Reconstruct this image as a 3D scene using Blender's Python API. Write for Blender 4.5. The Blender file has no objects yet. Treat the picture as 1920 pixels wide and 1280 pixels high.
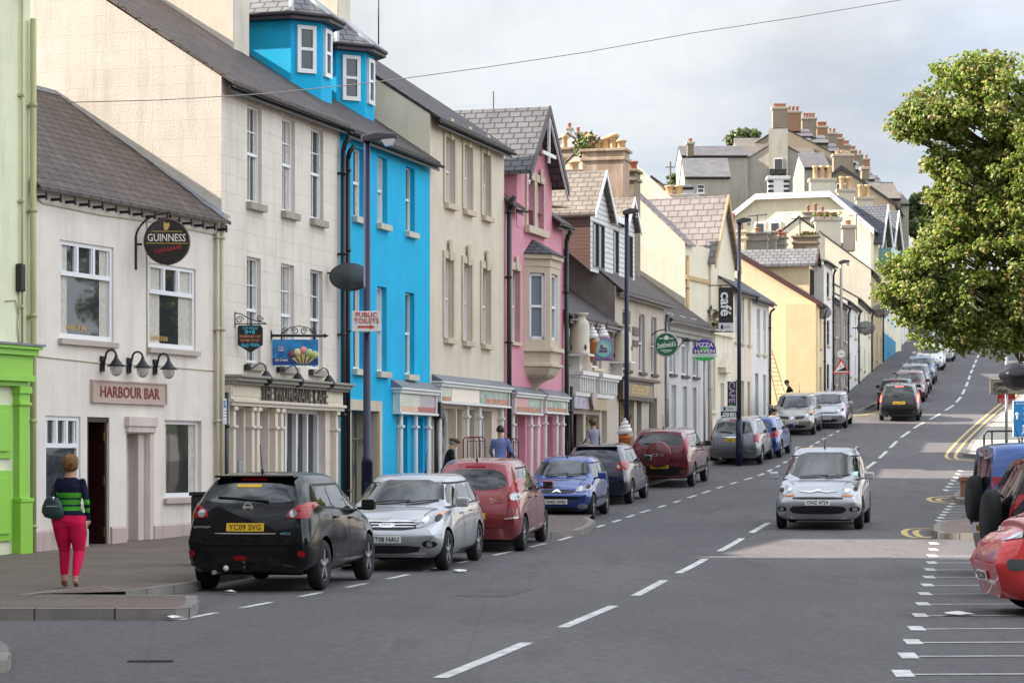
import bpy, bmesh, math, random
from mathutils import Vector, Matrix, noise
from mathutils.bvhtree import BVHTree
random.seed(7)
SC = bpy.context.scene
COL = SC.collection
R = math.radians
# ---------------------------------------------------------------- camera
F, CX, HY, CH = 4500.0, 960.0, 860.0, 1.8
cam = bpy.data.objects.new('camera', bpy.data.cameras.new('camera'))
COL.objects.link(cam)
cam.location = (0, 0, CH); cam.rotation_euler = (R(90), 0, 0)
cam.data.lens = F / 1920 * 36; cam.data.sensor_width = 36
cam.data.shift_y = (HY - 640) / 1920
cam.data.clip_end = 3000
cam.data.dof.use_dof = True; cam.data.dof.focus_distance = 48; cam.data.dof.aperture_fstop = 5.0
SC.camera = cam
# ---------------------------------------------------------------- sky and sun
SUN_EL = R(31); SUN_DIR = Vector((-.999, .03, 0)).normalized()     # towards the sun, on the ground plane
w = bpy.data.worlds.new('World'); SC.world = w; w.use_nodes = True
nt = w.node_tree; N = nt.nodes; Lk = nt.links
bg = N['Background']; bg.inputs['Strength'].default_value = .05
sky = N.new('ShaderNodeTexSky'); sky.sky_type = 'NISHITA'; sky.sun_disc = False
sky.sun_elevation = SUN_EL; sky.sun_rotation = math.atan2(SUN_DIR.x, SUN_DIR.y)
sky.altitude = 0; sky.air_density = 1.2; sky.dust_density = 1.5
tc = N.new('ShaderNodeTexCoord'); mp = N.new('ShaderNodeMapping'); mp.inputs['Scale'].default_value = (1.5, 1.5, 4.5)
mp.inputs['Location'].default_value = (.35, .2, .1)
nz = N.new('ShaderNodeTexNoise'); nz.inputs['Scale'].default_value = 2.6; nz.inputs['Detail'].default_value = 8; nz.inputs['Roughness'].default_value = .58
rp = N.new('ShaderNodeValToRGB'); rp.color_ramp.elements[0].position = .38; rp.color_ramp.elements[1].position = .6
rp.color_ramp.elements[0].color = (4.55, 5.1, 6.0, 1); rp.color_ramp.elements[1].color = (6.5, 6.6, 6.85, 1)
mx = N.new('ShaderNodeMixRGB'); mx.inputs[0].default_value = .86
Lk.new(tc.outputs['Generated'], mp.inputs[0]); Lk.new(mp.outputs[0], nz.inputs['Vector']); Lk.new(nz.outputs['Fac'], rp.inputs[0])
Lk.new(sky.outputs[0], mx.inputs[1]); Lk.new(rp.outputs[0], mx.inputs[2]); 
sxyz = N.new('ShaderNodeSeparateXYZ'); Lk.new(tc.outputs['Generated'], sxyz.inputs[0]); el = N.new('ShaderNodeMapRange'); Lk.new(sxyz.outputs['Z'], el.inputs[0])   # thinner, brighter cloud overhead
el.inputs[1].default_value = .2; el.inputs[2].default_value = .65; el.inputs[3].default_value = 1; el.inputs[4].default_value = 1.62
mu = N.new('ShaderNodeMixRGB'); mu.blend_type = 'MULTIPLY'; mu.inputs[0].default_value = 1; Lk.new(mx.outputs[0], mu.inputs[1]); ex = N.new('ShaderNodeMapRange'); Lk.new(sxyz.outputs['X'], ex.inputs[0]); ex.inputs[1].default_value = .15; ex.inputs[2].default_value = .9; ex.inputs[3].default_value = 1; ex.inputs[4].default_value = 2.1   # sky brightened to the right, out of view, added to light the facades
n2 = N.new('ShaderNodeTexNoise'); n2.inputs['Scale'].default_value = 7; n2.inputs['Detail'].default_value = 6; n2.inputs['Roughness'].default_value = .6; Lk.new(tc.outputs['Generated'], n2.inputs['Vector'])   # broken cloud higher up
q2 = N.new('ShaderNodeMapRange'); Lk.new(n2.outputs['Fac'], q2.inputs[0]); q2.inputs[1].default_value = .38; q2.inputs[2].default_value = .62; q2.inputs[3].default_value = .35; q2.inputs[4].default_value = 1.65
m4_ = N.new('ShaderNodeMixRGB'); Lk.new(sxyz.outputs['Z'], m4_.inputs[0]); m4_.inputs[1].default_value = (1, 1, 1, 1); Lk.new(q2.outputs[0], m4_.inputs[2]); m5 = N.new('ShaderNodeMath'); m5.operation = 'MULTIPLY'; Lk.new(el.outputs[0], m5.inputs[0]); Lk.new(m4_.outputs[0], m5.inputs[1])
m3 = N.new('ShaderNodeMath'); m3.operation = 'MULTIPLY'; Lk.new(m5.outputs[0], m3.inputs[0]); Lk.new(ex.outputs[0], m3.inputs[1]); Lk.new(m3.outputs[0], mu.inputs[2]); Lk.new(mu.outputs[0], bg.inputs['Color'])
sl = bpy.data.lights.new('sun', 'SUN'); sl.energy = 5; sl.angle = R(.6); sl.color = (1, .89, .77)
sun = bpy.data.objects.new('sun', sl); COL.objects.link(sun)
sv = Vector((SUN_DIR.x * math.cos(SUN_EL), SUN_DIR.y * math.cos(SUN_EL), math.sin(SUN_EL)))
sun.rotation_euler = sv.to_track_quat('Z', 'Y').to_euler()
SC.view_settings.view_transform = 'Standard'; SC.view_settings.look = 'None'
SC.view_settings.exposure = 1.5; SC.view_settings.gamma = 1
# ---------------------------------------------------------------- ground profile
ZT = [(-60, 0), (36, 0), (42, .08), (48, .28), (58, .5), (68, .92), (78, 1.42), (90, 2.2), (106, 3.42), (118, 4.5), (148, 7.4), (177, 10.1), (200, 12.2), (260, 17), (600, 30)]
def _gz(y):
    for (a, za), (b, zb) in zip(ZT, ZT[1:]):
        if y <= b: return za + (zb - za) * (y - a) / (b - a)
    return ZT[-1][1]
def gz(y): return sum(_gz(y + d) for d in (-4, -2, 0, 2, 4)) / 5
def W(px, py, Y): return Vector(((px - CX) / F * Y, Y, CH + (HY - py) / F * Y))
def G(px, py):                      # the ground point seen at a place of the photograph
    a, b = 8.0, 400.0
    f = lambda Y: CH + (HY - py) / F * Y - gz(Y)
    for _ in range(60):
        m = (a + b) / 2
        if f(m) > 0: a = m
        else: b = m
    if f(399) > 0: pass
    return Vector(((px - CX) / F * a, a, gz(a)))
def X_(px, Y): return (px - CX) / F * Y
# ---------------------------------------------------------------- mesh helpers
class MB:
    def __init__(s): s.v = []; s.f = []; s.m = []; s.sm = []
    def add(s, vs, fs, m=0, sm=False):
        o = len(s.v); s.v += [tuple(p) for p in vs]
        for f in fs: s.f.append([o + i for i in f]); s.m.append(m); s.sm.append(sm)
        return s
    def quad(s, a, b, c, d, m=0): return s.add([a, b, c, d], [(0, 1, 2, 3)], m)
    def poly(s, pts, m=0): return s.add(pts, [tuple(range(len(pts)))], m)
    def box(s, x0, x1, y0, y1, z0, z1, m=0, skip=''):
        if x0 > x1: x0, x1 = x1, x0
        if y0 > y1: y0, y1 = y1, y0
        if z0 > z1: z0, z1 = z1, z0
        vs = [(x0, y0, z0), (x1, y0, z0), (x1, y1, z0), (x0, y1, z0), (x0, y0, z1), (x1, y0, z1), (x1, y1, z1), (x0, y1, z1)]
        return s.add(vs, [(3, 2, 1, 0), (4, 5, 6, 7), (0, 1, 5, 4), (1, 2, 6, 5), (2, 3, 7, 6), (3, 0, 4, 7)], m)
    def tube(s, pts, r, n=8, m=0, r2=None, cap=True):
        pts = [Vector(p) for p in pts]; k = len(pts); vs = []; fs = []
        pr = None
        for i, p in enumerate(pts):
            t = (pts[min(i + 1, k - 1)] - pts[max(i - 1, 0)]).normalized()
            if pr is None:
                a = Vector((0, 0, 1)) if abs(t.z) < .9 else Vector((1, 0, 0)); u = t.cross(a).normalized()
            else: u = (pr - t * pr.dot(t)).normalized()
            pr = u; q = t.cross(u)
            rr = r if r2 is None else r + (r2 - r) * i / max(1, k - 1)
            if isinstance(r, (list, tuple)): rr = r[i]
            for j in range(n):
                a = 2 * math.pi * j / n; vs.append(p + (u * math.cos(a) + q * math.sin(a)) * rr)
        for i in range(k - 1):
            for j in range(n):
                fs.append((i * n + j, i * n + (j + 1) % n, (i + 1) * n + (j + 1) % n, (i + 1) * n + j))
        s.add(vs, fs, m, True)
        if cap: s.add(vs[:n], [tuple(range(n))[::-1]], m); s.add(vs[-n:], [tuple(range(n))], m)
        return s
    def lathe(s, prof, c=(0, 0, 0), axis='z', n=20, m=0, a0=0, a1=2 * math.pi, sm=True):
        vs = []; k = len(prof); full = abs(a1 - a0 - 2 * math.pi) < 1e-6; nn = n if full else n + 1
        for i in range(nn):
            a = a0 + (a1 - a0) * i / n; ca, sa = math.cos(a), math.sin(a)
            for r, h in prof:
                p = {'z': (r * ca, r * sa, h), 'y': (r * ca, h, r * sa), 'x': (h, r * ca, r * sa)}[axis]
                vs.append((p[0] + c[0], p[1] + c[1], p[2] + c[2]))
        fs = []
        for i in range(n):
            j = (i + 1) % nn
            for q in range(k - 1): fs.append((i * k + q, j * k + q, j * k + q + 1, i * k + q + 1))
        return s.add(vs, fs, m, sm)
    def prism(s, out, y0, y1, m=0, plane='xz', mside=None):
        n = len(out)
        def P(a, b, h): return {'xz': (a, h, b), 'xy': (a, b, h), 'yz': (h, a, b)}[plane]
        vs = [P(a, b, y0) for a, b in out] + [P(a, b, y1) for a, b in out]
        s.add(vs, [tuple(range(n)), tuple(range(2 * n - 1, n - 1, -1))], m)
        s.add(vs, [(i, i + n, (i + 1) % n + n, (i + 1) % n) for i in range(n)], m if mside is None else mside)
        return s
    def ball(s, c, r, m=0, n=12, sc=(1, 1, 1)):
        k = n // 2
        prof = [(math.sin(math.pi * i / k), -math.cos(math.pi * i / k)) for i in range(k + 1)]
        vs = []; fs = []
        for i in range(n):
            a = 2 * math.pi * i / n
            for q, h in prof: vs.append((c[0] + r * sc[0] * q * math.cos(a), c[1] + r * sc[1] * q * math.sin(a), c[2] + r * sc[2] * h))
        for i in range(n):
            j = (i + 1) % n
            for q in range(k): fs.append((i * (k + 1) + q, j * (k + 1) + q, j * (k + 1) + q + 1, i * (k + 1) + q + 1))
        return s.add(vs, fs, m, True)
    def build(s, name, mats, parent=None, uv=True, recalc=True, bevel=0):
        me = bpy.data.meshes.new(name); me.from_pydata(s.v, [], s.f)
        if not isinstance(mats, (list, tuple)): mats = [mats]
        for m in mats: me.materials.append(m)
        for p, mi, sm in zip(me.polygons, s.m, s.sm): p.material_index = mi; p.use_smooth = sm
        me.validate()
        if recalc or bevel:
            b = bmesh.new(); b.from_mesh(me); bmesh.ops.remove_doubles(b, verts=b.verts, dist=1e-5)
            if recalc: bmesh.ops.recalc_face_normals(b, faces=b.faces)
            if bevel:
                es = [e for e in b.edges if len(e.link_faces) == 2 and e.calc_face_angle(0) > .6]
                bmesh.ops.bevel(b, geom=es, offset=bevel, segments=2, affect='EDGES', profile=.6)
            b.to_mesh(me); b.free()
        if uv: auto_uv(me)
        o = bpy.data.objects.new(name, me); COL.objects.link(o)
        if parent: o.parent = parent
        return o
def auto_uv(me):
    uv = me.uv_layers.new(name='uv'); vs = me.vertices
    d = uv.data
    for p in me.polygons:
        n = p.normal
        if abs(n.z) > .97: t = Vector((1, 0, 0)); b = Vector((0, 1, 0))
        else:
            t = Vector((-n.y, n.x, 0)).normalized(); b = n.cross(t)
        for li in p.loop_indices:
            q = vs[me.loops[li].vertex_index].co; d[li].uv = (q.dot(t), q.dot(b))
def empty(name, loc=(0, 0, 0), rz=0, parent=None):
    o = bpy.data.objects.new(name, None); COL.objects.link(o); o.location = loc; o.rotation_euler.z = rz
    o.empty_display_size = .2
    if parent: o.parent = parent
    return o
def tag(o, label=None, cat=None, group=None, kind=None):
    if label: o['label'] = label
    if cat: o['category'] = cat
    if group: o['group'] = group
    if kind: o['kind'] = kind
    return o
def copy_tree(o, parent=None):
    c = o.copy(); COL.objects.link(c); c.parent = parent
    if parent: c.matrix_parent_inverse = o.matrix_parent_inverse
    for ch in list(o.children): copy_tree(ch, c)
    return c
def text_mb(body, w, h, depth=.01, bold=0, shear=0, spacing=1, align='FIT'):
    """letters fitted into a w x h box centred on the origin, in the x-z plane, facing -y"""
    cu = bpy.data.curves.new('t', 'FONT'); cu.body = body; cu.size = 1; cu.extrude = 0; cu.offset = bold; cu.shear = shear
    cu.space_character = spacing; cu.resolution_u = 2; cu.align_x = 'CENTER'; cu.space_line = .95
    ob = bpy.data.objects.new('t', cu); COL.objects.link(ob)
    dg = bpy.context.evaluated_depsgraph_get(); dg.update()
    me = bpy.data.meshes.new_from_object(ob.evaluated_get(dg))
    vs = [v.co.copy() for v in me.vertices]; fs = [tuple(p.vertices) for p in me.polygons]
    bpy.data.objects.remove(ob); bpy.data.curves.remove(cu); bpy.data.meshes.remove(me)
    if not vs: return MB()
    x0 = min(v.x for v in vs); x1 = max(v.x for v in vs); y0 = min(v.y for v in vs); y1 = max(v.y for v in vs)
    sx = w / (x1 - x0); sy = h / (y1 - y0)
    mb = MB()
    P = [((v.x - (x0 + x1) / 2) * sx, 0, (v.y - (y0 + y1) / 2) * sy) for v in vs]
    mb.add([(a, -depth, c) for a, b, c in P], fs)
    # sides so that letters stand proud
    ec = {}
    for f in fs:
        for i in range(len(f)):
            a, b = f[i], f[(i + 1) % len(f)]; k = (min(a, b), max(a, b)); ec[k] = None if k in ec else (a, b)
    for k, e in ec.items():
        if e:
            a, b = P[e[0]], P[e[1]]; mb.add([(a[0], -depth, a[2]), (b[0], -depth, b[2]), (b[0], 0, b[2]), (a[0], 0, a[2])], [(0, 1, 2, 3)])
    return mb
def lettering(body, w, h, loc, mat, parent, rz=0, name='lettering', rx=0, depth=.008, ry=0, **k):
    o = text_mb(body, w, h, depth, **k).build(name, mat, parent, recalc=False)
    o.matrix_local = Matrix.Translation(loc) @ Matrix.Rotation(rz, 4, 'Z') @ Matrix.Rotation(rx, 4, 'X') @ Matrix.Rotation(ry, 4, 'Y')
    return o
def marks(n, w, h, loc, mat, parent, seed=1, name='worn_lettering'):
    """strokes of writing too small or worn to be read in the photograph"""
    rg = random.Random(seed); mb = MB(); cw = w / n
    for i in range(n):
        x = -w / 2 + i * cw; t = cw * .2
        mb.box(x, x + t, -.004, 0, -h / 2, h / 2)
        for z in rg.sample((-h * .42, 0, h * .42), 2): mb.box(x + t, x + cw * .75, -.004, 0, z - h * .07, z + h * .07)
        if rg.random() < .6: mb.box(x + cw * .6, x + cw * .6 + t * .8, -.0045, 0, -h / 2 * rg.random(), h / 2)
    o = mb.build(name, mat, parent); o.location = loc; return o
# ---------------------------------------------------------------- materials
MATS = {}
def newmat(name):
    m = bpy.data.materials.new(name); m.use_nodes = True; nt = m.node_tree
    return m, nt, nt.nodes['Principled BSDF']
def c3(c): return (c[0], c[1], c[2], 1)
def mat(name, col, rough=.6, metal=0, var=.0, vs=1.5, bump=0, bs=30, brick=None, coat=0, spec=.5, stain=0, grime=None, alpha=None, tr=0, emit=None, flake=False):
    """var: large soft colour variation; bump: fine grain; brick=(w,h,mortar,colour2,mortar colour,depth) in metres on the UV"""
    if name in MATS: return MATS[name]
    m, nt, B = newmat(name); N = nt.nodes; L = nt.links
    B.inputs['Base Color'].default_value = c3(col); B.inputs['Roughness'].default_value = rough; B.inputs['Metallic'].default_value = metal
    B.inputs['Coat Weight'].default_value = coat; B.inputs['Specular IOR Level'].default_value = spec; B.inputs['Coat Roughness'].default_value = .04
    if tr: B.inputs['Transmission Weight'].default_value = tr
    if emit: B.inputs['Emission Color'].default_value = c3(emit[0]); B.inputs['Emission Strength'].default_value = emit[1]
    src = None; tcn = N.new('ShaderNodeTexCoord')
    def mixc(fac, a, b, mode='MIX'):
        x = N.new('ShaderNodeMixRGB'); x.blend_type = mode
        for i, q in ((0, fac), (1, a), (2, b)):
            if hasattr(q, 'links'): L.new(q, x.inputs[i])
            elif isinstance(q, (int, float)): x.inputs[i].default_value = q
            else: x.inputs[i].default_value = c3(q)
        return x.outputs[0]
    def noi(scale, det=4, vec='Object', ro=.55, stretch=None):
        t = N.new('ShaderNodeTexNoise'); t.inputs['Scale'].default_value = scale; t.inputs['Detail'].default_value = det; t.inputs['Roughness'].default_value = ro
        if stretch:
            q = N.new('ShaderNodeMapping'); q.inputs['Scale'].default_value = stretch; L.new(tcn.outputs[vec], q.inputs[0]); L.new(q.outputs[0], t.inputs['Vector'])
        else: L.new(tcn.outputs[vec], t.inputs['Vector'])
        return t.outputs['Fac']
    def ramp(f, a, b, lo=0., hi=1.):
        r = N.new('ShaderNodeMapRange'); L.new(f, r.inputs[0]); r.inputs[1].default_value = a; r.inputs[2].default_value = b; r.inputs[3].default_value = lo; r.inputs[4].default_value = hi; return r.outputs[0]
    cur = tuple(col); hgt = None
    if brick:
        bw, bh, mo, c2, mc, dep = brick
        t = N.new('ShaderNodeTexBrick'); L.new(tcn.outputs['UV'], t.inputs['Vector']); t.inputs['Scale'].default_value = 1
        t.inputs['Brick Width'].default_value = bw; t.inputs['Row Height'].default_value = bh; t.inputs['Mortar Size'].default_value = mo
        t.inputs['Mortar Smooth'].default_value = .3; t.inputs['Bias'].default_value = 0
        t.inputs['Color1'].default_value = c3(col); t.inputs['Color2'].default_value = c3(c2); t.inputs['Mortar'].default_value = c3(mc)
        cur = t.outputs['Color']; hgt = (t.outputs['Fac'], -dep)
    if var:
        a = ramp(noi(vs), .3, .7, 1 - var, 1 + var * .6)
        cur = mixc(1, cur, mixc(0, (1, 1, 1), (1, 1, 1)) if False else a, 'MULTIPLY')
    if stain:
        f = ramp(noi(2.0, 7, 'Object', .7, (1.3, 1.3, .16)), .48, .72, 0, stain)
        cur = mixc(f, cur, grime or (.16, .14, .1))
    if hasattr(cur, 'links'): L.new(cur, B.inputs['Base Color'])
    if bump or hgt:
        bn = N.new('ShaderNodeBump'); bn.inputs['Strength'].default_value = 1; bn.inputs['Distance'].default_value = 1
        if hgt and bump:
            a = N.new('ShaderNodeMath'); a.operation = 'MULTIPLY'; L.new(hgt[0], a.inputs[0]); a.inputs[1].default_value = hgt[1]
            b = N.new('ShaderNodeMath'); b.operation = 'MULTIPLY_ADD'; L.new(noi(bs, 3), b.inputs[0]); b.inputs[1].default_value = bump; L.new(a.outputs[0], b.inputs[2]); L.new(b.outputs[0], bn.inputs['Height'])
        elif hgt:
            a = N.new('ShaderNodeMath'); a.operation = 'MULTIPLY'; L.new(hgt[0], a.inputs[0]); a.inputs[1].default_value = hgt[1]; L.new(a.outputs[0], bn.inputs['Height'])
        else:
            b = N.new('ShaderNodeMath'); b.operation = 'MULTIPLY'; L.new(noi(bs, 3), b.inputs[0]); b.inputs[1].default_value = bump; L.new(b.outputs[0], bn.inputs['Height'])
        L.new(bn.outputs[0], B.inputs['Normal'])
    MATS[name] = m
    return m
def wall(name, col, **k):
    k.setdefault('var', .07); k.setdefault('bump', .004); k.setdefault('bs', 22); k.setdefault('stain', .28)
    return mat(name, col, .85, spec=.25, **k)
def ashlar(name, col, w=.75, h=.36, d=.003, dk=.92):
    return wall(name, col, brick=(w, h, .008, tuple(c * .985 for c in col), tuple(c * dk for c in col), d))
def slate(name, col, w=.3, h=.22, v=.64, dep=.025, dk=.25, mo=.022):
    return mat(name, col, .6, var=.22, vs=1.1, brick=(w, h, mo, tuple(c * v for c in col), tuple(c * dk for c in col), dep), bump=.004, bs=14, stain=.15, grime=(.2, .19, .13), spec=.4)
UP = mat('upvc_white', (.8, .8, .8), .35)
PAINTW = mat('paint_white', (.74, .74, .72), .5, var=.05)
BLACK = mat('black_paint', (.014, .014, .016), .4)
BLKP = mat('black_plastic', (.02, .02, .022), .55, bump=.0006, bs=200)
IRON = mat('wrought_iron', (.016, .016, .018), .5)
STEEL = mat('galvanised_steel', (.36, .37, .38), .5, metal=.6)
LEAD = mat('lead_sheet', (.2, .21, .23), .55, var=.25, vs=4)
CREAMP = mat('cream_paint', (.62, .56, .42), .55, var=.06)
NAVY = mat('navy_paint', (.004, .007, .034), .4)
def glass_mat(name, col=(.02, .022, .025), rough=.03, spec=.9):
    m, nt, B = newmat(name); B.inputs['Base Color'].default_value = c3(col); B.inputs['Roughness'].default_value = rough; B.inputs['Specular IOR Level'].default_value = spec; B.inputs['IOR'].default_value = 1.52
    t = nt.nodes.new('ShaderNodeTexNoise'); t.inputs['Scale'].default_value = .9; tc = nt.nodes.new('ShaderNodeTexCoord'); b = nt.nodes.new('ShaderNodeBump'); b.inputs['Distance'].default_value = .012; b.inputs['Strength'].default_value = .35
    nt.links.new(tc.outputs['Object'], t.inputs['Vector']); nt.links.new(t.outputs['Fac'], b.inputs['Height']); nt.links.new(b.outputs[0], B.inputs['Normal'])
    return m
PANE = glass_mat('window_glass', (.035, .038, .04)); CARGLASS = glass_mat('car_glass', (.01, .013, .013), .02, .95)
CURT = glass_mat('window_glass_net_curtain', (.3, .3, .28), .1)
def tri_glass(): pass
# ================================================================ ground, road, pavements
def road_mat():
    m, nt, B = newmat('asphalt'); N = nt.nodes; L = nt.links
    tc = N.new('ShaderNodeTexCoord')
    def noi(s, d=4, st=(1, 1, 1)):
        q = N.new('ShaderNodeMapping'); q.inputs['Scale'].default_value = st; L.new(tc.outputs['Object'], q.inputs[0])
        t = N.new('ShaderNodeTexNoise'); t.inputs['Scale'].default_value = s; t.inputs['Detail'].default_value = d; L.new(q.outputs[0], t.inputs['Vector']); return t.outputs['Fac']
    def mr(f, a, b, lo, hi):
        r = N.new('ShaderNodeMapRange'); L.new(f, r.inputs[0])
        for i, v in enumerate((a, b, lo, hi)): r.inputs[i + 1].default_value = v
        return r.outputs[0]
    def mul(a, b):
        x = N.new('ShaderNodeMixRGB'); x.blend_type = 'MULTIPLY'; x.inputs[0].default_value = 1; L.new(a, x.inputs[1]); L.new(b, x.inputs[2]); return x.outputs[0]
    def mix(f, a, b):
        x = N.new('ShaderNodeMixRGB'); L.new(f, x.inputs[0]); x.inputs[1].default_value = c3(a) if isinstance(a, tuple) else (0, 0, 0, 1)
        if not isinstance(a, tuple): L.new(a, x.inputs[1])
        x.inputs[2].default_value = c3(b); return x.outputs[0]
    base = mix(mr(noi(.22, 3, (1, .35, 1)), .42, .58, 0, 1), (.1, .094, .096), (.12, .113, .114))
    base = mix(mr(noi(1.4, 6, (1, .25, 1)), .54, .7, 0, .8), base, (.088, .08, .084))        # worn wheel tracks and oil
    base = mul(base, mr(noi(60, 2), .25, .75, .6, 1.4))                                     # aggregate
    base = mul(base, mr(noi(17, 3), .3, .7, .84, 1.18))
    base = mul(base, mr(noi(7, 6), .3, .7, .82, 1.16))
    vor = N.new('ShaderNodeTexVoronoi'); vor.feature = 'DISTANCE_TO_EDGE'; vor.inputs['Scale'].default_value = .16; q = N.new('ShaderNodeMapping'); q.inputs['Scale'].default_value = (1, .5, 1)
    L.new(tc.outputs['Object'], q.inputs[0]); L.new(q.outputs[0], vor.inputs['Vector'])
    base = mix(mr(vor.outputs['Distance'], 0, .004, .22, 0), base, (.045, .042, .042))       # tar joints
    L.new(base, B.inputs['Base Color']); B.inputs['Roughness'].default_value = .82; B.inputs['Specular IOR Level'].default_value = .3
    b = N.new('ShaderNodeBump'); b.inputs['Distance'].default_value = .006; L.new(noi(45, 3), b.inputs['Height']); L.new(b.outputs[0], B.inputs['Normal'])
    return m
ASPH = road_mat()
PAVE = mat('paving_blocks', (.185, .142, .12), .85, var=.2, vs=.8, brick=(.42, .21, .012, (.155, .125, .11), (.11, .092, .082), .006), bump=.003, bs=40, stain=.3, grime=(.1, .09, .085), spec=.3)
KERB = mat('kerb_stone', (.26, .235, .21), .85, var=.2, vs=2, brick=(.9, 4, .012, (.23, .21, .19), (.06, .055, .05), .01), bump=.004, bs=25, stain=.4, grime=(.11, .1, .085), spec=.3)
BRICKP = mat('brick_paving', (.27, .2, .18), .85, var=.2, vs=1.2, brick=(.2, .1, .008, (.22, .16, .14), (.12, .1, .09), .004), bump=.003, bs=40, spec=.3)
WLINE = mat('road_paint_white', (.62, .61, .58), .7, var=.35, vs=5, bump=.003, bs=40, stain=.55, grime=(.2, .19, .19))
YLINE = mat('road_paint_yellow', (.6, .43, .16), .7, var=.3, vs=5, bump=.003, bs=40, stain=.45, grime=(.25, .22, .18))
GRASS = mat('far_grass', (.07, .1, .03), .9, var=.4, vs=.08, bump=.05, bs=3)
def sheet(name, m, x0, x1, ys, dz, xs=None, label=None, kind='structure'):
    mb = MB(); n = len(ys); cols = xs or [x0, x1]; k = len(cols)
    vs = [(x, y, gz(y) + dz) for y in ys for x in cols]
    mb.add(vs, [(i * k + j, i * k + j + 1, (i + 1) * k + j + 1, (i + 1) * k + j) for i in range(n - 1) for j in range(k - 1)], 0, True)
    o = mb.build(name, m, recalc=False); tag(o, label, kind=kind); return o
def yr(a, b, s):
    n = max(1, round((b - a) / s)); return [a + (b - a) * i / n for i in range(n + 1)]
sheet('ground', GRASS, 0, 0, yr(-60, 260, 5) + [400, 600, 1200, 2500], -.35, [-1500, -200, -60, 60, 200, 1500], 'grassy ground running off to the horizon')
sheet('road', ASPH, 0, 0, yr(-8, 260, 2), 0, [-60, -30, 0, 30, 60], 'grey asphalt high street climbing the hill')
# the hill behind the terraces
def hill():
    mb = MB(); nx, ny = 40, 30; vs = []
    for j in range(ny + 1):
        for i in range(nx + 1):
            x = -160 + 240 * i / nx; y = 190 + 260 * j / ny
            h = gz(y) - 2 + 9 * math.exp(-((x - 30) / 62) ** 2 - ((y - 290) / 95) ** 2) + 1.2 * noise.noise(Vector((x * .05, y * .05, 0)))
            e = min(1, i / 4, (nx - i) / 4, j / 3); vs.append((x, y, h * e + (gz(y) - 3) * (1 - e)))
    mb.add(vs, [(j * (nx + 1) + i, j * (nx + 1) + i + 1, (j + 1) * (nx + 1) + i + 1, (j + 1) * (nx + 1) + i) for j in range(ny) for i in range(nx)], 0, True)
    tag(mb.build('hill', GRASS, recalc=False), 'green hillside behind the terraces', kind='structure')
hill()
# ---- kerbs and pavements
def densify(pts, s):
    out = [Vector(pts[0])]
    for a, b in zip(pts, pts[1:]):
        a = Vector(a); b = Vector(b); n = max(1, math.ceil((b - a).length / s))
        out += [a.lerp(b, (i + 1) / n) for i in range(n)]
    return out
KH = .12
def kerb_line(pts, wdt=.15, s=1.5, hs=None, side=1):
    """kerb stones along a line of (X,Y); the pavement lies on the left of the walking direction when side=1"""
    P = densify([Vector((p[0], p[1])) for p in pts], s); mb = MB(); k = len(P); rows = []
    for i, p in enumerate(P):
        t = (P[min(i + 1, k - 1)] - P[max(0, i - 1)]).normalized(); n = Vector((-t.y, t.x)) * side
        z = gz(p.y); q = p + n * wdt
        rows.append([(p.x, p.y, z - .1), (p.x, p.y, z + KH - .015), (p.x + n.x * .015, p.y + n.y * .015, z + KH + .004), (q.x, q.y, gz(q.y) + KH + .004), (q.x, q.y, z - .1)])
    vs = [v for r in rows for v in r]
    mb.add(vs, [(i * 5 + j, i * 5 + j + 1, (i + 1) * 5 + j + 1, (i + 1) * 5 + j) for i in range(k - 1) for j in range(4)])
    mb.poly(rows[0]); mb.poly(rows[-1])
    o = mb.build('kerb', KERB); 
    # run the joints along the kerb
    uv = o.data.uv_layers[0].data; acc = [0]
    for a, b in zip(P, P[1:]): acc.append(acc[-1] + (b - a).length)
    import bisect
    for l in o.data.loops:
        v = o.data.vertices[l.vertex_index].co; d = min(range(k), key=lambda i: (P[i].x - v.x) ** 2 + (P[i].y - v.y) ** 2)
        uv[l.index].uv = (acc[d], 1)
    return tag(o, kind='structure')
def slab(name, outline, m, label, dz=KH):
    bm = bmesh.new(); vs = [bm.verts.new((x, y, 0)) for x, y in outline]; bm.faces.new(vs)
    bmesh.ops.triangulate(bm, faces=bm.faces)
    ylo = min(y for x, y in outline); yhi = max(y for x, y in outline)
    y = math.ceil(ylo / 2) * 2 + .01
    while y < yhi:
        bmesh.ops.bisect_plane(bm, geom=bm.verts[:] + bm.edges[:] + bm.faces[:], plane_co=(0, y, 0), plane_no=(0, 1, 0)); y += 2
    for v in bm.verts: v.co.z = gz(v.co.y) + dz
    for f in bm.faces:
        f.smooth = True
        if f.normal.z < 0: f.normal_flip()
    bm.normal_update()
    for f in bm.faces:
        if f.normal.z < 0: f.normal_flip()
    me = bpy.data.meshes.new(name); bm.to_mesh(me); bm.free(); me.materials.append(m); auto_uv(me)
    o = bpy.data.objects.new(name, me); COL.objects.link(o); return tag(o, label, kind='structure')
def g2(px, py): p = G(px, py); return (p.x, p.y)
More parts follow.
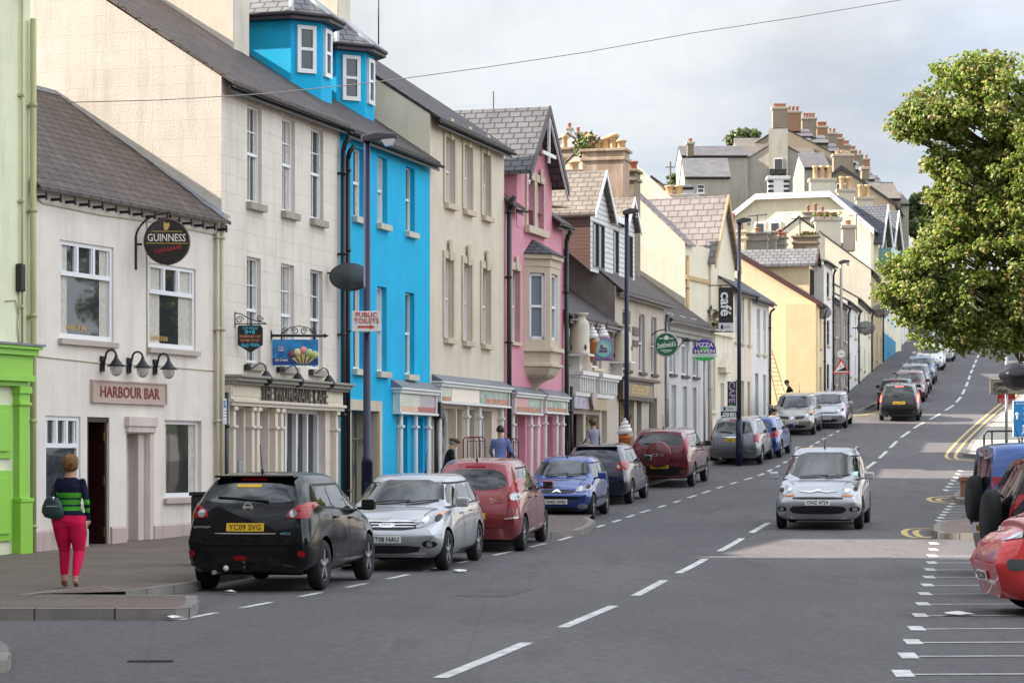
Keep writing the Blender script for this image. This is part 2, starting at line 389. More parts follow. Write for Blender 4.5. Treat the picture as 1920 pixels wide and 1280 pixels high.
# foreground pavement with the narrow wedge of road let into it
wedge = [g2(372, 1134), g2(50, 1132), g2(185, 1117), g2(236, 1126), g2(372, 1107)]
front = [(-40, g2(0, 1166)[1]), (g2(330, 1161)[0], g2(330, 1161)[1]), g2(356, 1159), g2(370, 1152), g2(373, 1143), g2(370, 1135)]
kl = [wedge[-1], (-4.3, 34.5), (-3.3, 39), (-1.15, 49.0)]
b2 = [g2(1024, 1009), g2(1085, 1005), g2(1108, 996), g2(1116, 987), g2(1105, 980), g2(1040, 978)]
kl2 = [(-.55, 52.6), (.2, 55.2), (2.85, 65.5), (5.6, 75.9), (8.2, 86.4), (10.4, 95.5), (11.7, 100.2), (11.75, 101.8), (11.2, 103), (9.6, 103.9), (-20, 105.5)]
kerb_line(front); kerb_line(wedge); kerb_line(kl + b2 + kl2)
slab('pavement', [(-40, front[0][1])] + front[1:] + wedge + kl[1:] + b2 + kl2 + [(-40, 105.5)], PAVE, 'worn block pavement along the shop fronts')
far = [(2, 110.2), (12.6, 110.0), (14.9, 110.3), (16.2, 111.8), (17.8, 117), (19.6, 123), (21.2, 130), (23.3, 140), (25.6, 150), (28.2, 160.5), (31, 172), (34, 184), (37, 195)]
kerb_line(far)
slab('pavement', far + [(-10, 195), (-10, 110.2)], mat('pavement_asphalt', (.085, .08, .082), .85, var=.2, bump=.003, bs=30), 'dark narrow pavement climbing beside the terrace')
right = [(60, 82.0), (19, 82.6), (16.7, 83.2), (16.0, 85), (17.6, 92), (19.9, 101), (22.2, 109.5), (25.2, 120), (28.0, 130), (32, 144), (37, 160), (44, 185), (48, 200)]
kerb_line(right[::-1])
slab('pavement', right + [(60, 200)], mat('pavement_flags', (.4, .36, .31), .85, var=.12, brick=(.6, .6, .01, (.36, .33, .28), (.2, .18, .15), .004), bump=.003), 'pale flagged pavement on the right of the hill')
# right-hand build-outs between the parking bays
bo1 = [g2(1830, 1012), g2(1760, 1010), g2(1749, 1004), g2(1750, 994), g2(1764, 985), g2(1840, 981)]
bo2 = [g2(1850, 948), g2(1795, 944), g2(1786, 938), g2(1790, 931), g2(1806, 927), g2(1850, 925)]
for bo in (bo1, bo2):
    o = [(13, bo[0][1])] + bo + [(13, bo[-1][1])]
    kerb_line(o[::-1]); slab('pavement', o, BRICKP, 'brick paved build-out beside the parking bays' if bo is bo1 else 'further brick build-out with a timber bollard')
kerb_line([(17.6, 81.9), (15.5, 62), (14, 50), (13, 5)]); slab('pavement', [(13, 5), (60, 5), (60, 81.9), (17.6, 81.9), (15.5, 62), (14, 50)], PAVE, 'block pavement behind the right-hand bays')
tag(slab('doormat', [g2(1, 1260), g2(20, 1258), g2(16, 1232), g2(0, 1226), (-40, g2(0, 1226)[1]), (-40, g2(1, 1260)[1])], PAVE, 'corner of a kerbed island at the bottom left'), kind='structure').name = 'pavement.006'
kerb_line([(-40, g2(1, 1262)[1]), g2(-4, 1262), g2(16, 1259), g2(21, 1250), g2(15, 1232), g2(0, 1224), (-40, g2(0, 1224)[1])])
# ---- paint
def strip(mb, pts, wd, dz=.006, s=1.0, m=0, ext=0):
    P = densify([Vector((p[0], p[1])) for p in pts], s); k = len(P); vs = []
    for i, p in enumerate(P):
        t = (P[min(i + 1, k - 1)] - P[max(0, i - 1)]).normalized(); n = Vector((-t.y, t.x)) * wd / 2
        for q in (p + n, p - n): vs.append((q.x, q.y, gz(q.y) + dz))
    mb.add(vs, [(i * 2, i * 2 + 1, i * 2 + 3, i * 2 + 2) for i in range(k - 1)], m)
def dashes(mb, pts, wd, mark, gap, phase=0, dz=.006, jit=0):
    P = densify([Vector(p) for p in pts], .25); seg = []; d = phase
    acc = 0; cur = []
    for a, b in zip(P, P[1:]):
        t = (d + acc) % (mark + gap)
        if t < mark: cur.append(a)
        elif cur:
            cur.append(a); seg.append(cur); cur = []
        acc += (b - a).length
    for c in seg:
        if len(c) > 1: strip(mb, [c[0], c[-1]] if len(c) < 8 else [c[0], c[len(c) // 2], c[-1]], wd, dz)
cl = [g2(*p) for p in [(800, 1281), (945, 1223), (1041, 1182), (1171, 1127), (1257, 1081), (1325, 1046), (1377, 1018), (1455, 972), (1645, 862), (1685, 823), (1720, 798), (1757, 779), (1789, 759), (1803, 742), (1812, 723), (1820, 700), (1831, 674), (1841, 652)]]
CLINE = cl
mb = MB(); dashes(mb, [(cl[0][0] - 1.2, cl[0][1] - 6.4)] + cl, .13, 3.9, 2.1, 5.2); tag(mb.build('centre_line', WLINE, recalc=False), 'broken white line along the middle of the road', kind='structure')
pl = [g2(*p) for p in [(330, 1163), (440, 1142), (640, 1103), (850, 1057), (1000, 1024), (1060, 1010), (1126, 986), (1197, 962), (1287, 934), (1363, 909), (1427, 890), (1480, 862), (1529, 831), (1572, 808), (1590, 797)]]
mb = MB(); dashes(mb, pl, .1, 1.15, 1.1, 0); tag(mb.build('parking_line', WLINE, recalc=False), 'broken white line marking the left parking bays', kind='structure')
mb = MB()
bl = [(1701, 1265), (1711, 1231), (1720, 1205), (1729, 1179), (1737, 1154), (1742, 1133), (1746, 1114), (1750, 1098), (1752, 1083), (1738 + 13, 1069), (1752, 1055.5), (1755, 1042.5), (1757, 1031), (1757, 1019.5)]
bl = [(1691, 1265), (1701, 1231), (1710, 1205), (1717, 1179.5), (1724, 1154.5), (1729, 1133), (1733, 1114), (1738, 1097.5), (1741, 1082.5), (1743, 1068.5), (1746, 1055.5), (1747, 1042.5), (1749, 1031), (1750, 1019.5)]
for i, (x, y) in enumerate(bl):
    p = G(x, y); q = G(x + 27, y)
    strip(mb, [(p.x, p.y - .2), (p.x + .06, p.y + .45)], .16, .006)
    if i % 1 == 0 and i < 12: strip(mb, [(p.x + .1, p.y), (p.x + (1.15 if i < 9 else 1.6), p.y + .05)], .075, .008)
for i in range(9):
    p = G(1762 + i * 4.2, 977 - i * 5.3); strip(mb, [(p.x, p.y), (p.x + .05, p.y + .6)], .14, .006); strip(mb, [(p.x + .05, p.y + .3), (p.x + .5, p.y + .3)], .09, .008)
for i in range(7):
    p = G(1776 + i * 4.5, 920 - i * 6); strip(mb, [(p.x, p.y), (p.x + .05, p.y + .7)], .14, .006); strip(mb, [(p.x + .05, p.y + .3), (p.x + .5, p.y + .3)], .09, .008)
tag(mb.build('bay_marks', WLINE, recalc=False), 'white ticks of the parking bays on the right', kind='structure')
mb = MB()
def curve(pts, n=6):
    out = []
    P = [Vector(pts[0])] + [Vector(p) for p in pts] + [Vector(pts[-1])]
    for i in range(1, len(P) - 2):
        for k in range(n):
            t = k / n; a, b, c, d = P[i - 1:i + 3]
            out.append(.5 * ((2 * b) + (c - a) * t + (2 * a - 5 * b + 4 * c - d) * t * t + (3 * b - a - 3 * c + d) * t ** 3))
    out.append(P[-2]); return out
off = [(-.35, .0), (-.8, 0)]
for dx in (.3, .62):
    pts = [(19.5, 82.3 - dx), (17, 82.6 - dx), (16.0 - dx * .7, 83.4 - dx * .5), (16.0 - dx, 85)] + [(x - dx, y) for x, y in right[4:]]
    strip(mb, curve(pts), .11)
for pts in ([(1748, 1007), (1712, 1007), (1696, 1000), (1703, 992), (1750, 990)], [(1750, 1006), (1727, 1006), (1717, 999), (1722, 994), (1751, 993)]):
    strip(mb, curve([g2(*p) for p in pts]), .13)
for pts in ([(1800, 944), (1760, 942), (1742, 937), (1750, 932), (1800, 929)], [(1800, 941), (1768, 940), (1758, 937), (1766, 934), (1800, 932)]):
    strip(mb, curve([g2(*p) for p in pts]), .13)
for dx in (.25, .55):
    strip(mb, curve([(12 + dx, 109.6 - dx), (14.9, 109.9 - dx), (16.5 + dx, 111.6), (18.1 + dx, 117), (19.9 + dx, 123)]), .1)
tag(mb.build('double_yellow_lines', YLINE, recalc=False), 'yellow no-parking lines along the kerbs', kind='structure')
# litter, drain and manhole
DIRTW = mat('litter_paper', (.75, .74, .72), .8)
for i, (px, py, sc, lab) in enumerate([(325, 1162, .1, 'crumpled white paper by the rounded kerb end'), (862, 1073, .13, 'pale flattened wrapper on the road beside the silver hatchback'), (1796, 1154, .16, 'white scrap lying across the bay lines'), (433, 1113, .08, 'white scrap of litter beside the black crossover rear wheel'), (148, 1038, .06, 'tiny white scrap by the bar doorway')]):
    p = G(px, py); mb = MB(); rnd = random.Random(i)
    ring = [(math.cos(a) * sc * (.8 + .5 * rnd.random()), math.sin(a) * sc * .6 * (.7 + .6 * rnd.random()), .01 + .03 * rnd.random()) for a in [k * .785 for k in range(8)]]
    mb.add([(0, 0, .05)] + ring, [(0, k + 1, (k + 1) % 8 + 1) for k in range(8)]); mb.add([(0, 0, .002)] + [(a, b, .002) for a, b, c in ring], [(0, (k + 1) % 8 + 1, k + 1) for k in range(8)])
    o = mb.build('litter', DIRTW); o.location = (p.x, p.y, gz(p.y) + (.125 if i == 4 else .01)); tag(o, lab, 'litter', 'scraps of litter')
def drain(px, py, ln, wd, lab, rz=0):
    p = G(px, py); r = empty('drain_cover', (p.x, p.y, gz(p.y) + .007), rz); mb = MB(); mb.box(-ln / 2, ln / 2, -wd / 2, wd / 2, 0, .006); mb.build('plate', mat('cast_iron', (.085, .078, .076), .7, metal=.1, bump=.003), r)
    mb = MB(); [mb.box(-ln / 2 + ln * i / 7 + .02, -ln / 2 + ln * i / 7 + .05, -wd / 2, wd / 2, .0065, .014) for i in range(7)]; mb.box(-ln / 2, ln / 2, -wd / 2 - .02, -wd / 2, 0, .01)
    mb.build('grate', mat('cast_iron', (.085, .078, .076), .7, metal=.1, bump=.003), r); tag(r, lab, 'drain cover')
drain(283, 1239, .4, .16, 'narrow iron drain cover sunk in the road at the lower left', .05)

PATCH = mat('asphalt_patch', (.1, .093, .096), .85, var=.15, bump=.004, bs=60, spec=.3); PATCH2 = mat('asphalt_patch_pale', (.137, .128, .13), .85, var=.15, bump=.004, bs=60, spec=.3)
for i, (px, py, w_, l_, m_, rz) in enumerate([(1330, 950, .9, 5, PATCH, .22), (1560, 900, 1.0, 6, PATCH2, .25), (930, 1110, .7, 2, PATCH, .2), (1720, 740, .9, 9, PATCH2, .25)]):
    q = G(px, py); mb = MB(); rg = random.Random(i); c_, s__ = math.cos(rz), math.sin(rz); n = 8; vs = []
    for k in range(n + 1):
        for e in (-1, 1): x = e * w_ / 2 + rg.uniform(-.03, .03); y = l_ * (k / n - .5); X0, Y0 = q.x + x * c_ + y * s__, q.y + y * c_ - x * s__; vs.append((X0, Y0, gz(Y0) + .0035))
    mb.add(vs, [(2 * k, 2 * k + 1, 2 * k + 3, 2 * k + 2) for k in range(n)]); tag(mb.build('road_patch', m_, recalc=False), kind='structure')
# ================================================================ building kit
class Bld:
    def __init__(s, name, label, A, B, D, ze, zr, mw, mr, mg=None, cat='building', group=None, z0=None, deep=1.2, oh=.28, yr=None, verge=.06, roofmb=None, fascia=None, gut=BLACK, back=True):
        s.A = Vector(A); s.B = Vector(B); s.d = (s.B - s.A).normalized(); s.L = (s.B - s.A).length; s.D = D
        s.z0 = gz(s.A.y) + KH if z0 is None else z0
        s.root = empty(name, (s.A.x, s.A.y, s.z0), math.atan2(s.d.y, s.d.x)); tag(s.root, label, cat, group)
        s.ze = ze - s.z0; s.zr = zr - s.z0; s.mw = mw; s.mr = mr; s.mg = mg or mw; s.op = []; s.deep = deep; s.oh = oh; s.yr = D / 2 if yr is None else yr
        s.verge = verge; s.fascia = fascia; s.gut = gut
    def uz(s, px, py, v=0):
        n = Vector((-s.d.y, s.d.x)); A = s.A + n * v; k = (px - CX) / F
        t = (k * A.y - A.x) / (s.d.x - k * s.d.y); Y = A.y + t * s.d.y
        return t, CH + (HY - py) / F * Y - s.z0
    def at(s, px, py, Y):
        return (Matrix.Translation(s.root.location) @ Matrix.Rotation(s.root.rotation_euler.z, 4, 'Z')).inverted() @ W(px, py, Y)
    def opening(s, u0, u1, z0, z1, dep=.14): s.op.append((u0, u1, z0, z1, dep))
    def wall(s, zb=None):
        zb = -s.deep if zb is None else zb; mb = MB(); L = s.L
        us = sorted({0, L} | {max(0, min(L, q)) for o in s.op for q in o[:2]}); zs = sorted({zb, s.ze} | {o[k] for o in s.op for k in (2, 3) if zb < o[k] < s.ze})
        for a, b in zip(us, us[1:]):
            for c, d in zip(zs, zs[1:]):
                m, n = (a + b) / 2, (c + d) / 2
                if b - a < 1e-4 or d - c < 1e-4 or any(o[0] < m < o[1] and o[2] < n < o[3] for o in s.op): continue
                mb.quad((a, 0, c), (b, 0, c), (b, 0, d), (a, 0, d))
        for a, b, c, d, e in s.op:
            d = min(d, s.ze)
            mb.quad((a, 0, c), (a, 0, d), (a, e, d), (a, e, c)); mb.quad((b, 0, c), (b, e, c), (b, e, d), (b, 0, d))
            mb.quad((a, 0, d), (b, 0, d), (b, e, d), (a, e, d)); mb.quad((a, 0, c), (a, e, c), (b, e, c), (b, 0, c))
        D = s.D
        for u in (0, L): mb.add([(u, 0, zb), (u, D, zb), (u, D, s.ze), (u, s.yr, s.zr - .05), (u, 0, s.ze)], [(0, 1, 2, 3, 4)] if u == 0 else [(4, 3, 2, 1, 0)], 1)
        mb.quad((0, D, zb), (0, D, s.ze), (L, D, s.ze), (L, D, zb), 1)
        return mb.build('wall', [s.mw, s.mg], s.root, recalc=False)
    def roof(s, t=.07, v0=None, v1=None, ridge=True):
        mb = MB(); p = (s.zr - s.ze) / s.yr; q = (s.zr - s.ze) / (s.D - s.yr); oh = s.oh; a = -(s.verge if v0 is None else v0); b = s.L + (s.verge if v1 is None else v1)
        e = .015
        out = [(-oh, s.ze - oh * p + e), (s.yr, s.zr + e), (s.D + oh, s.ze - oh * q + e), (s.D + oh, s.ze - oh * q + t + e), (s.yr, s.zr + t * 1.25 + e), (-oh, s.ze - oh * p + t + e)]
        # top surface in courses so that the slates catch the light
        mb.prism(out, a, b, 0, 'yz')
        r = mb.build('roof', [s.mr], s.root)
        if ridge:
            m2 = MB(); zt = s.zr + t * 1.25 + e; n = max(2, int(s.L / .45))
            for i in range(n):
                x0 = a + (b - a) * i / n; x1 = a + (b - a) * (i + 1) / n - .012
                m2.prism([(s.yr - .13, zt - .13 * p + .015), (s.yr, zt + .045), (s.yr + .13, zt - .13 * q + .015), (s.yr, zt + .01)], x0, x1, 0, 'yz')
            m2.build('ridge_tiles', LEAD, s.root)
        return r
    def gutter(s, a=0, b=None, rmat=None, dy=0):
        b = s.L if b is None else b; p = (s.zr - s.ze) / s.yr; mb = MB(); y = -s.oh - .03 + dy; z = s.ze - s.oh * p - .0
        prof = [(y + .06 * math.cos(t), z + .06 * math.sin(t)) for t in [math.pi + math.pi * i / 6 for i in range(7)]]
        prof += [(y + .05 * math.cos(t), z + .05 * math.sin(t)) for t in [2 * math.pi - math.pi * i / 6 for i in range(7)]]
        mb.prism(prof, a, b, 0, 'yz')
        mb.box(a, b, -s.oh + .06, -s.oh + .085, z - .13, z + .0)
        g = mb.build('gutter', rmat or s.gut, s.root)
        if s.fascia: m2 = MB(); m2.box(a + .01, b - .01, -s.oh + .09, -.004, z - .1, z - .06); m2.build('soffit', s.fascia, s.root)
        return g
    def win(s, u0, u1, z0, z1, style='sash', dep=.14, fm=UP, sill=None, sw=.06, gm=None, sh=.1, so=.09, cut=True, v=0, parent=None, bars=1, name='window', sx=.06):
        if cut: s.opening(u0, u1, z0, z1, dep)
        y = v + dep; par = parent or s.root
        pm = MB(); pm.quad((u0, y - .02, z0), (u1, y - .02, z0), (u1, y - .02, z1), (u0, y - .02, z1)); pm.quad((u0, y + .01, z0), (u0, y + .01, z1), (u1, y + .01, z1), (u1, y + .01, z0))
        p = pm.build(name, gm or PANE, par, recalc=False)
        fr = MB(); fw = min(sw, (u1 - u0) * .2); ya, yb = y - .075, y - .005
        fr.box(u0, u0 + fw, ya, yb, z0, z1); fr.box(u1 - fw, u1, ya, yb, z0, z1); fr.box(u0 + fw, u1 - fw, ya, yb, z1 - fw, z1); fr.box(u0 + fw, u1 - fw, ya, yb, z0, z0 + fw * 1.3)
        a, b = u0 + fw, u1 - fw; c, d = z0 + fw * 1.3, z1 - fw; mid = (c + d) / 2
        if style == 'sash':
            fr.box(a, b, ya - .012, yb - .01, mid - .03, mid + .03)
            fr.box(a, a + fw * .6, ya + .02, yb, c, mid - .03); fr.box(b - fw * .6, b, ya + .02, yb, c, mid - .03)
            if bars > 1:
                for k in range(1, bars): x = a + (b - a) * k / bars; fr.box(x - .012, x + .012, ya + .02, yb, c, d)
                fr.box(a, b, ya + .022, yb, (mid + d) / 2 - .012, (mid + d) / 2 + .012)
        elif style == 'casement':
            t = c + (d - c) * .68; fr.box(a, b, ya - .01, yb, t - .04, t + .04); n = 3 if (u1 - u0) > 1.1 else 2
            for k in range(1, n): x = a + (b - a) * k / n; fr.box(x - .035, x + .035, ya - .008, yb, t + .04, d)
            for k in range(n):
                x0 = a + (b - a) * k / n + .035; x1 = a + (b - a) * (k + 1) / n - .035
                for q in ((x0, x0 + .03), (x1 - .03, x1)): fr.box(q[0], q[1], ya + .015, yb, t + .04, d)
        elif style == 'cross':
            fr.box((a + b) / 2 - .03, (a + b) / 2 + .03, ya, yb, c, d)
        elif style == 'arch':
            for k in range(2):
                x0 = a + (b - a) * k / 2; x1 = a + (b - a) * (k + 1) / 2; xm = (x0 + x1) / 2; r = (x1 - x0) / 2; zt = d - r * 1.5
                for side in (-1, 1):
                    o = [(xm + side * r, d), (xm, d)] + [(xm + side * r * math.sin(t), zt + r * 1.5 * math.cos(t)) for t in [math.pi / 2 * i / 6 for i in range(7)]]
                    fr.prism(o, ya, yb)
                fr.box(x0 - .025, x0 + .025, ya - .02, yb, c, zt + .2)
            fr.box(b - .025, b + .025, ya - .02, yb, c, zt + .2)
        f = fr.build('frame', fm, p)
        if sill:
            sm = MB(); sm.box(u0 - sx, u1 + sx, v - so, v + .0, z0 - sh, z0 - .002); sm.box(u0 + .003, u1 - .003, v - .0, v + dep - .08, z0 - sh, z0 + .012); sm.build('sill', sill, p, bevel=.008)
        return p
    def curtains(s, every=1, col=None):
        m = col or mat('curtain_cream', (.55, .52, .45), .8, var=.2, vs=12)
        for i, w in enumerate([c for c in s.root.children if c.name.startswith('window') and c.type == 'MESH' and len(c.data.vertices) == 8]):
            if (i * 7) % 3 == 2: continue
            v = [q.co for q in w.data.vertices]; x0, x1, z0, z1, y = min(q.x for q in v), max(q.x for q in v), min(q.z for q in v), max(q.z for q in v), min(q.y for q in v)
            k = .2 + .1 * (i % 3)
            for a, b in ((x0, x0 + (x1 - x0) * k), (x1 - (x1 - x0) * k, x1)):
                mb = MB(); n = 6; mb.add([(a + (b - a) * j / n, y - .004 - .006 * (j % 2), z) for z in (z0, z1) for j in range(n + 1)], [(j, j + 1, n + 2 + j, n + 1 + j) for j in range(n)], 0, True); mb.build('curtain', m, w, recalc=False)
    def winpx(s, x0, x1, yt, yb, **k):
        v = k.get('v', 0); u0, z1 = s.uz(x0, yt, v); _, z0 = s.uz(x0, yb, v); u1, _ = s.uz(x1, yb, v); return s.win(u0, u1, z0, z1, **k)
    def winrow(s, xs, y, hgt, **k):
        """xs: (x0,x1) pairs of a row; all share the sill height given at the first"""
        v = k.get('v', 0); _, z0 = s.uz(xs[0][0], y, v)
        for a, b in xs:
            u0, _ = s.uz(a, y, v); u1, _ = s.uz(b, y, v); s.win(u0, u1, z0, z0 + hgt, **k)
    def box(s, name, m, u0, u1, y0, y1, z0, z1, parent=None, bevel=0):
        mb = MB(); mb.box(u0, u1, y0, y1, z0, z1); return mb.build(name, m, parent or s.root, bevel=bevel)
    def door(s, u0, u1, z0, z1, m, dep=.3, panels=True, fm=PAINTW, light=False):
        s.opening(u0, u1, z0, z1, dep); mb = MB(); mb.box(u0 + .06, u1 - .06, dep - .06, dep + .01, z0, z1 - (.45 if light else .06))
        if panels:
            w = u1 - u0 - .12
            for c, d in ((.12, .42), (.5, .9)):
                for a, b in ((.12, .46), (.54, .88)):
                    H = z1 - z0; mb.box(u0 + .06 + a * w, u0 + .06 + b * w, dep - .075, dep - .06, z0 + c * H, z0 + d * H * .98)
        dd = mb.build('door', m, s.root, bevel=.004)
        f = MB(); f.box(u0, u0 + .06, dep - .09, dep + .01, z0, z1); f.box(u1 - .06, u1, dep - .09, dep + .01, z0, z1); f.box(u0 + .06, u1 - .06, dep - .09, dep + .01, z1 - .06, z1)
        if light: f.box(u0 + .06, u1 - .06, dep - .09, dep + .01, z1 - .45, z1 - .4); g = MB(); g.quad((u0 + .06, dep - .02, z1 - .4), (u1 - .06, dep - .02, z1 - .4), (u1 - .06, dep - .02, z1 - .06), (u0 + .06, dep - .02, z1 - .06)); g.build('fanlight', PANE, dd, recalc=False)
        f.build('frame', fm, dd); h = MB(); h.ball((u0 + .14, dep - .1, z0 + 1.0), .03); h.build('handle', mat('brass', (.6, .42, .15), .3, metal=1), dd)
        return dd
    def pipe(s, u, z0, z1, m=BLACK, r=.045, y=-.07, name='downpipe', neck=True):
        mb = MB(); mb.tube([(u, y, z0), (u, y, z1)], r, 8)
        z = z0 + .6
        while z < z1: mb.tube([(u, y, z), (u, y, z + .06)], r + .015, 8); mb.box(u - .07, u + .07, y + r - .01, -.002, z, z + .04); z += 1.8
        if neck: mb.tube([(u, y, z1 - .02), (u, y - .04, z1 + .14), (u, -s.oh, z1 + .26)], r, 8)
        return mb.build(name, m, s.root)
    def chimney(s, u, y, w, d, z0, z1, m, pots=3, pm=None, cap=True, axis='y', parent=None, pr=.13, ph=.45, fancy=0):
        mb = MB(); mb.box(u - w / 2, u + w / 2, y - d / 2, y + d / 2, z0, z1)
        if cap:
            mb.box(u - w / 2 - .06, u + w / 2 + .06, y - d / 2 - .06, y + d / 2 + .06, z1 - .32, z1 - .2); mb.box(u - w / 2 - .09, u + w / 2 + .09, y - d / 2 - .09, y + d / 2 + .09, z1, z1 + .1)
        c = mb.build('chimney', m, parent or s.root, bevel=.02)
        for i in range(pots):
            t = (i + .5) / pots - .5; px, py = (u, y + t * d * .92) if axis == 'y' else (u + t * w * .92, y)
            hh = ph * (1 + .25 * ((i * 7919) % 3 - 1)); q = MB()
            q.lathe([(pr * .8, z1 + .1), (pr * .75, z1 + .1 + hh * .75), (pr, z1 + .1 + hh * .78), (pr * 1.05, z1 + .1 + hh * .9), (pr * .8, z1 + .1 + hh), (pr * .6, z1 + .1 + hh), (pr * .6, z1 + .2)], (px, py, 0), n=10)
            q.build('chimney_pot', pm or TERRA, c)
        return c
TERRA = mat('terracotta', (.36, .15, .09), .75, var=.2, vs=4, stain=.4)
BUFF = mat('buff_clay', (.55, .38, .2), .75, var=.2, vs=4, stain=.5)
def gable_house(name, label, A, B, D, zb, ze, zr, mw, mr, group=None, oh=.25, windows=(), chim=(), cat='house', gb=None, mg=None):
    b = Bld(name, label, A, B, D, ze, zr, mw, mr, z0=zb, oh=oh, cat=cat, group=group, mg=mg)
    for w in windows: b.win(*w, sill=PAINTW)
    b.wall(); b.roof(); b.gutter()
    for c in chim: b.chimney(*c)
    return b
# ---- wall paints (albedo, not picture values)
M_LIME = wall('lime_cream_render', (.78, .79, .56))
M_HARB = wall('harbour_render', (.78, .71, .63), brick=None, stain=.3, grime=(.3, .26, .22))
M_PLINTH = wall('pinkish_plinth', (.54, .43, .39), stain=.4)
M_PROM = ashlar('cream_ashlar', (.76, .69, .6))
M_BLUE = wall('bright_blue_render', (.015, .45, .74), var=.09, stain=.3, grime=(.06, .3, .45), bump=.003)
M_CREAM2 = wall('beige_render', (.7, .61, .49), var=.08, stain=.3, grime=(.4, .34, .27))
M_CREAMY = wall('lightened_yellow_render', (.86, .78, .6), stain=.12)  # lightened to stand in for sunlight missing from the beige house gable
M_PINK = wall('pink_render', (.7, .31, .38), var=.09, stain=.3, grime=(.45, .22, .26))
M_TRIM = wall('stone_trim', (.6, .52, .4), bump=.002, stain=.2)
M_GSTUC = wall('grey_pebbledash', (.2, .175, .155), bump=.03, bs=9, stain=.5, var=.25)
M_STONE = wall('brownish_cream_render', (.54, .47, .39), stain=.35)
M_WHITE = wall('white_render', (.72, .7, .67), stain=.25)
M_CRW = wall('cream_render', (.72, .665, .53), stain=.15)
M_YEL = wall('yellow_render', (.78, .64, .41), stain=.22, grime=(.45, .33, .18))
M_GREY = wall('grey_render', (.34, .315, .27), stain=.5, var=.15)
M_BRWN = wall('brown_render', (.25, .2, .15), stain=.5, var=.2)
S_DARK = slate('dark_slate', (.075, .06, .058), .3, .2, .72)
S_HARB = slate('brown_slate', (.115, .085, .078), .34, .24, .6)
S_BLUE = slate('blue_grey_slate', (.1, .105, .12), .3, .2, .85)
S_GREY = slate('pale_grey_slate', (.19, .19, .2), .34, .26, .85, dk=.35)
S_TAN = slate('tan_slate', (.25, .22, .185), .34, .24, .85, dk=.5)
S_PINK = slate('pinkish_slate', (.24, .21, .207), .42, .3, .88, dk=.35, mo=.02)
BROWNW = mat('dark_brown_wood', (.03, .008, .008), .35, var=.2)
BARGE = mat('dark_barge_board', (.03, .025, .03), .5)
# ---- plan of the left frontage
PG, P0, P1, P2, P3, P4 = (-8.24, 41.2), (-5.74, 47.4), (-3.86, 53.7), (-2.05, 60.0), (-.22, 66.4), (1.55, 72.6)
P5, P6, P7, P8, P9, P10 = (3.39, 79.05), (5.54, 86.6), (7.62, 92.9), (8.84, 96.6), (10.0, 100.1), (11.07, 103.4)
# ================================================================ near buildings
# ---- lime coloured building at the left edge (runs on out of the picture)
GREENP = mat('lime_green_paint', (.3, .62, .075), .4, var=.04)
b = Bld('corner_building', 'pale lime rendered building with bright green shopfront at the left edge', (-10.65, 35.2), (-8.26, 41.15), 2.2, 10.25, 10.5, M_LIME, S_DARK, z0=.12, deep=.5)
zt = b.uz(40, 650)[1]
b.wall(); b.roof(); b.gutter()
mb = MB(); L = b.L
mb.box(0, L - .12, -.34, 0, zt - .06, zt); mb.box(0, L - .16, -.28, 0, zt - .16, zt - .06); mb.box(.0, L - .22, -.2, 0, zt - .5, zt - .16); mb.box(0, L - .2, -.24, 0, zt - .6, zt - .5); mb.box(0, L - .3, -.15, 0, zt - .68, zt - .6)
for k in range(4):
    u = L - .22 - k * 1.85
    mb.box(u - .3, u, -.13, 0, -.1, zt - .68); mb.box(u - .34, u + .03, -.17, 0, zt - .8, zt - .68); mb.box(u - .33, u + .02, -.17, 0, zt - 1.0, zt - .95); mb.box(u - .34, u + .03, -.18, 0, -.1, .95); mb.box(u - .35, u + .04, -.2, 0, .95, 1.02)
    if k < 3:
        for (a, c, e, f) in ((1.5, .4, zt - 1.9, zt - 1.0), (1.5, .4, .3, zt - 2.1)): mb.box(u - a, u - c, -.05, 0, e, f); mb.box(u - a + .12, u - c - .12, -.09, -.05, e + .12, f - .12)
mb.build('shopfront', GREENP, b.root, bevel=.008)
mb = MB(); mb.box(0, L - .08, -.37, 0, zt, zt + .035); mb.build('lead_flashing', LEAD, b.root)
b.pipe(L - .06, -.1, 9.2, wall('lime_pipe_paint', (.5, .5, .27)), y=-.1, r=.055, neck=False)
b.pipe(L - .32, zt + .05, 10, wall('lime_pipe_paint', (.5, .5, .27)), y=-.05, r=.02, neck=False, name='cable_conduit')
u, z = b.uz(33, 545); mb = MB(); mb.box(u - .07, u + .07, -.12, 0, z - .02, z + .46); mb.build('alarm_box', BLACK, b.root, bevel=.03)
mb = MB(); mb.tube([(u, -.02, z), (u + .02, -.03, z - .2), (u - .03, -.02, z - .6), (u + .03, -.02, z - .95)], .012, 6); mb.tube([(u - .4, -.02, z - .2), (u - .1, -.02, z - .16), (u, -.03, z - .4)], .012, 6); mb.build('cable', M_TRIM, b.root)
# a taller row further left, out of the picture, whose shade lies over the near street; its rear wing is added to shape that shade
for i, (a, c, lab) in enumerate([((-11.6, 35.02), (-11.5, 40.4), 'unseen rear wing added behind the lime building to cast shade'), ((-9.6, 18.2), (-9.5, 35.0), 'grey rendered building beyond the left edge of the view'), ((-9.4, 2), (-9.22, 18), 'further grey building beyond the left edge of the view')]):
    q = Bld('side_building', lab, a, c, 4.5 if i == 0 else 7, 11.6 if i == 0 else 11.8, 14.8 if i == 0 else 15.2, M_GREY, S_DARK, z0=.1, deep=.4)
    for k in range(int(q.L / 4)):
        for zz in (1, 4.2, 7.4): q.win(1.6 + 3.6 * k, 2.7 + 3.6 * k, zz, zz + 1.9, sill=M_TRIM)
    q.wall(); q.roof(); q.gutter()
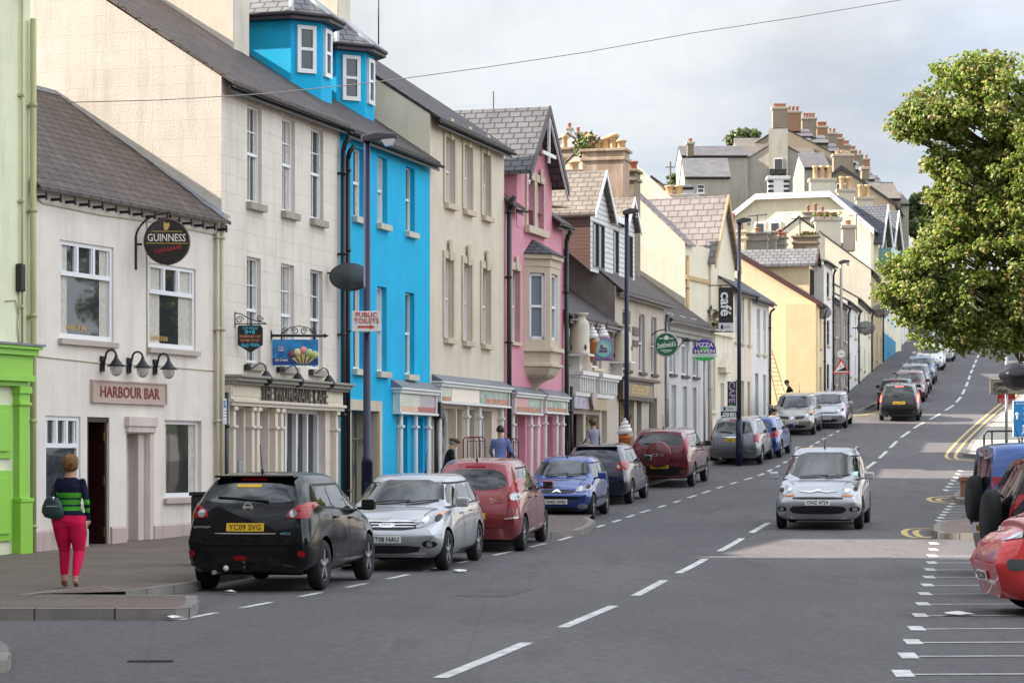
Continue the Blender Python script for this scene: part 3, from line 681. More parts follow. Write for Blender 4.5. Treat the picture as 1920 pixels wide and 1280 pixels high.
# ---- harbour bar
b = Bld('pub_building', 'low cream rendered bar with two doorways and a brown slate roof', PG, P0, 7.6, 6.55, 9.1, M_HARB, S_HARB, z0=.12, deep=.6, oh=.22, yr=3.6)
HB = b
k = dict(style='casement', dep=.11, sill=wall('harbour_sill', (.5, .43, .37)), sw=.075)
b.winpx(112, 213, 449, 634, **k); b.winpx(279, 367, 492, 651, **k); b.winpx(85, 151, 779, 946, **k)
b.winpx(309, 378, 787, 934, **{**k, 'style': 'plain', 'dep': .16})
# doorways
u0, z1 = b.uz(163.5, 781); u1 = b.uz(205, 781)[0]; b.opening(u0, u1, -.12, z1, .7)
mb = MB(); mb.box(u1 - .075, u1 - .01, .05, .66, -.1, z1 - .04)
for q in (.25, 1.2): mb.box(u1 - .085, u1 - .075, .14, .56, q, q + .75)
d = mb.build('door', BROWNW, b.root, bevel=.004); mb = MB()
for q in (.28, 1.2, 2.0): mb = MB(); mb.box(u1 - .09, u1 - .07, .055, .12, q, q + .17); mb.build('hinge', mat('brass', (.6, .42, .15), .3, metal=1), d)
mb = MB(); mb.box(u0, u0 + .07, .02, .7, -.1, z1); mb.box(u0 + .07, u1, .02, .14, z1 - .09, z1 - .001); mb.build('door_frame', BROWNW, b.root)
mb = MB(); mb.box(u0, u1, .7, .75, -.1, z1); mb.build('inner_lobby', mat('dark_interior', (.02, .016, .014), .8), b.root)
u0, z1 = b.uz(237, 812); u1 = b.uz(279, 812)[0]; b.opening(u0, u1, -.12, z1, .45)
mb = MB(); mb.box(u0 + .02, u1 - .28, .36, .42, -.1, z1 - .05); d = mb.build('door', BROWNW, b.root); mb = MB(); mb.box(u0 + .0, u0 + .09, .25, .45, -.1, z1 - .001); mb.box(u1 - .3, u1 - .22, .3, .43, -.1, z1 - .001); mb.build('frame', UP, d)
mb = MB(); mb.box(u1 - .24, u1 - .015, .08, .45, -.1, z1 - .001); mb.box(u1 + .005, u1 + .17, -.02, -.001, -.1, z1 + .12); mb.box(u0 - .06, u1 + .19, -.1, 0, z1 + .13, z1 + .31); mb.box(u0 - .03, u1 + .16, -.07, 0, z1 + .02, z1 + .13)
mb.build('door_surround', wall('pale_pink_surround', (.64, .55, .49)), b.root, bevel=.012)
b.wall(); b.roof(t=.06, v1=0)
# plinth in runs between the doors
seg = [(0, b.uz(163, 1030)[0] - .0), (b.uz(206, 1030)[0], b.uz(235, 1030)[0]), (b.uz(286, 1030)[0], b.L)]
mb = MB()
for a, c in seg: mb.box(a + .01, c - .01, -.045, -.001, -.3, .42); mb.add([(a + .01, -.045, .42), (c - .01, -.045, .42), (c - .01, -.001, .46), (a + .01, -.001, .46)], [(0, 1, 2, 3)])
mb.build('plinth', M_PLINTH, b.root)
# broken slates, brackets and lead flashing
for i in range(15): mb = MB(); u = .15 + i * (b.L - .3) / 14; mb.box(u - .025, u + .025, -.2, -.0, b.ze - .27, b.ze - .22); mb.box(u - .02, u + .02, -.21, -.18, b.ze - .3, b.ze - .16); mb.build('gutter_bracket', BLACK, b.root)
p = (b.zr - b.ze) / b.yr; mb = MB()
rg = random.Random(3); zz = []
for i in range(25): t = i / 24; y = -.2 + t * (b.yr + .2); zz.append((y, b.ze + y * p + .085 + rg.random() * .02, rg.random() * .06))
for (y0, z0_, w0_), (y1, z1_, w1_) in zip(zz, zz[1:]): mb.add([(b.L - .17 - w0_, y0, z0_), (b.L + .0, y0, z0_ + .05), (b.L + .0, y1, z1_ + .05), (b.L - .17 - w1_, y1, z1_)], [(0, 1, 2, 3)])
mb.build('lead_flashing', LEAD, b.root)
mb = MB(); mb.box(-.05, .45, b.yr - .18, b.yr + .18, b.zr + .1, b.zr + .22); mb.build('rusty_ridge_cap', mat('rust', (.25, .1, .03), .8, var=.4, vs=6), b.root, bevel=.04)
b.pipe(b.L - .28, .0, b.ze - .3, wall('cream_pipe', (.6, .55, .42)), y=-.07, r=.04, neck=False)
b.pipe(b.L - .12, .0, b.ze - .2, wall('cream_pipe', (.6, .55, .42)), y=-.08, r=.055, neck=True)
mb = MB(); z = b.uz(107, 665)[1] - .07; mb.tube([(.05, -.012, z + .02), (1.2, -.012, z), (2.6, -.012, z - .03), (4, -.012, z), (b.L - .3, -.012, z - .02)], .012, 5)
z = b.ze - .33; mb.tube([(.05, -.012, z + .1), (.3, -.02, z), (2.2, -.015, z - .03), (4, -.015, z + .01), (b.L - .2, -.012, z - .02)], .015, 5)
u = b.uz(275, 560)[0]; mb.tube([(u, -.012, z), (u, -.012, 3.6)], .012, 5); mb.build('cable', wall('cream_pipe', (.6, .55, .42)), b.root)
def on(bld, px, py, v=0):       # world point on (or v metres inside) a facade
    u, z = bld.uz(px, py, v); return bld.root.matrix_basis @ Vector((u, v, z)), u, z
def wroot(name, bld, u, y, z, label, cat, group=None):
    a = bld.root.rotation_euler.z; p = Matrix.Translation(bld.root.location) @ Matrix.Rotation(a, 4, 'Z') @ Vector((u, y, z))
    return tag(empty(name, p, a), label, cat, group)
# sign board
u0, z1 = b.uz(169, 711); u1 = b.uz(308, 711)[0]; z0 = b.uz(169, 754)[1]
r = wroot('shop_sign', b, (u0 + u1) / 2, 0, (z0 + z1) / 2, 'pale pink name board with dark red letters over the bar doors', 'sign'); w_, h_ = u1 - u0, z1 - z0
PINKB = mat('pale_pink_board', (.5, .37, .31), .5, var=.05)
mb = MB(); mb.box(-w_ / 2, w_ / 2, -.05, 0, -h_ / 2, h_ / 2); mb.build('board', PINKB, r)
mb = MB(); [mb.box(*q) for q in ((-w_ / 2, w_ / 2, -.07, -.05, h_ / 2 - .03, h_ / 2), (-w_ / 2, w_ / 2, -.07, -.05, -h_ / 2, -h_ / 2 + .03), (-w_ / 2, -w_ / 2 + .03, -.07, -.05, -h_ / 2 + .03, h_ / 2 - .03), (w_ / 2 - .03, w_ / 2, -.07, -.05, -h_ / 2 + .03, h_ / 2 - .03))]; mb.build('frame', M_PLINTH, r)
RED = mat('sign_dark_red', (.2, .025, .02), .5)
lettering('HARBOUR BAR', w_ * .8, h_ * .5, (0, -.052, 0), RED, r, bold=.012)
# swan neck lamps over the board
def swan(bld, px, py, lab):
    u, z = bld.uz(px, py); r = wroot('wall_lamp', bld, u, 0, z, lab, 'lamp', 'lamps above the bar sign')
    mb = MB(); mb.box(-.06, .06, -.04, 0, -.16, .12); mb.tube([(0, -.03, -.12), (0, -.06, .0), (0, -.09, .12)] + [(0, -.2 - .11 * math.cos(math.pi - t) * 1, .13 + .1 * math.sin(t)) for t in [math.pi * i / 6 for i in range(1, 7)]], .02, 7); mb.build('bracket', IRON, r, bevel=0)
    mb = MB(); mb.lathe([(.02, .12), (.035, .06), (.05, .03), (.11, -.05), (.17, -.1), (.15, -.1), (.05, .0)], (0, -.31, .03), n=18); mb.build('lamp_shade', IRON, r)
    mb = MB(); mb.lathe([(.11, -.1), (.115, -.15), (.1, -.21), (.06, -.26), (0, -.28)], (0, -.31, .03), n=16); mb.build('globe', mat('lamp_glass', (.7, .7, .68), .08, tr=.5), r)
for i, x in enumerate((190, 240, 289)): swan(b, x, 680 + i * 3, 'black swan-neck wall lamp over the board, ' + ('nearest the left window', 'in the middle of three', 'nearest the lamp-free right side')[i])
# round beer sign on an arm
p, u, z = on(b, 254, 453)
r = tag(empty('pub_sign', p, R(3)), 'round black beer sign with gold harp hanging from a curved iron bracket', 'sign')
mb = MB(); s_ = .0098
mb.box(-.03, .03, -.03, .03, -.52, .1); mb.tube([(-.0, 0, .0), (-.0, 0, .02)] + [(.0 + .62 * (1 - math.cos(t)), 0, .02 + .52 * math.sin(t)) for t in [math.pi / 2 * i / 8 for i in range(1, 9)]] + [(.64, 0, .54), (.64, 0, .44)], .02, 7); mb.box(-.04, .12, -.02, .02, -.07, -.03); mb.build('bracket', IRON, r)
mb = MB(); mb.lathe([(0, -.07), (.4, -.07), (.43, -.05), (.43, .05), (.4, .07), (0, .07)], (.58, 0, 0), axis='y', n=40, sm=False); disc = mb.build('disc', mat('sign_black_gloss', (.012, .01, .01), .2, coat=.5), r)
mb = MB(); mb.lathe([(.405, -.085), (.425, -.085), (.425, -.06), (.405, -.06)], (.58, 0, 0), axis='y', n=40); mb.build('rim', mat('sign_bronze', (.12, .07, .05), .4, metal=.5), r)
GOLD = mat('sign_gold', (.62, .42, .12), .4, metal=.3); CREAML = mat('sign_cream', (.8, .74, .62), .5); REDS = mat('sign_red', (.45, .03, .03), .5)
lettering('GUINNESS', .7, .14, (.58, -.072, .07), CREAML, r, bold=.01)
mb = MB(); mb.tube([(.34 + .018 * i, -.078, -.19 + .05 * math.sin(i * 1.9) * (1 if i % 3 else 1.6) + i * .003) for i in range(28)], .007, 5); mb.tube([(.36, -.078, -.2), (.6, -.078, -.16), (.86, -.078, -.1), (.83, -.078, -.15)], .006, 5); mb.build('signature', REDS, r)
mb = MB(); mb.box(.2, .96, -.078, -.07, -.04, -.028); mb.box(.3, .86, -.078, -.07, .18, .19)
mb.prism([(.54, .2), (.6, .22), (.64, .3), (.62, .35), (.58, .33), (.53, .36), (.52, .28)], -.08, -.07); mb.build('harp', GOLD, r)
# small parking plate and black pipe between bar and café
p, u, z = on(b, 413, 770)
r = wroot('parking_plate', b, u - .02, -.09, z, 'small white and blue parking plate on a black downpipe beside the bar', 'sign')
mb = MB(); mb.box(-.11, .13, -.05, -.03, -.26, .24); mb.build('plate', PAINTW, r); mb = MB(); mb.box(-.09, -.01, -.056, -.05, .06, .2); mb.build('symbol', mat('sign_blue', (.02, .1, .5), .5), r)
lettering('P', .05, .1, (-.05, -.058, .13), PAINTW, r); mb = MB()
for q in range(6): mb.box(.01 if q < 3 else -.09, .11, -.054, -.05, .17 - q * .06, .185 - q * .06)
mb.build('small_print', mat('print_grey', (.2, .2, .25), .6), r)
b.pipe(b.L - .0, -.1, b.uz(413, 735)[1], BLACK, y=-.1, r=.06, neck=False, name='black_conduit')
for px, py in ((126, 612), (284, 632)):
    u, z = b.uz(px, py); lettering('HARBOUR BAR', .62, .09, (u + .42, .075, z), mat('sign_gold', (.62, .42, .12), .4, metal=.3), b.root, name='window_lettering', depth=.002, bold=.005)
b.curtains()
# ---- promenade café building
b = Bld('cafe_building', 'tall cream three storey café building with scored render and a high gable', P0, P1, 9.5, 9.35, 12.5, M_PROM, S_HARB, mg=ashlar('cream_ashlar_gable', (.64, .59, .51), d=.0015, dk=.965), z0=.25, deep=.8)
CB = b
k = dict(style='sash', dep=.16, sill=wall('stone_sill', (.38, .35, .29)), sw=.05, bars=1, sh=.15, so=.12)
h1 = b.uz(464, 195)[1] - b.uz(464, 378)[1]; b.winrow([(464, 490.5), (529, 553), (583, 606)], 378, h1, **{**k, 'bars': 2})
h2 = b.uz(463, 480)[1] - b.uz(463, 680)[1]; b.winrow([(463, 489), (527, 551.5), (582, 605)], 680, h2, **{**k, 'bars': 2})
# shopfront
zc = b.uz(425, 705)[1]; zf0 = b.uz(431, 750)[1]
SHOP = mat('shop_cream_paint', (.7, .62, .51), .55, var=.05, stain=.15, bump=.001); LIL = mat('lilac_grey_door', (.3, .3, .36), .4)
us = lambda x, y=800: b.uz(x, y)[0]
b.opening(us(433), us(457), -.1, zf0 - .15, .35); b.opening(us(478), us(503), -.1, zf0 - .15, .35); b.opening(us(527), us(610), .62, zf0 - .1, .3)
b.wall(); b.roof(t=.07, v0=.03, v1=0, ridge=True); b.gutter(-.05, b.L)
for a, c in ((433, 457), (478, 503)):
    mb = MB(); a_, c_ = us(a), us(c); mb.box(a_, c_, .3, .36, -.1, 2.25); d = mb.build('door', LIL, b.root, bevel=.004); mb = MB(); mb.box(a_, c_, .32, .34, 2.32, zf0 - .15); mb.build('fanlight', PANE, d); mb = MB(); mb.box(a_, c_, .26, .36, 2.25, 2.32); mb.box(a_, a_ + .07, .26, .34, 2.32, zf0 - .2); mb.build('frame', UP, d)
a_, c_ = us(527), us(610); zz = zf0 - .1
mb = MB(); mb.quad((a_, .26, .62), (c_, .26, .62), (c_, .26, zz), (a_, .26, zz)); p = mb.build('window', PANE, b.root, recalc=False); mb = MB()
for i in range(5): x = a_ + (c_ - a_ - .08) * i / 4; mb.box(x, x + .08, .16, .27, .62, zz)
mb.box(a_, c_, .16, .27, zz - .09, zz); mb.box(a_, c_, .12, .27, .62, .72); mb.build('frame', UP, p)
mb = MB(); mb.quad((a_ + .1, .3, .62), (a_ + 1.4, .3, .62), (a_ + 1.4, .3, zz), (a_ + .1, .3, zz)); mb.build('blind', M_TRIM, p, recalc=False)
mb = MB(); L = b.L
mb.box(.05, L - .08, -.42, 0, zc - .02, zc + .03); mb.box(.07, L - .1, -.36, 0, zc - .1, zc - .02); mb.box(.09, L - .12, -.28, 0, zc - .16, zc - .1)
mb.build('shop_cornice', wall('grey_cornice', (.33, .31, .27)), b.root, bevel=.01)
mb = MB(); mb.box(.12, L - .2, -.16, 0, zf0 + .02, zc - .16); mb.box(.16, L - .24, -.175, -.16, zf0 + .08, zc - .22); mb.build('fascia', wall('fascia_cream', (.76, .68, .54), stain=.25), b.root, bevel=.006)
mb = MB(); mb.box(.08, L - .16, -.24, 0, zf0 - .04, zf0 + .02); mb.box(.1, L - .18, -.19, 0, zf0 - .11, zf0 - .04); mb.build('lower_cornice', SHOP, b.root, bevel=.008)
for x in (429, 464, 474, 508, 519, 622):
    mb = MB(); u = us(x); w_ = .07; mb.box(u - w_, u + w_, -.13, 0, -.2, zf0 - .11); mb.box(u - w_ - .03, u + w_ + .03, -.17, 0, zf0 - .2, zf0 - .12); mb.box(u - w_ - .03, u + w_ + .03, -.17, 0, zf0 - .55, zf0 - .5)
    mb.box(u - w_ - .03, u + w_ + .03, -.17, 0, -.2, .35); mb.build('pilaster', SHOP, b.root, bevel=.008)
mb = MB(); mb.box(us(527), us(612), -.05, -.001, -.2, .6); mb.build('stall_riser', SHOP, b.root)
mb = MB(); u = us(450, 860); mb.box(u - .11, u + .11, -.03, 0, 1.0, 1.5); mb.build('intercom', STEEL, b.root, bevel=.01)
u0, u1 = b.uz(472, 730)[0], b.uz(597, 730)[0]
r = wroot('shop_lettering', b, (u0 + u1) / 2, -.18, (zf0 + zc) / 2 - .05, 'raised grey brown café name letters along the cream fascia', 'sign')
BRL = mat('letter_bronze', (.12, .1, .075), .5); o = lettering('THE PROMENADE CAFE', u1 - u0, .36, (0, 0, 0), BRL, r, depth=.05, bold=.008)
for i, (x, y) in enumerate(((459, 690), (520, 694), (580, 699))):
    u, z = b.uz(x, y); r = wroot('swan_neck_spotlight', b, u, 0, z + .02, 'black swan-neck spotlight over the café fascia, ' + ('nearest the bar', 'middle of the three', 'nearest the blue house')[i], 'lamp', 'spotlights over the café fascia'); r.scale = (.75,) * 3
    mb = MB(); mb.box(-.07, .07, -.12, 0, -.09, .07); mb.tube([(0, -.1, 0), (.1, -.18, -.03), (.25, -.22, .05), (.4, -.28, .13), (.5, -.34, .1), (.54, -.38, .0), (.55, -.4, -.12)], .018, 7); mb.build('bracket', IRON, r)
    mb = MB(); mb.lathe([(.02, .06), (.06, .04), (.16, -.1), (.19, -.2), (.17, -.24), (.08, -.33), (0, -.36)], (.55, -.4, -.14), n=16); mb.build('lamp_head', IRON, r)
b.curtains()
# hanging signs of the café
def scroll(mb, cx, cz, r, n=10, turns=1.4, flip=1, w=.01, ph=0):
    mb.tube([(cx + flip * r * (1 - .75 * t) * math.cos(ph + t * turns * 2 * math.pi), 0, cz + r * (1 - .75 * t) * math.sin(ph + t * turns * 2 * math.pi)) for t in [i / (n * 2) for i in range(n * 2 + 1)]], w, 5)
p, u, z = on(b, 440, 607)
r = tag(empty('hanging_sign', p, R(4)), 'black shield-shaped guest house sign with coloured writing on a scrolled bracket', 'sign'); s_ = 1 / 94
mb = MB(); mb.box(-.015, .015, -.015, .015, -.08, .24); mb.tube([(0, 0, .0), (.64, 0, -.0)], .012, 6); mb.tube([(0, 0, .22), (.12, 0, .2), (.3, 0, .1), (.5, 0, .04), (.62, 0, .02)], .011, 6); scroll(mb, .1, .08, .08); scroll(mb, .5, .12, .07, flip=-1, ph=3); mb.build('bracket', IRON, r)
mb = MB(); sh = [(.08, -.03), (.52, -.03), (.56, -.08), (.56, -.42), (.31, -.58), (.06, -.42), (.06, -.08)]; mb.prism(sh, -.02, .02); mb.build('board', mat('sign_black', (.012, .012, .014), .4), r)
CY = mat('sign_cyan', (.08, .5, .7), .5); OR = mat('sign_orange', (.7, .28, .12), .5)
for t, w_, h_, zz, m_ in (('CUP HOUSE', .3, .05, -.085, CY), ('B+B', .2, .08, -.16, CY), ('PROMENADE CAFE', .42, .05, -.25, OR), ('ROOMS TO LET', .38, .05, -.33, OR), ('Apply Within', .38, .1, -.43, CY)): lettering(t, w_, h_, (.31, -.022, zz), m_, r, bold=.01, shear=.3 if 'App' in t else 0, depth=.003)
p, u, z = on(b, 508, 629)
r = tag(empty('hanging_sign', p, R(4)), 'rectangular ice cream sign with cones on blue sky under a black arrow bar', 'sign')
mb = MB(); mb.tube([(0, 0, 0), (1.1, 0, -.0)], .028, 7); mb.prism([(-.04, 0), (0, .14), (.04, 0), (0, -.14)], -.02, .02); mb.prism([(1.1, -.05), (1.2, 0), (1.1, .05)], -.02, .02); mb.tube([(.22, 0, 0), (.22, 0, -.1)], .02, 5); mb.tube([(.9, 0, 0), (.9, 0, -.1)], .02, 5)
for cx_, f in ((.28, 1), (.5, -1), (.68, 1), (.88, -1)): scroll(mb, cx_, .09, .075, flip=f)
mb.tube([(.2, 0, .03), (.4, 0, .17), (.58, 0, .2), (.76, 0, .17), (.95, 0, .03)], .01, 5); mb.build('bracket', IRON, r)
SKYP = mat('poster_blue', (.03, .26, .55), .45, var=.5, vs=3.5); mb = MB(); mb.box(.03, .98, -.02, .02, -.62, -.08); mb.build('board', SKYP, r)
mb = MB(); mb.box(.031, .979, -.023, -.0205, -.6, -.47); mb.build('blue_band', mat('poster_navy', (.02, .05, .22), .45), r)
mb = MB(); mb.box(.14, .28, -.026, -.021, -.37, -.2); mb.box(.155, .265, -.03, -.026, -.43, -.39); mb.build('logo_panel', mat('poster_royal', (.02, .12, .45), .4), r)
lettering('DALE\nFARM', .11, .11, (.21, -.028, -.27), PAINTW, r, bold=.01, depth=.003); lettering('Ice Cream', .26, .06, (.22, -.026, -.5), PAINTW, r, shear=.3, bold=.02, depth=.003)
cols = [((.18, .06, .1), .43), ((.75, .68, .35), .55), ((.8, .3, .32), .67), ((.45, .65, .35), .79), ((.6, .6, .2), .91)]
for i, (c_, x) in enumerate(cols):
    zz = -.3 - abs(i - 2) * .045; m_ = mat('scoop_%s' % ('plum', 'vanilla', 'strawberry', 'mint', 'lime')[i], c_, .5)
    mb = MB(); mb.lathe([(0, -.05), (.05, -.04), (.075, -.02), (.08, 0)], (x if i < 4 else .9, -.02, zz), axis='y', n=18); o = mb.build('ice_cream_scoop', m_, r)
    mb = MB(); mb.prism([(x - .05, zz - .05), (x + .05 if i < 4 else .95, zz - .05), (.67 + (x - .67) * .25, -.61)], -.032, -.022); mb.build('cone', mat('cone_yellow', (.6, .45, .1), .5), o)
# ---- bright blue house
b = Bld('townhouse', 'bright blue rendered three storey house with two canted dormers', P1, P2, 9.5, 9.3, 12.45, M_BLUE, S_DARK, z0=.35, deep=.9)
BB = b
SILB = wall('blue_house_sill', (.6, .56, .47)); k = dict(style='sash', dep=.2, sill=SILB, sw=.045, sh=.14, so=.12)
b.winrow([(662.5, 683), (708, 726), (761, 777.5)], 405, b.uz(662.5, 275)[1] - b.uz(662.5, 405)[1], **k)
b.winrow([(662.5, 683), (707, 725), (760, 777)], 691, b.uz(707, 536)[1] - b.uz(707, 696)[1], **k)
us = lambda x, y=760: b.uz(x, y)[0]
zd = b.uz(656, 768)[1]; b.opening(us(656), us(709), -.2, zd, 1.1)
zs0 = b.uz(740, 776)[1]
for a, c in ((743, 764), (779, 793)): b.opening(us(a), us(c), .55, zs0 - .05, .3)
b.wall(); b.roof(v0=0, v1=0); b.gutter(0, b.L + .1); b.curtains(); b.pipe(.22, .1, 8.2, BLACK, y=-.12, r=.06)
b.pipe(-.08, .0, 8.35, BLACK, y=-.12, r=.06)
mb = MB(); a_, c_ = us(652), us(714); zz = b.uz(652, 748)[1]; mb.box(a_, us(656), -.04, 0.0, -.2, zz); mb.box(us(709), c_, -.04, 0.0, -.2, zz); mb.box(us(656), us(709), -.04, 0.0, zd, zz); mb.box(us(709) - .012, us(709) - .002, 0, 1.1, -.2, zd); mb.build('door_surround', M_TRIM, b.root)
mb = MB(); mb.box(us(656), us(709), 1.05, 1.1, -.2, zd); d = mb.build('door', mat('dark_door', (.02, .018, .02), .5), b.root); mb = MB()  # door in one even near-black colour
for i in range(5): x = us(656) + .08 + i * .3; mb.box(x, x + .04, .3, .34, -.2, zd)
mb.box(us(656), us(709) - .02, .3, .34, 1.9, 1.94); mb.build('security_grille', mat('olive_metal', (.13, .12, .09), .5), d)
u = us(706); mb = MB(); mb.box(u - .04, u + .06, .5, .6, 1.1, 1.35); mb.build('entry_phone', STEEL, b.root)
WHP = mat('shopfront_white', (.76, .755, .73), .45, var=.05, bump=.001)
def mural_mats(): return [mat('panel_pale_green', (.52, .58, .47), .25, var=.15, vs=3), mat('panel_peach', (.62, .38, .26), .25, var=.15, vs=3), mat('panel_crimson', (.32, .02, .05), .25), mat('panel_mauve', (.35, .31, .35), .25)]
MM = mural_mats()
MOS = mat('panel_mosaic_green', (.3, .42, .36), .3, var=.6, vs=9); MOO = mat('panel_mosaic_orange', (.45, .17, .09), .3, var=.7, vs=14)
def shopfront(b, xa, xb, ytop, ypan, ybot, cols, panels, bxu=None, name='shopfront', pr=.15, base=True):
    """cornice, sign box with coloured panels, slim columns; xs as seen on the wall, ys at xa"""
    ua, zt = b.uz(xa, ytop); ub = b.uz(xb, ytop)[0]; zp = b.uz(xa, ypan)[1]; zb = b.uz(xa, ybot)[1]
    mb = MB(); mb.box(ua - .1, ub + .1, -pr - .14, 0, zp - .05, zp); mb.box(ua - .05, ub + .05, -pr - .09, 0, zp - .13, zp - .05); mb.box(ua, ub, -pr, 0, zb + .06, zp - .13)
    mb.box(ua - .03, ub + .03, -pr - .08, 0, zb, zb + .055); mb.box(ua, ua + .07, -pr - .05, -pr, zb + .06, zp - .13); mb.box(ub - .07, ub, -pr - .05, -pr, zb + .06, zp - .13)
    for u in cols: mb.tube([(u, -.09, -.25), (u, -.09, zb - .001)], .055, 10); mb.box(u - .085, u + .085, -.17, 0, zb - .32, zb - .26); mb.box(u - .085, u + .085, -.17, 0, -.25, .35)
    f = mb.build(name, WHP, b.root, bevel=.012)
    mb = MB(); mb.add([(ua - .1, -pr - .14, zp + .004), (ub + .1, -pr - .14, zp + .004), (ub + .1, -.01, zt), (ua - .1, -.01, zt), (ua - .1, -.01, zp + .004), (ub + .1, -.01, zp + .004)], [(0, 1, 2, 3), (0, 3, 4), (1, 5, 2), (0, 4, 5, 1)]); mb.build('lead_top', LEAD, f)
    a = ua + .08; c = ub - .08; mats = list({id(p[4]): p[4] for p in panels}.values()); mb = MB()
    for x0, x1, z0, z1, m in panels:
        H = zp - .15 - (zb + .08); mb.box(a + (c - a) * x0 + .001, a + (c - a) * x1, -pr - .02, -pr - .002, zb + .08 + H * z0 + .001, zb + .08 + H * z1, mats.index(m))
    mb.build('sign_panels', mats, f, bevel=0); return f, ua, ub, zb, zp
shopfront(b, 736, 806, 711, 726, 776, [us(745), us(773), us(797)], [(0, .55, .3, 1, MM[0]), (0, .5, 0, .3, MM[1]), (.5, 1, 0, .3, MM[2]), (.55, 1, .3, 1, MM[3])])
for a, c in ((743, 764), (779, 793)):
    a_, c_ = us(a), us(c); b.win(a_, c_, .55, zs0 - .05, style='plain', dep=.3, cut=False, gm=mat('window_display', (.09, .07, .12), .15, var=.6, vs=6), fm=WHP)
# dormers: canted bays rising from the roof
def canted(b, px0, px1, v, zb_, zt_, cant=.75, deep=3.2, name='dormer'):
    u0, _ = b.uz(px0, 100, v); u1, _ = b.uz(px1, 100, v); c = cant * .72
    pl = [(u0 - c, v + deep), (u0 - c, v + c), (u0, v), (u1, v), (u1 + c, v + c), (u1 + c, v + deep)]
    z0 = -b.z0; zt = zt_ + z0; zb = zb_ + z0; par = None; mb = MB()
    def rz(y): return b.ze + (b.zr - b.ze) / b.yr * y - .1
    n = len(pl)
    for i in range(n - 1):
        (x0, y0), (x1, y1) = pl[i], pl[i + 1]
        mb.quad((x0, y0, min(rz(y0), zt)), (x1, y1, min(rz(y1), zt)), (x1, y1, zt), (x0, y0, zt))
    mb.poly([(x, y, zt) for x, y in pl])
    d = mb.build(name, b.mw, b.root, recalc=False)
    # windows set into three faces
    for i, hgt in ((1, 1.1), (2, 1.12), (3, 1.1)):
        (x0, y0), (x1, y1) = pl[i], pl[i + 1]; L_ = math.hypot(x1 - x0, y1 - y0); ang = math.atan2(y1 - y0, x1 - x0); ww = min(.62, L_ * .62)
        q = empty('w', (0, 0, 0)); bpy.data.objects.remove(q)
        bb = MB(); zc = max(rz(y0), rz(y1)) + .3; zc = zt - .12 - hgt if i else zc
        a, e = (L_ - ww) / 2, (L_ + ww) / 2
        g = MB(); g.quad((a + .04, -.03, zc), (e - .04, -.03, zc), (e - .04, -.03, zc + hgt), (a + .04, -.03, zc + hgt)); w = g.build('window', PANE, d, recalc=False)
        w.matrix_local = Matrix.Translation((x0, y0, 0)) @ Matrix.Rotation(ang, 4, 'Z')
        f = MB()
        for q in ((a, a + .09, zc, zc + hgt), (e - .09, e, zc, zc + hgt), (a + .09, e - .09, zc + hgt - .09, zc + hgt), (a + .09, e - .09, zc, zc + .1), (a + .09, e - .09, zc + hgt / 2 - .03, zc + hgt / 2 + .04)): f.box(q[0], q[1], -.07, .01, q[2], q[3])
        f.build('frame', UP, w)
    # roof of the dormer
    cx = (u0 + u1) / 2; ov = .26; ring = []
    for x, y in pl: ring.append((cx + (x - cx) * 1.0 + (ov if x > cx else -ov) * (1 if abs(y - v) > .01 else .5), y - (ov if y < v + c + .01 else 0) * (1 if abs(y - v) < .01 else .45)))
    mb = MB(); ap = (cx, v + c + .35, zt + 1.05); bk = (cx, v + deep, zt + 1.05)
    ee = [(x, y, zt + .1) for x, y in ring]
    mb.poly([ee[0], ee[1], ap, bk]); mb.poly([ee[1], ee[2], ap]); mb.poly([ee[2], ee[3], ap]); mb.poly([ee[3], ee[4], ap]); mb.poly([ee[4], ee[5], bk, ap])
    r = mb.build('dormer_roof', S_GREY, d, recalc=False)
    mb = MB()
    for e in ee[1:5]:
        mb.tube([e, ap], .06, 5)
    mb.build('hip_flashing', mat('bright_lead', (.55, .56, .57), .4), d)
    mb = MB(); mb.add([(x, y, zt - .02) for x, y in ring] + [(x, y, zt + .1) for x, y in ring], [(i, i + 1, i + 7, i + 6) for i in range(5)] + [(5, 4, 3, 2, 1, 0)])
    mb.tube([(x, y, zt + .1) for x, y in ring], .055, 6); mb.build('dormer_gutter', BARGE, d)
canted(b, 602, 622, 1.15, 10.2, 11.95); canted(b, 684, 702, 1.15, 10.1, 11.75)
b.chimney(0, 3.55, .9, 2.4, b.ze + .8, b.ze + 6.5, wall('chimney_cream', (.68, .61, .5)), pots=4); b.chimney(b.L - 1.3, 2.6, .9, 1.6, b.ze + .8, b.ze + 6.0, wall('chimney_cream', (.68, .61, .5)), pots=4)
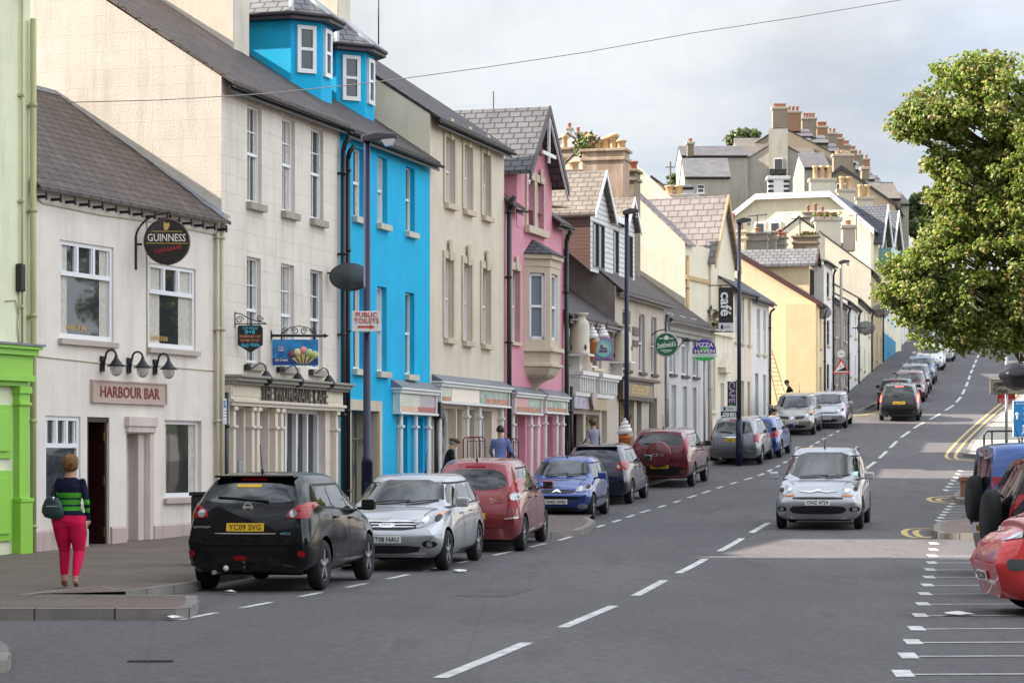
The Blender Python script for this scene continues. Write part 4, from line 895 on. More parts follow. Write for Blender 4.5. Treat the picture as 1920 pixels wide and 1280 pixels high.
# ---- satellite-like dish sign of dark mesh between café and blue house: dish
DISHM = mat('dish_mesh_grey', (.05, .055, .06), .5, metal=.2); DISHM.node_tree.nodes['Principled BSDF'].inputs['Alpha'].default_value = .82
def dish(name, bld, px, py, rad, lab, face=R(0), col=None, pole=None, g='dark satellite dishes on the facades', out=.55):
    p, u, z = on(bld, px, py)
    q = p - Vector((0, 0, 0)); s_ = F / p.y; off = out
    r = tag(empty(name, (p.x, p.y, p.z), face), lab, 'dish', g)
    m = DISHM; mb = MB(); prof = [(rad * t, -.25 * rad * (1 - t * t)) for t in [i / 6 for i in range(7)]]
    mb.lathe([(a, b_) for a, b_ in prof] + [(a * .985, b_ + .012) for a, b_ in prof[::-1]], (off, -.2, 0), axis='y', n=28); o = mb.build('reflector', m, r)
    for v in o.data.vertices: v.co.z *= .68
    mb = MB(); mb.tube([(0, 0, .1), (off, -.2 - .1, 0)], .025, 6); mb.tube([(-.02, 0, .25), (-.02, 0, -.55)], .02, 6); mb.tube([(off, -.2, -.75 * rad), (off, -.2 - rad * 1.0, -.55 * rad)], .015, 5); mb.build('arm', IRON, r); mb = MB(); mb.box(off - .06, off + .06, -.3 - rad, -.18 - rad, -.6 * rad, -.4 * rad); mb.build('receiver', BLACK, r); return r
dish('satellite_dish', CB, 614, 520, .46, 'large dark satellite dish on the café wall beside the blue house', R(8), out=.48)
# ---- beige three storey house
b = Bld('townhouse', 'beige three storey house with keystoned windows and a grey slate roof', P2, P3, 10.5, 10.42, 13.9, M_CREAM2, S_DARK, mg=M_CREAMY, z0=.5, deep=1)
k = dict(style='sash', dep=.2, sill=M_TRIM, sw=.045, sh=.14, so=.13)
R1 = [(834, 851), (869, 884), (904, 918)]; R2 = [(833, 848.5), (868, 883), (903, 918)]
h1 = b.uz(834, 256)[1] - b.uz(834, 380)[1]; h2 = b.uz(833, 484)[1] - b.uz(833, 633)[1]
b.winrow(R1, 380, h1, **k); b.winrow(R2, 633, h2, **k)
us = lambda x, y=760: b.uz(x, y)[0]
zb1 = b.uz(815, 756)[1]
wins = [(822, 855), (897, 922)]
for a, c in wins: b.opening(us(a), us(c), .35, zb1 - .1, .3)
b.opening(us(857), us(867), -.2, zb1 - .1, .9); b.opening(us(874), us(890), -.2, zb1 - .1, .9)
b.wall(); b.roof(v0=.02, v1=.05); b.gutter(0, b.L + .05); b.curtains()
mb = MB()
for row, y in ((R1, 380), (R2, 633)):
    z0 = b.uz(row[0][0], y)[1]; hh = h1 if y == 380 else h2
    for a, c in row:
        u0, u1 = b.uz(a, y)[0], b.uz(c, y)[0]; mb.box(u0 - .14, u0 - .0, -.04, -.001, z0, z0 + hh + .0); mb.box(u1, u1 + .14, -.04, -.001, z0, z0 + hh); mb.box(u0 - .14, u1 + .14, -.045, -.001, z0 + hh, z0 + hh + .2); um = (u0 + u1) / 2; mb.prism([(um - .09, z0 + hh - .04), (um + .09, z0 + hh - .04), (um + .13, z0 + hh + .5), (um - .13, z0 + hh + .5)], -.09, -.0455)
mb.build('window_surrounds', M_TRIM, b.root, bevel=.008)
shopfront(b, 812, 943, 701, 714, 756, [us(818), us(870), us(893), us(935)], [(0, .14, .3, 1, MM[0]), (0, .14, 0, .3, MOO), (.15, .55, 0, 1, mat('panel_cream_bright', (.85, .76, .66), .2)), (.56, 1, .42, 1, MOS), (.64, 1, 0, .42, MOO), (.56, .64, 0, .42, MOS)], pr=.16)
for i, (a, c) in enumerate(wins):
    b.win(us(a), us(c), .35, zb1 - .1, style='arch', dep=.3, cut=False, gm=mat('shop_display_a', (.4, .3, .3), .1, var=.9, vs=2.5) if i == 0 else mat('shop_display_b', (.35, .27, .2), .1, var=.9, vs=3), fm=WHP, sw=.07)
mb = MB(); mb.box(us(857), us(890), .84, .9, -.2, zb1 - .1); mb.build('door', mat('brown_door', (.12, .08, .05), .5), b.root)
b.pipe(us(811), .0, b.uz(811, 760)[1], BLACK, y=-.1, r=.06, neck=False, name='black_pipe'); mb = MB(); u, z = b.uz(812, 785); mb.box(u - .12, u + .14, -.24, -.04, z, z + .42); mb.build('junction_box', BLACK, b.root, bevel=.02)
b.chimney(b.L - .5, 5.2, .8, 1.0, 12.5, 14.2, M_GREY, pots=3, pm=TERRA)
mb = MB(); mb.tube([(b.L - .2, 3.6, 12.8), (b.L - .2, 3.6, 14.6)], .02, 5); mb.tube([(b.L - .6, 3.6, 14.2), (b.L + .2, 3.6, 14.35)], .012, 5); mb.build('aerial', IRON, b.root)
# ---- pink house
b = Bld('townhouse', 'pink rendered house with a gabled wall dormer and a stone oriel', P3, P4, 9, 8.95, 12.0, M_PINK, S_DARK, z0=.8, deep=1)
PK = b
us = lambda x, y=600, v=0: b.uz(x, y, v)[0]
gl, gr, gx = us(968, 400), us(1034, 400), None
ga = b.uz(1011, 215)[1]; ge = b.uz(975, 320)[1]
u0, z1 = b.uz(958, 505); u1 = b.uz(973, 505)[0]; z0 = b.uz(958, 640)[1]; b.win(u0, u1, z0, z1, style='sash', dep=.2, sill=M_TRIM, sw=.045)
tw = [(986, 999.5), (1004, 1017)]; zt0, zt1 = b.uz(986, 422)[1], b.uz(986, 334)[1]
zb1 = b.uz(955, 772)[1]
for a, c in tw: b.opening(b.uz(a, 400)[0], b.uz(c, 400)[0], zt0, 99, .3)
for a, c in ((961, 985), (1020, 1036)): b.opening(us(a, 800), us(c, 800), .1, zb1 - .05, .3)
b.wall()
_v = b.verge; L_b = b.L; pk = (b.zr - b.ze) / b.yr
for nm_, a0, a1, y0_ in (('roof', 0, gl, -b.oh), ('roof_rear', gl, gr, 1.2), ('roof_side', gr, b.L + .05, -b.oh)):
    q = MB(); q.prism([(y0_, b.ze + y0_ * pk + .015), (b.yr, b.zr + .015), (b.D + .2, b.ze - .2 * pk + .015), (b.D + .2, b.ze - .2 * pk + .085), (b.yr, b.zr + .1), (y0_, b.ze + y0_ * pk + .085)], a0 + .001, a1 - .001, 0, 'yz'); q.build(nm_, S_DARK, b.root)
b.gutter(us(955), gl); b.gutter(gr, b.L + .05)
um = (gl + gr) / 2; oh = .0
mb = MB(); us_ = [gl] + [x for a, c in tw for x in (us(a, 400), us(c, 400))] + [gr]
# front of the wall dormer with two openings
def gz_(u): return ge + (ga - ge) * (1 - abs(u - um) / ((gr - gl) / 2))
cells = us_; zw = b.ze
for i, (p_, q_) in enumerate(zip(cells, cells[1:])):
    if i in (1, 3):
        for lo, hi in ((None, zt0), (zt1, None)):
            if lo is None: 
                if zt0 > zw: mb.quad((p_, -.012, zw - .6), (q_, -.012, zw - .6), (q_, -.012, max(hi, zw)), (p_, -.012, max(hi, zw)))
            else: mb.poly([(p_, -.012, lo), (q_, -.012, lo), (q_, -.012, gz_(q_))] + ([(um, -.012, ga)] if p_ < um < q_ else []) + [(p_, -.012, gz_(p_))])
        for x_, y_ in ((p_, 0), (q_, 0)): mb.quad((x_, -.012, zt0), (x_, .2, zt0), (x_, .2, zt1), (x_, -.012, zt1))
    else: mb.poly([(p_, -.012, zw - .6), (q_, -.012, zw - .6), (q_, -.012, gz_(q_))] + ([(um, -.012, ga)] if p_ < um < q_ else []) + [(p_, -.012, gz_(p_))])
dz = 4.6
for x_ in (gl, gr): mb.quad((x_, -.012, zw - .3), (x_, dz, zw - .3), (x_, dz, ge), (x_, -.012, ge))
dm = mb.build('wall_dormer', M_PINK, b.root, recalc=False)
mb = MB()
for sgn, x_ in ((-1, gl), (1, gr)):
    ov = .2; sl = (ga - ge) / ((gr - gl) / 2); a = (x_ + sgn * ov, ge - ov * sl); c = (um, ga)
    o = [(a[0], a[1] + .03), (c[0], c[1] + .03), (c[0], c[1] + .14), (a[0], a[1] + .14)]
    mb.prism(o, -.45, dz + .6)
mb.build('dormer_roof', slate('mid_grey_slate', (.13, .13, .14), .34, .26, .9), dm)
mb = MB()
for sgn, x_ in ((-1, gl), (1, gr)):
    ov = .24; sl = (ga - ge) / ((gr - gl) / 2); a = (x_ + sgn * ov, ge - ov * sl); mb.prism([(a[0], a[1] - .12), (um, ga - .1), (um, ga + .17), (a[0], a[1] + .15)], -.5, -.451)
mb.build('barge_board', BARGE, dm)
mb = MB()
for sgn, x_ in ((-1, gl), (1, gr)):
    sl = (ga - ge) / ((gr - gl) / 2); a = (x_ + sgn * .3, ge - .3 * sl); mb.prism([(a[0], a[1] - .2), (um, ga - .2), (um, ga - .1), (a[0], a[1] - .1)], -.47, -.42)
zc = ga - 1.3; mb.box(um - .04, um + .04, -.47, -.4, zc - .2, ga - .2); mb.box(um - .72, um + .72, -.465, -.405, zc, zc + .1); mb.build('gable_truss', PAINTW, dm)
mb = MB(); mb.poly([(um - .7, -.03, zc + .1), (um + .7, -.03, zc + .1), (um, -.03, ga - .05)]); mb.build('gable_infill', mat('maroon_board', (.16, .02, .04), .5), dm, recalc=False)
mb = MB()
for a, c in tw:
    x0, x1 = us(a, 400), us(c, 400); b.win(x0, x1, zt0, zt1, style='sash', dep=.2, cut=False, sw=.045)
    mb.box(x0 - .11, x0, -.06, -.013, zt0, zt1); mb.box(x1, x1 + .11, -.06, -.013, zt0, zt1); mb.box(x0 - .11, x1 + .11, -.065, -.013, zt1, zt1 + .22); xm = (x0 + x1) / 2; mb.box(xm - .1, xm + .1, -.1, -.066, zt1 + .02, zt1 + .42)
x0, x1 = us(986, 400), us(1017, 400); mb.box(x0 - .2, x1 + .2, -.17, -.013, zt0 - .22, zt0 - .01)
x0, x1 = us(958, 505), us(973, 505); zA, zB = b.uz(958, 640)[1], b.uz(958, 505)[1]
mb.box(x0 - .12, x0, -.05, -.001, zA, zB); mb.box(x1, x1 + .12, -.05, -.001, zA, zB); mb.box(x0 - .12, x1 + .12, -.055, -.001, zB, zB + .22); mb.box((x0 + x1) / 2 - .1, (x0 + x1) / 2 + .1, -.09, -.056, zB + .02, zB + .42)
mb.build('window_surrounds', M_TRIM, b.root, bevel=.01)
# oriel
OV = .62; zo0, zo1 = b.uz(984, 650)[1], b.uz(984, 484)[1]; ua, ub = us(984, 600, 0), us(1011, 600, 0) + .45; c = .45
pl = [(ua, 0), (ua + c, -OV), (ub - c, -OV), (ub, 0)]
orl = MB(); zw0, zw1 = b.uz(992, 637)[1] + .0, b.uz(992, 513)[1]
for i in range(3):
    (x0, y0), (x1, y1) = pl[i], pl[i + 1]; P_ = lambda t, z: (x0 + (x1 - x0) * t, y0 + (y1 - y0) * t, z); L_ = math.hypot(x1 - x0, y1 - y0); a_, c_ = .2, .8
    for t0, t1, z0, z1 in ((0, a_, zo0, zo1), (c_, 1, zo0, zo1), (a_, c_, zo0, zw0), (a_, c_, zw1, zo1)): orl.quad(P_(t0, z0), P_(t1, z0), P_(t1, z1), P_(t0, z1))
ow = orl.build('oriel', M_TRIM, b.root, recalc=False)
for i in range(3):
    (x0, y0), (x1, y1) = pl[i], pl[i + 1]; L_ = math.hypot(x1 - x0, y1 - y0); ang = math.atan2(y1 - y0, x1 - x0)
    a_, c_ = .2 * L_, .8 * L_; g = MB(); g.quad((a_, .14, zw0), (c_, .14, zw0), (c_, .14, zw1), (a_, .14, zw1)); wq = g.build('oriel_window', mat('curtained_glass', (.14, .18, .2), .05), ow, recalc=False); wq.matrix_local = Matrix.Translation((x0, y0, 0)) @ Matrix.Rotation(ang, 4, 'Z')
    f = MB(); f.box(a_, a_ + .07, .07, .15, zw0, zw1); f.box(c_ - .07, c_, .07, .15, zw0, zw1); f.box(a_, c_, .07, .149, zw1 - .08, zw1); f.box(a_, c_, .07, .149, zw0, zw0 + .09); zm = (zw0 + zw1) / 2; f.box(a_ + .07, c_ - .07, .06, .148, zm - .035, zm + .035); f.box(a_ - .02, a_, 0, .15, zw0, zw1); f.box(c_, c_ + .02, 0, .15, zw0, zw1); f.build('frame', UP, wq)
def ring(sc, z, grow=0):
    cx = (ua + ub) / 2; return [(cx + (x - cx) * sc + (grow if x > cx else -grow), y * sc - (grow if y < 0 else 0), z) for x, y in pl]
mb = MB(); lv = []
zsl = b.uz(984, 655)[1]; zbo = b.uz(990, 688)[1]
H0 = zsl - zbo
prof = [(1, zo1 + .14, .09), (1, zo1, .09), (1, zo1 - .02, .02), (1, zo1 - .2, .02), (1, zo1 - .21, .0)]
def bands(lv):
    vs = []; 
    for sc, z, g in lv: vs += ring(sc, z, g)
    mb.add(vs, [(i * 4 + j, i * 4 + j + 1, (i + 1) * 4 + j + 1, (i + 1) * 4 + j) for i in range(len(lv) - 1) for j in range(3)]); mb.poly(vs[:4]); mb.poly(vs[-4:])
bands([(1, zo1 + .12, .1), (1, zo1, .1), (1, zo1 - .0, .02), (1, zo1 - .22, .02)]); mb.build('oriel_cornice', M_TRIM, ow); mb = MB()
bands([(1, zo0 + .0, .1), (1, zo0 - .12, .12), (1, zo0 - .16, .02), (1, zo0 - .45, .0), (1, zo0 - .48, .08), (1, zo0 - .55, .08), (1, zo0 - .58, 0), (.97, zo0 - .66, 0), (.88, zo0 - .78, 0), (.75, zo0 - .86, 0), (.6, zo0 - .9, 0), (.5, zo0 - .93, 0), (.46, zo0 - .95, .0), (.3, zo0 - 1.02, 0), (.18, zo0 - 1.12, 0), (.12, zo0 - 1.25, 0), (.1, zo0 - 1.34, .02), (.02, zo0 - 1.36, 0)])
mb.build('corbelled_base', M_TRIM, ow, recalc=True)
mb = MB(); rr = ring(1, zo1 + .13, .16); ap = ((ua + ub) / 2 - .25, -.02, b.uz(1000, 450)[1]); ap2 = ((ua + ub) / 2 + .25, -.02, ap[2]); mb.poly([rr[0], rr[1], ap]); mb.poly([rr[1], rr[2], ap2, ap]); mb.poly([rr[2], rr[3], ap2]); mb.poly(rr[::-1]); mb.build('oriel_roof', slate('lead_slate', (.075, .08, .095), .25, .2, .9), ow)
f, ua_, ub_, zb_, zp_ = shopfront(b, 954, 1005, 722, 735, 776, [us(956, 800), us(990, 800), us(1003, 800)], [(0, .5, .35, 1, mat('panel_pink', (.6, .28, .3), .3)), (.5, 1, .35, 1, MOS), (0, 1, 0, .35, MOO)])
shopfront(b, 1012, 1053, 728, 741, 775, [us(1017, 800), us(1038, 800), us(1050, 800)], [(0, .8, .35, 1, MOS), (.8, 1, .35, 1, MM[0]), (0, 1, 0, .35, MOO)])
for a, cc in ((961, 985), (1020, 1036)): b.win(us(a, 800), us(cc, 800), .1, zb1 - .05, style='plain', dep=.3, cut=False, gm=mat('shop_display_pink', (.4, .3, .3), .12, var=.7, vs=4), fm=WHP)
b.pipe(.1, .0, 8.0, BLACK, y=-.12, r=.07); b.pipe(b.L - .05, .0, 7.6, BLACK, y=-.12, r=.07); b.pipe(b.L + .22, .0, 3.2, BLACK, y=-.2, r=.05, neck=False)
mb = MB(); mb.tube([(b.L + .0, 2.2, 9), (b.L + .0, 2.2, 12.2)], .018, 5); mb.tube([(b.L - .4, 2.2, 11.6), (b.L + .4, 2.2, 11.7)], .012, 5); mb.build('aerial', IRON, b.root)
# ---- ice cream shop
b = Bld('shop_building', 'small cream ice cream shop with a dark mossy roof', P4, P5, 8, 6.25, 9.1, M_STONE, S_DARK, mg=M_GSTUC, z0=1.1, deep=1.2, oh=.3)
IC = b
us = lambda x, y=700: b.uz(x, y)[0]
b.winrow([(1067, 1087), (1111, 1128)], 682, 1.6, style='plain', dep=.18, sill=M_TRIM)
b.opening(us(1066), us(1094), .5, 2.1, .3); b.opening(us(1098), us(1124), .5, 2.1, .4); b.opening(us(1128), us(1138), -.2, 2.3, .5)
b.wall(); b.roof(v0=-.02, v1=0); b.gutter(0, b.L, STEEL)
b.win(us(1066), us(1094), .5, 2.1, style='plain', dep=.3, cut=False, gm=mat('shop_display_dark', (.05, .04, .03), .1, var=1, vs=6), fm=BROWNW); b.win(us(1098), us(1124), .5, 2.1, style='plain', dep=.4, cut=False, gm=mat('shop_display_c', (.3, .26, .1), .1, var=1, vs=5), fm=WHP)
mb = MB(); mb.box(us(1128), us(1138), .44, .5, -.2, 2.3); mb.build('door', PAINTW, b.root)
mb = MB()
for (a, c) in ((1064, 1094), (1102, 1138)):
    a_, c_ = us(a), us(c); z = b.uz(1064, 695)[1]
    mb.box(a_, c_, -.5, 0, z - .12, z); mb.box(a_ + .03, c_ - .03, -.42, 0, z - .2, z - .12)
    for k_ in range(7): x = a_ + (c_ - a_) * (k_ + .2) / 7; mb.box(x, x + .07, -.4, -.25, z - .62, z - .2)
    mb.box(a_ + .05, c_ - .05, -.25, 0, z - .75, z - .2)
mb.build('bracketed_cornice', WHP, b.root, bevel=.01)
mb = MB(); z0, z1 = b.uz(1066, 765)[1], b.uz(1066, 735)[1]; mb.box(us(1065), us(1094), -.2, 0, z0, z1); f = mb.build('fascia', mat('panel_lilac', (.4, .36, .45), .4, var=.4, vs=4), b.root); mb = MB(); mb.box(us(1101), us(1126), -.2, 0, z0, z1); mb.build('fascia', mat('panel_ochre', (.42, .31, .17), .5), b.root); mb = MB(); mb.lathe([(0, -.02), (.32, -.02), (.32, .02), (0, .02)], (us(1097), -.3, (z0 + z1) / 2 + .1), axis='y', n=20, sm=False); mb.build('round_plaque', mat('plaque_pink', (.42, .33, .31), .5), b.root)
mb = MB(); mb.box(us(1063), us(1100), -.7, -.6, -.3, 1.1); mb.build('poster_screen', mat('poster_pastel', (.4, .46, .44), .5, var=.4, vs=3), b.root)
M_CHURN = mat('churn_cream', (.6, .55, .43), .5, var=.1)
def churn(px, py, lab, hgt=1.25, out=.35):
    p, u, z = on(b, px, py); r = wroot('milk_churn', b, u, -out, z, lab, 'milk churn', 'giant milk churns on the shop front'); h = hgt
    mb = MB(); mb.lathe([(0, 0), (.29, 0), (.31, .03), (.29, .06), (.29, .7 * h), (.24, .8 * h), (.17, .86 * h), (.17, .93 * h), (.25, .96 * h), (.25, h), (0, h)], n=20); mb.build('churn', M_CHURN, r)
    for i in range(6): mb = MB(); a = i * .9 - 2.3; mb.ball((.29 * math.cos(a), .29 * math.sin(a), .2 + .12 * ((i * 37) % 5)), .09, sc=(.5, .5, 1)); mb.build('painted_patch', mat('churn_brown', (.12, .06, .04), .5), r)
    mb = MB(); mb.box(-.35, .35, -.35, .45, -.06, 0); mb.box(-.04, .04, .0, .4, -.5, -.06); mb.build('shelf', PAINTW, r)
churn(1067, 664, 'giant cream milk churn on the shop front, nearer the pink house'); churn(1148, 678, 'giant cream milk churn on the shop front, farther from the pink house', 1.2)
def cone(loc, s, lab, group='giant ice cream cones of the shop', shaft=True):
    r = tag(empty('ice_cream_model', loc), lab, 'cone model', group); WH = mat('whipped_white', (.78, .77, .74), .4); CN = mat('wafer_orange', (.62, .2, .04), .5, var=.2, vs=9, brick=(.08, .08, .008, (.6, .19, .04), (.35, .1, .03), .004))
    if shaft: mb = MB(); mb.lathe([(.02, 0), (.06, .0), (.26, .95), (.3, 1.0), (.31, 1.12), (0, 1.12)], n=18); mb.build('wafer', CN, r); z = 1.12
    else: mb = MB(); mb.lathe([(0, 0), (.26, .0), (.31, .28), (.33, .3), (.33, .4), (0, .4)], n=18); mb.build('wafer', CN, r); z = .4
    mb = MB(); n = 70; pts = []; rad = []
    for i in range(n + 1):
        t = i / n; a = t * 4 * 2 * math.pi; q = .24 * (1 - t) ** .7; pts.append((q * math.cos(a), q * math.sin(a), z + .06 + .75 * t)); rad.append(.14 * (1 - t) ** .6 + .015)
    mb.tube(pts, rad, 9); mb.build('ice_cream_swirl', WH, r)
    mb = MB(); mb.tube([(.1, 0, z + .4), (.28, -.05, z + .98)], .055, 7); mb.build('chocolate_stick', mat('chocolate', (.1, .035, .015), .6), r); r.scale = (s, s, s); return r
p, u, z = on(b, 1095, 700); cone((X_(1110, p.y - .4), p.y - .4, CH + (HY - 681) / F * p.y), .62, 'giant whipped ice cream cone fixed high on the shop front')
c2 = cone((X_(1131, p.y), p.y + .2, CH + (HY - 672) / F * p.y), .55, 'second giant whipped cone partly behind the lilac sign')
g_ = G(1187, 872); cn = cone((X_(1172, 68.4), 68.4, CH + (HY - 862) / F * 68.4), .62, 'giant whipped ice cream cone standing on a box by the lamp post'); q = MB(); q.box(-.3, .3, -.3, .3, -(cn.location.z - gz(68.4) - KH) / .62, 0); q.build('plinth', BROWNW, cn)
p, u, z = on(b, 1107, 660); r = tag(empty('shop_sign', (X_(1131, p.y - .8), p.y - .8, CH + (HY - 657) / F * p.y), R(2)), 'square lilac ice cream sign with a turquoise ring in front of the cones', 'sign'); LILS = mat('sign_lilac', (.27, .24, .36), .5)
mb = MB(); mb.box(-.31, .31, -.03, .03, -.36, .36); mb.build('board', LILS, r); mb = MB(); mb.lathe([(.2, -.05), (.26, -.05), (.26, -.03), (.2, -.03)], (0, 0, .02), axis='y', n=28, sm=False); mb.build('ring', mat('sign_turquoise', (.15, .6, .58), .5), r)
mb = MB(); mb.lathe([(0, -.04), (.2, -.04)], (0, 0, .02), axis='y', n=24, sm=False); mb.build('disc', mat('sign_pale_mint', (.5, .62, .58), .5), r); mb = MB(); mb.box(-.13, .13, -.055, -.041, -.1, -.02); mb.box(-.1, .12, -.055, -.041, .0, .05); mb.ball((-.05, -.045, .1), .05, sc=(1, .3, 1)); mb.build('van_emblem', mat('sign_slate', (.12, .12, .16), .5), r); lettering('Ice Cream', .5, .08, (0, -.032, -.3), mat('sign_violet', (.1, .05, .25), .5), r, bold=.01)
mb = MB(); mb.tube([(-.1, .02, .2), (-1.0, .5, .2)], .02, 5); mb.build('bracket', IRON, r)
# ---- brown-fronted house with the boarded dormer
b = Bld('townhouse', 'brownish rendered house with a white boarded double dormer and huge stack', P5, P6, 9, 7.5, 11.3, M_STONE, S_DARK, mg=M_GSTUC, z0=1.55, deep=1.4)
us = lambda x, y=700: b.uz(x, y)[0]
k = dict(style='sash', dep=.18, sill=wall('dark_sill', (.12, .11, .1)), sw=.05)
b.winrow([(1167, 1182), (1198, 1209), (1221, 1231)], 692, 2.0, **k)
b.opening(us(1160), us(1189), .5, 2.3, .3); b.opening(us(1194), us(1203), -.2, 2.3, .4); b.opening(us(1217), us(1232), -.2, 2.4, .3)
b.wall(); b.roof(v0=-.05, v1=0); b.gutter(-.1, b.L, wall('grey_gutter', (.3, .28, .26)))
b.win(us(1160), us(1189), .5, 2.3, style='cross', dep=.3, cut=False, gm=mat('shop_display_gold', (.25, .19, .08), .15, var=.9, vs=4), fm=BROWNW)
mb = MB(); mb.box(us(1194), us(1203), .35, .4, -.2, 2.3); mb.build('door', BROWNW, b.root); mb = MB(); mb.box(us(1217), us(1232), .25, .3, -.2, 2.4); mb.build('door', BLACK, b.root)
z0, z1 = b.uz(1158, 748)[1], b.uz(1158, 706)[1]; mb = MB(); mb.box(us(1156), us(1223), -.3, 0, z1 - .08, z1 + .02); mb.box(us(1157), us(1216), -.2, 0, z0, z1 - .08); f = mb.build('fascia', mat('fascia_brown', (.07, .045, .03), .5), b.root); u0, u1 = us(1160), us(1213)
mb = MB(); mb.box(u0 + .2, u1, -.22, -.2, z0 + .12, z1 - .2); mb.build('fascia_panel', mat('fascia_tan', (.25, .19, .12), .5), f); marks(8, (u1 - u0) * .6, .3, ((u0 + u1) / 2 + .2, -.222, (z0 + z1) / 2), GOLD, f, 4)
for i, yy in enumerate((628, 648)): mb = MB(); uu, zz = b.uz(1187, yy); mb.box(uu - .1, uu + .7, -.04, 0, zz, zz + (.2 if i else .28)); mb.build('wall_plaque', mat('plaque_brown', (.12, .09, .08), .6), b.root)
b.pipe(b.L - .1, 0, 5.2, STEEL, r=.05)
# dormer
dv = .55; dl, dr = b.uz(1107, 460, dv)[0], b.uz(1190, 460, dv)[0]; zt = b.uz(1107, 394, dv)[1]; zr_ = b.uz(1120, 345, dv)[1]; D_ = 3.4
SID = mat('white_weatherboard', (.66, .66, .64), .5, brick=(3, .17, .016, (.64, .64, .62), (.25, .25, .25), .012)); SIDB = mat('brown_weatherboard', (.13, .07, .055), .6, brick=(4, .12, .01, (.12, .065, .05), (.05, .03, .03), .01))
slp = (b.zr - b.ze) / b.yr; w3 = (dr - dl); g1 = (dl, dl + w3 * .42); g2_ = (dr - w3 * .28, dr)
wi = [(.05, .3), (.5, .62), (.78, .95)]
mb = MB(); zb_ = b.ze + dv * slp - .05; zw0, zw1 = b.uz(1110, 460 + 20, dv)[1] - .35, zt - .32
us_ = [dl] + [dl + w3 * t for q in wi for t in q] + [dr]
for i, (p_, q_) in enumerate(zip(us_, us_[1:])):
    if i % 2: mb.quad((p_, dv, zb_), (q_, dv, zb_), (q_, dv, zw0), (p_, dv, zw0)); mb.quad((p_, dv, zw1), (q_, dv, zw1), (q_, dv, zt), (p_, dv, zt))
    else: mb.quad((p_, dv, zb_), (q_, dv, zb_), (q_, dv, zt), (p_, dv, zt))
for a, c in (g1, g2_): mb.poly([(a, dv, zt), (c, dv, zt), ((a + c) / 2, dv, zt + (c - a) * .5)])
mb.quad((dl, dv, zb_), (dl, dv, zt), (dl, D_, zt), (dl, D_, b.ze + D_ * slp - .05), 1); mb.quad((dr, dv, zb_), (dr, D_, b.ze + D_ * slp - .05), (dr, D_, zt), (dr, dv, zt), 1)
dm = mb.build('dormer', [SID, SIDB], b.root, recalc=False)
for a, c in wi: b.win(dl + w3 * a, dl + w3 * c, zw0, zw1, style='cross' if c - a > .15 else 'plain', dep=.06, v=dv, cut=False, fm=mat('dark_frame', (.08, .075, .07), .5), parent=None, sw=.05)
mb = MB(); m2 = MB()
for a, c in (g1, g2_):
    xm = (a + c) / 2; za = zt + (c - a) * .5
    for q in (a - .16, c + .16):
        zq = zt - .16; mb.prism([(q, zq), (xm, za), (xm, za + .09), (q, zq + .09)], dv - .2, D_ + 2.2); m2.prism([(q, zq - .1), (xm, za - .08), (xm, za + .1), (q, zq + .1)], dv - .24, dv - .201)
mb.prism([(dv - .2, zt + .05), (D_ + 1.5, zt + 1.2), (D_ + 1.5, zt + 1.27), (dv - .2, zt + .12)], g1[1] - .2, g2_[0] + .2, 0, 'yz')
mb.build('dormer_roof', S_TAN, dm); m2.box(g1[1] + .1, g2_[0] - .1, dv - .24, dv - .2, zt - .12, zt + .1); m2.box(dl - .05, dl - .02, dv - .2, D_, zt - .2, zt - .02); m2.build('fascia_board', UP, dm)
# chimneys over the party walls
for pxa, pxb, yt, YY, m_, n_, pm_ in ((1096, 1176, 287, 84.5, wall('stained_brown_render', (.36, .26, .19), stain=.7, grime=(.6, .54, .45), var=.3), 5, BUFF), (1036, 1092, 327, 81.5, wall('purple_brown_render', (.24, .185, .17), stain=.4, var=.2), 2, BUFF), (1177, 1196, 325, 86.5, M_BRWN, 1, TERRA)):
    q = b.at((pxa + pxb) / 2, yt, YY); b.chimney(q.x, q.y, .9, (pxb - pxa) / F * YY, 6, q.z, m_, pots=n_, pm=pm_, pr=.2, ph=.45)
# ---- white house with the round green sign
b = Bld('townhouse', 'whitish rendered house behind the round green sign', P6, P7, 8, 6.95, 9.8, wall('lilac_white_render', (.56, .54, .53), stain=.4), S_DARK, mg=M_CREAMY, z0=2.1, deep=1.5)
WB = b
us = lambda x, y=700: b.uz(x, y)[0]
b.winrow([(1255, 1266), (1278, 1290), (1299, 1309)], 700, 2.2, style='sash', dep=.14, sill=wall('dark_sill', (.12, .11, .1)), fm=WHP, sw=.06, gm=CURT)
for a, c in ((1259, 1268), (1280, 1288), (1299, 1306)): b.door(us(a), us(c), -.1, 2.4, mat('pale_grey_paint', (.4, .41, .45), .5), dep=.2, fm=WHP)
b.wall(); b.roof(v0=0, v1=0); b.gutter(0, b.L, wall('grey_gutter', (.3, .28, .26)), dy=-.04); b.pipe(b.L - .05, 0, 4.0, M_STONE, r=.09, neck=False); b.pipe(.05, 0, 4.4, STEEL, r=.05)
mb = MB(); z = b.ze; mb.box(0, b.L, -.16, 0, z - .5, z - .05); mb.box(0, b.L, -.1, 0, z - .66, z - .5); mb.build('cornice', wall('grey_cornice2', (.36, .34, .31)), b.root)
p, u, z = on(b, 1250, 648); r = tag(empty('pub_sign', (X_(1249, p.y - 2.4), p.y - 2.4, CH + (HY - 646) / F * (p.y - 2.4)), R(3)), 'round green beer sign hanging from a curved arm at the white house', 'sign'); GRN = mat('sign_green', (.012, .12, .04), .35)
mb = MB(); mb.lathe([(0, -.07), (.4, -.07), (.43, -.04), (.43, .04), (.4, .07), (0, .07)], axis='y', n=36, sm=False); mb.build('disc', GRN, r); mb = MB(); mb.lathe([(.4, -.085), (.43, -.085), (.43, -.06), (.4, -.06)], axis='y', n=36); mb.build('rim', mat('sign_silver', (.5, .52, .5), .4), r)
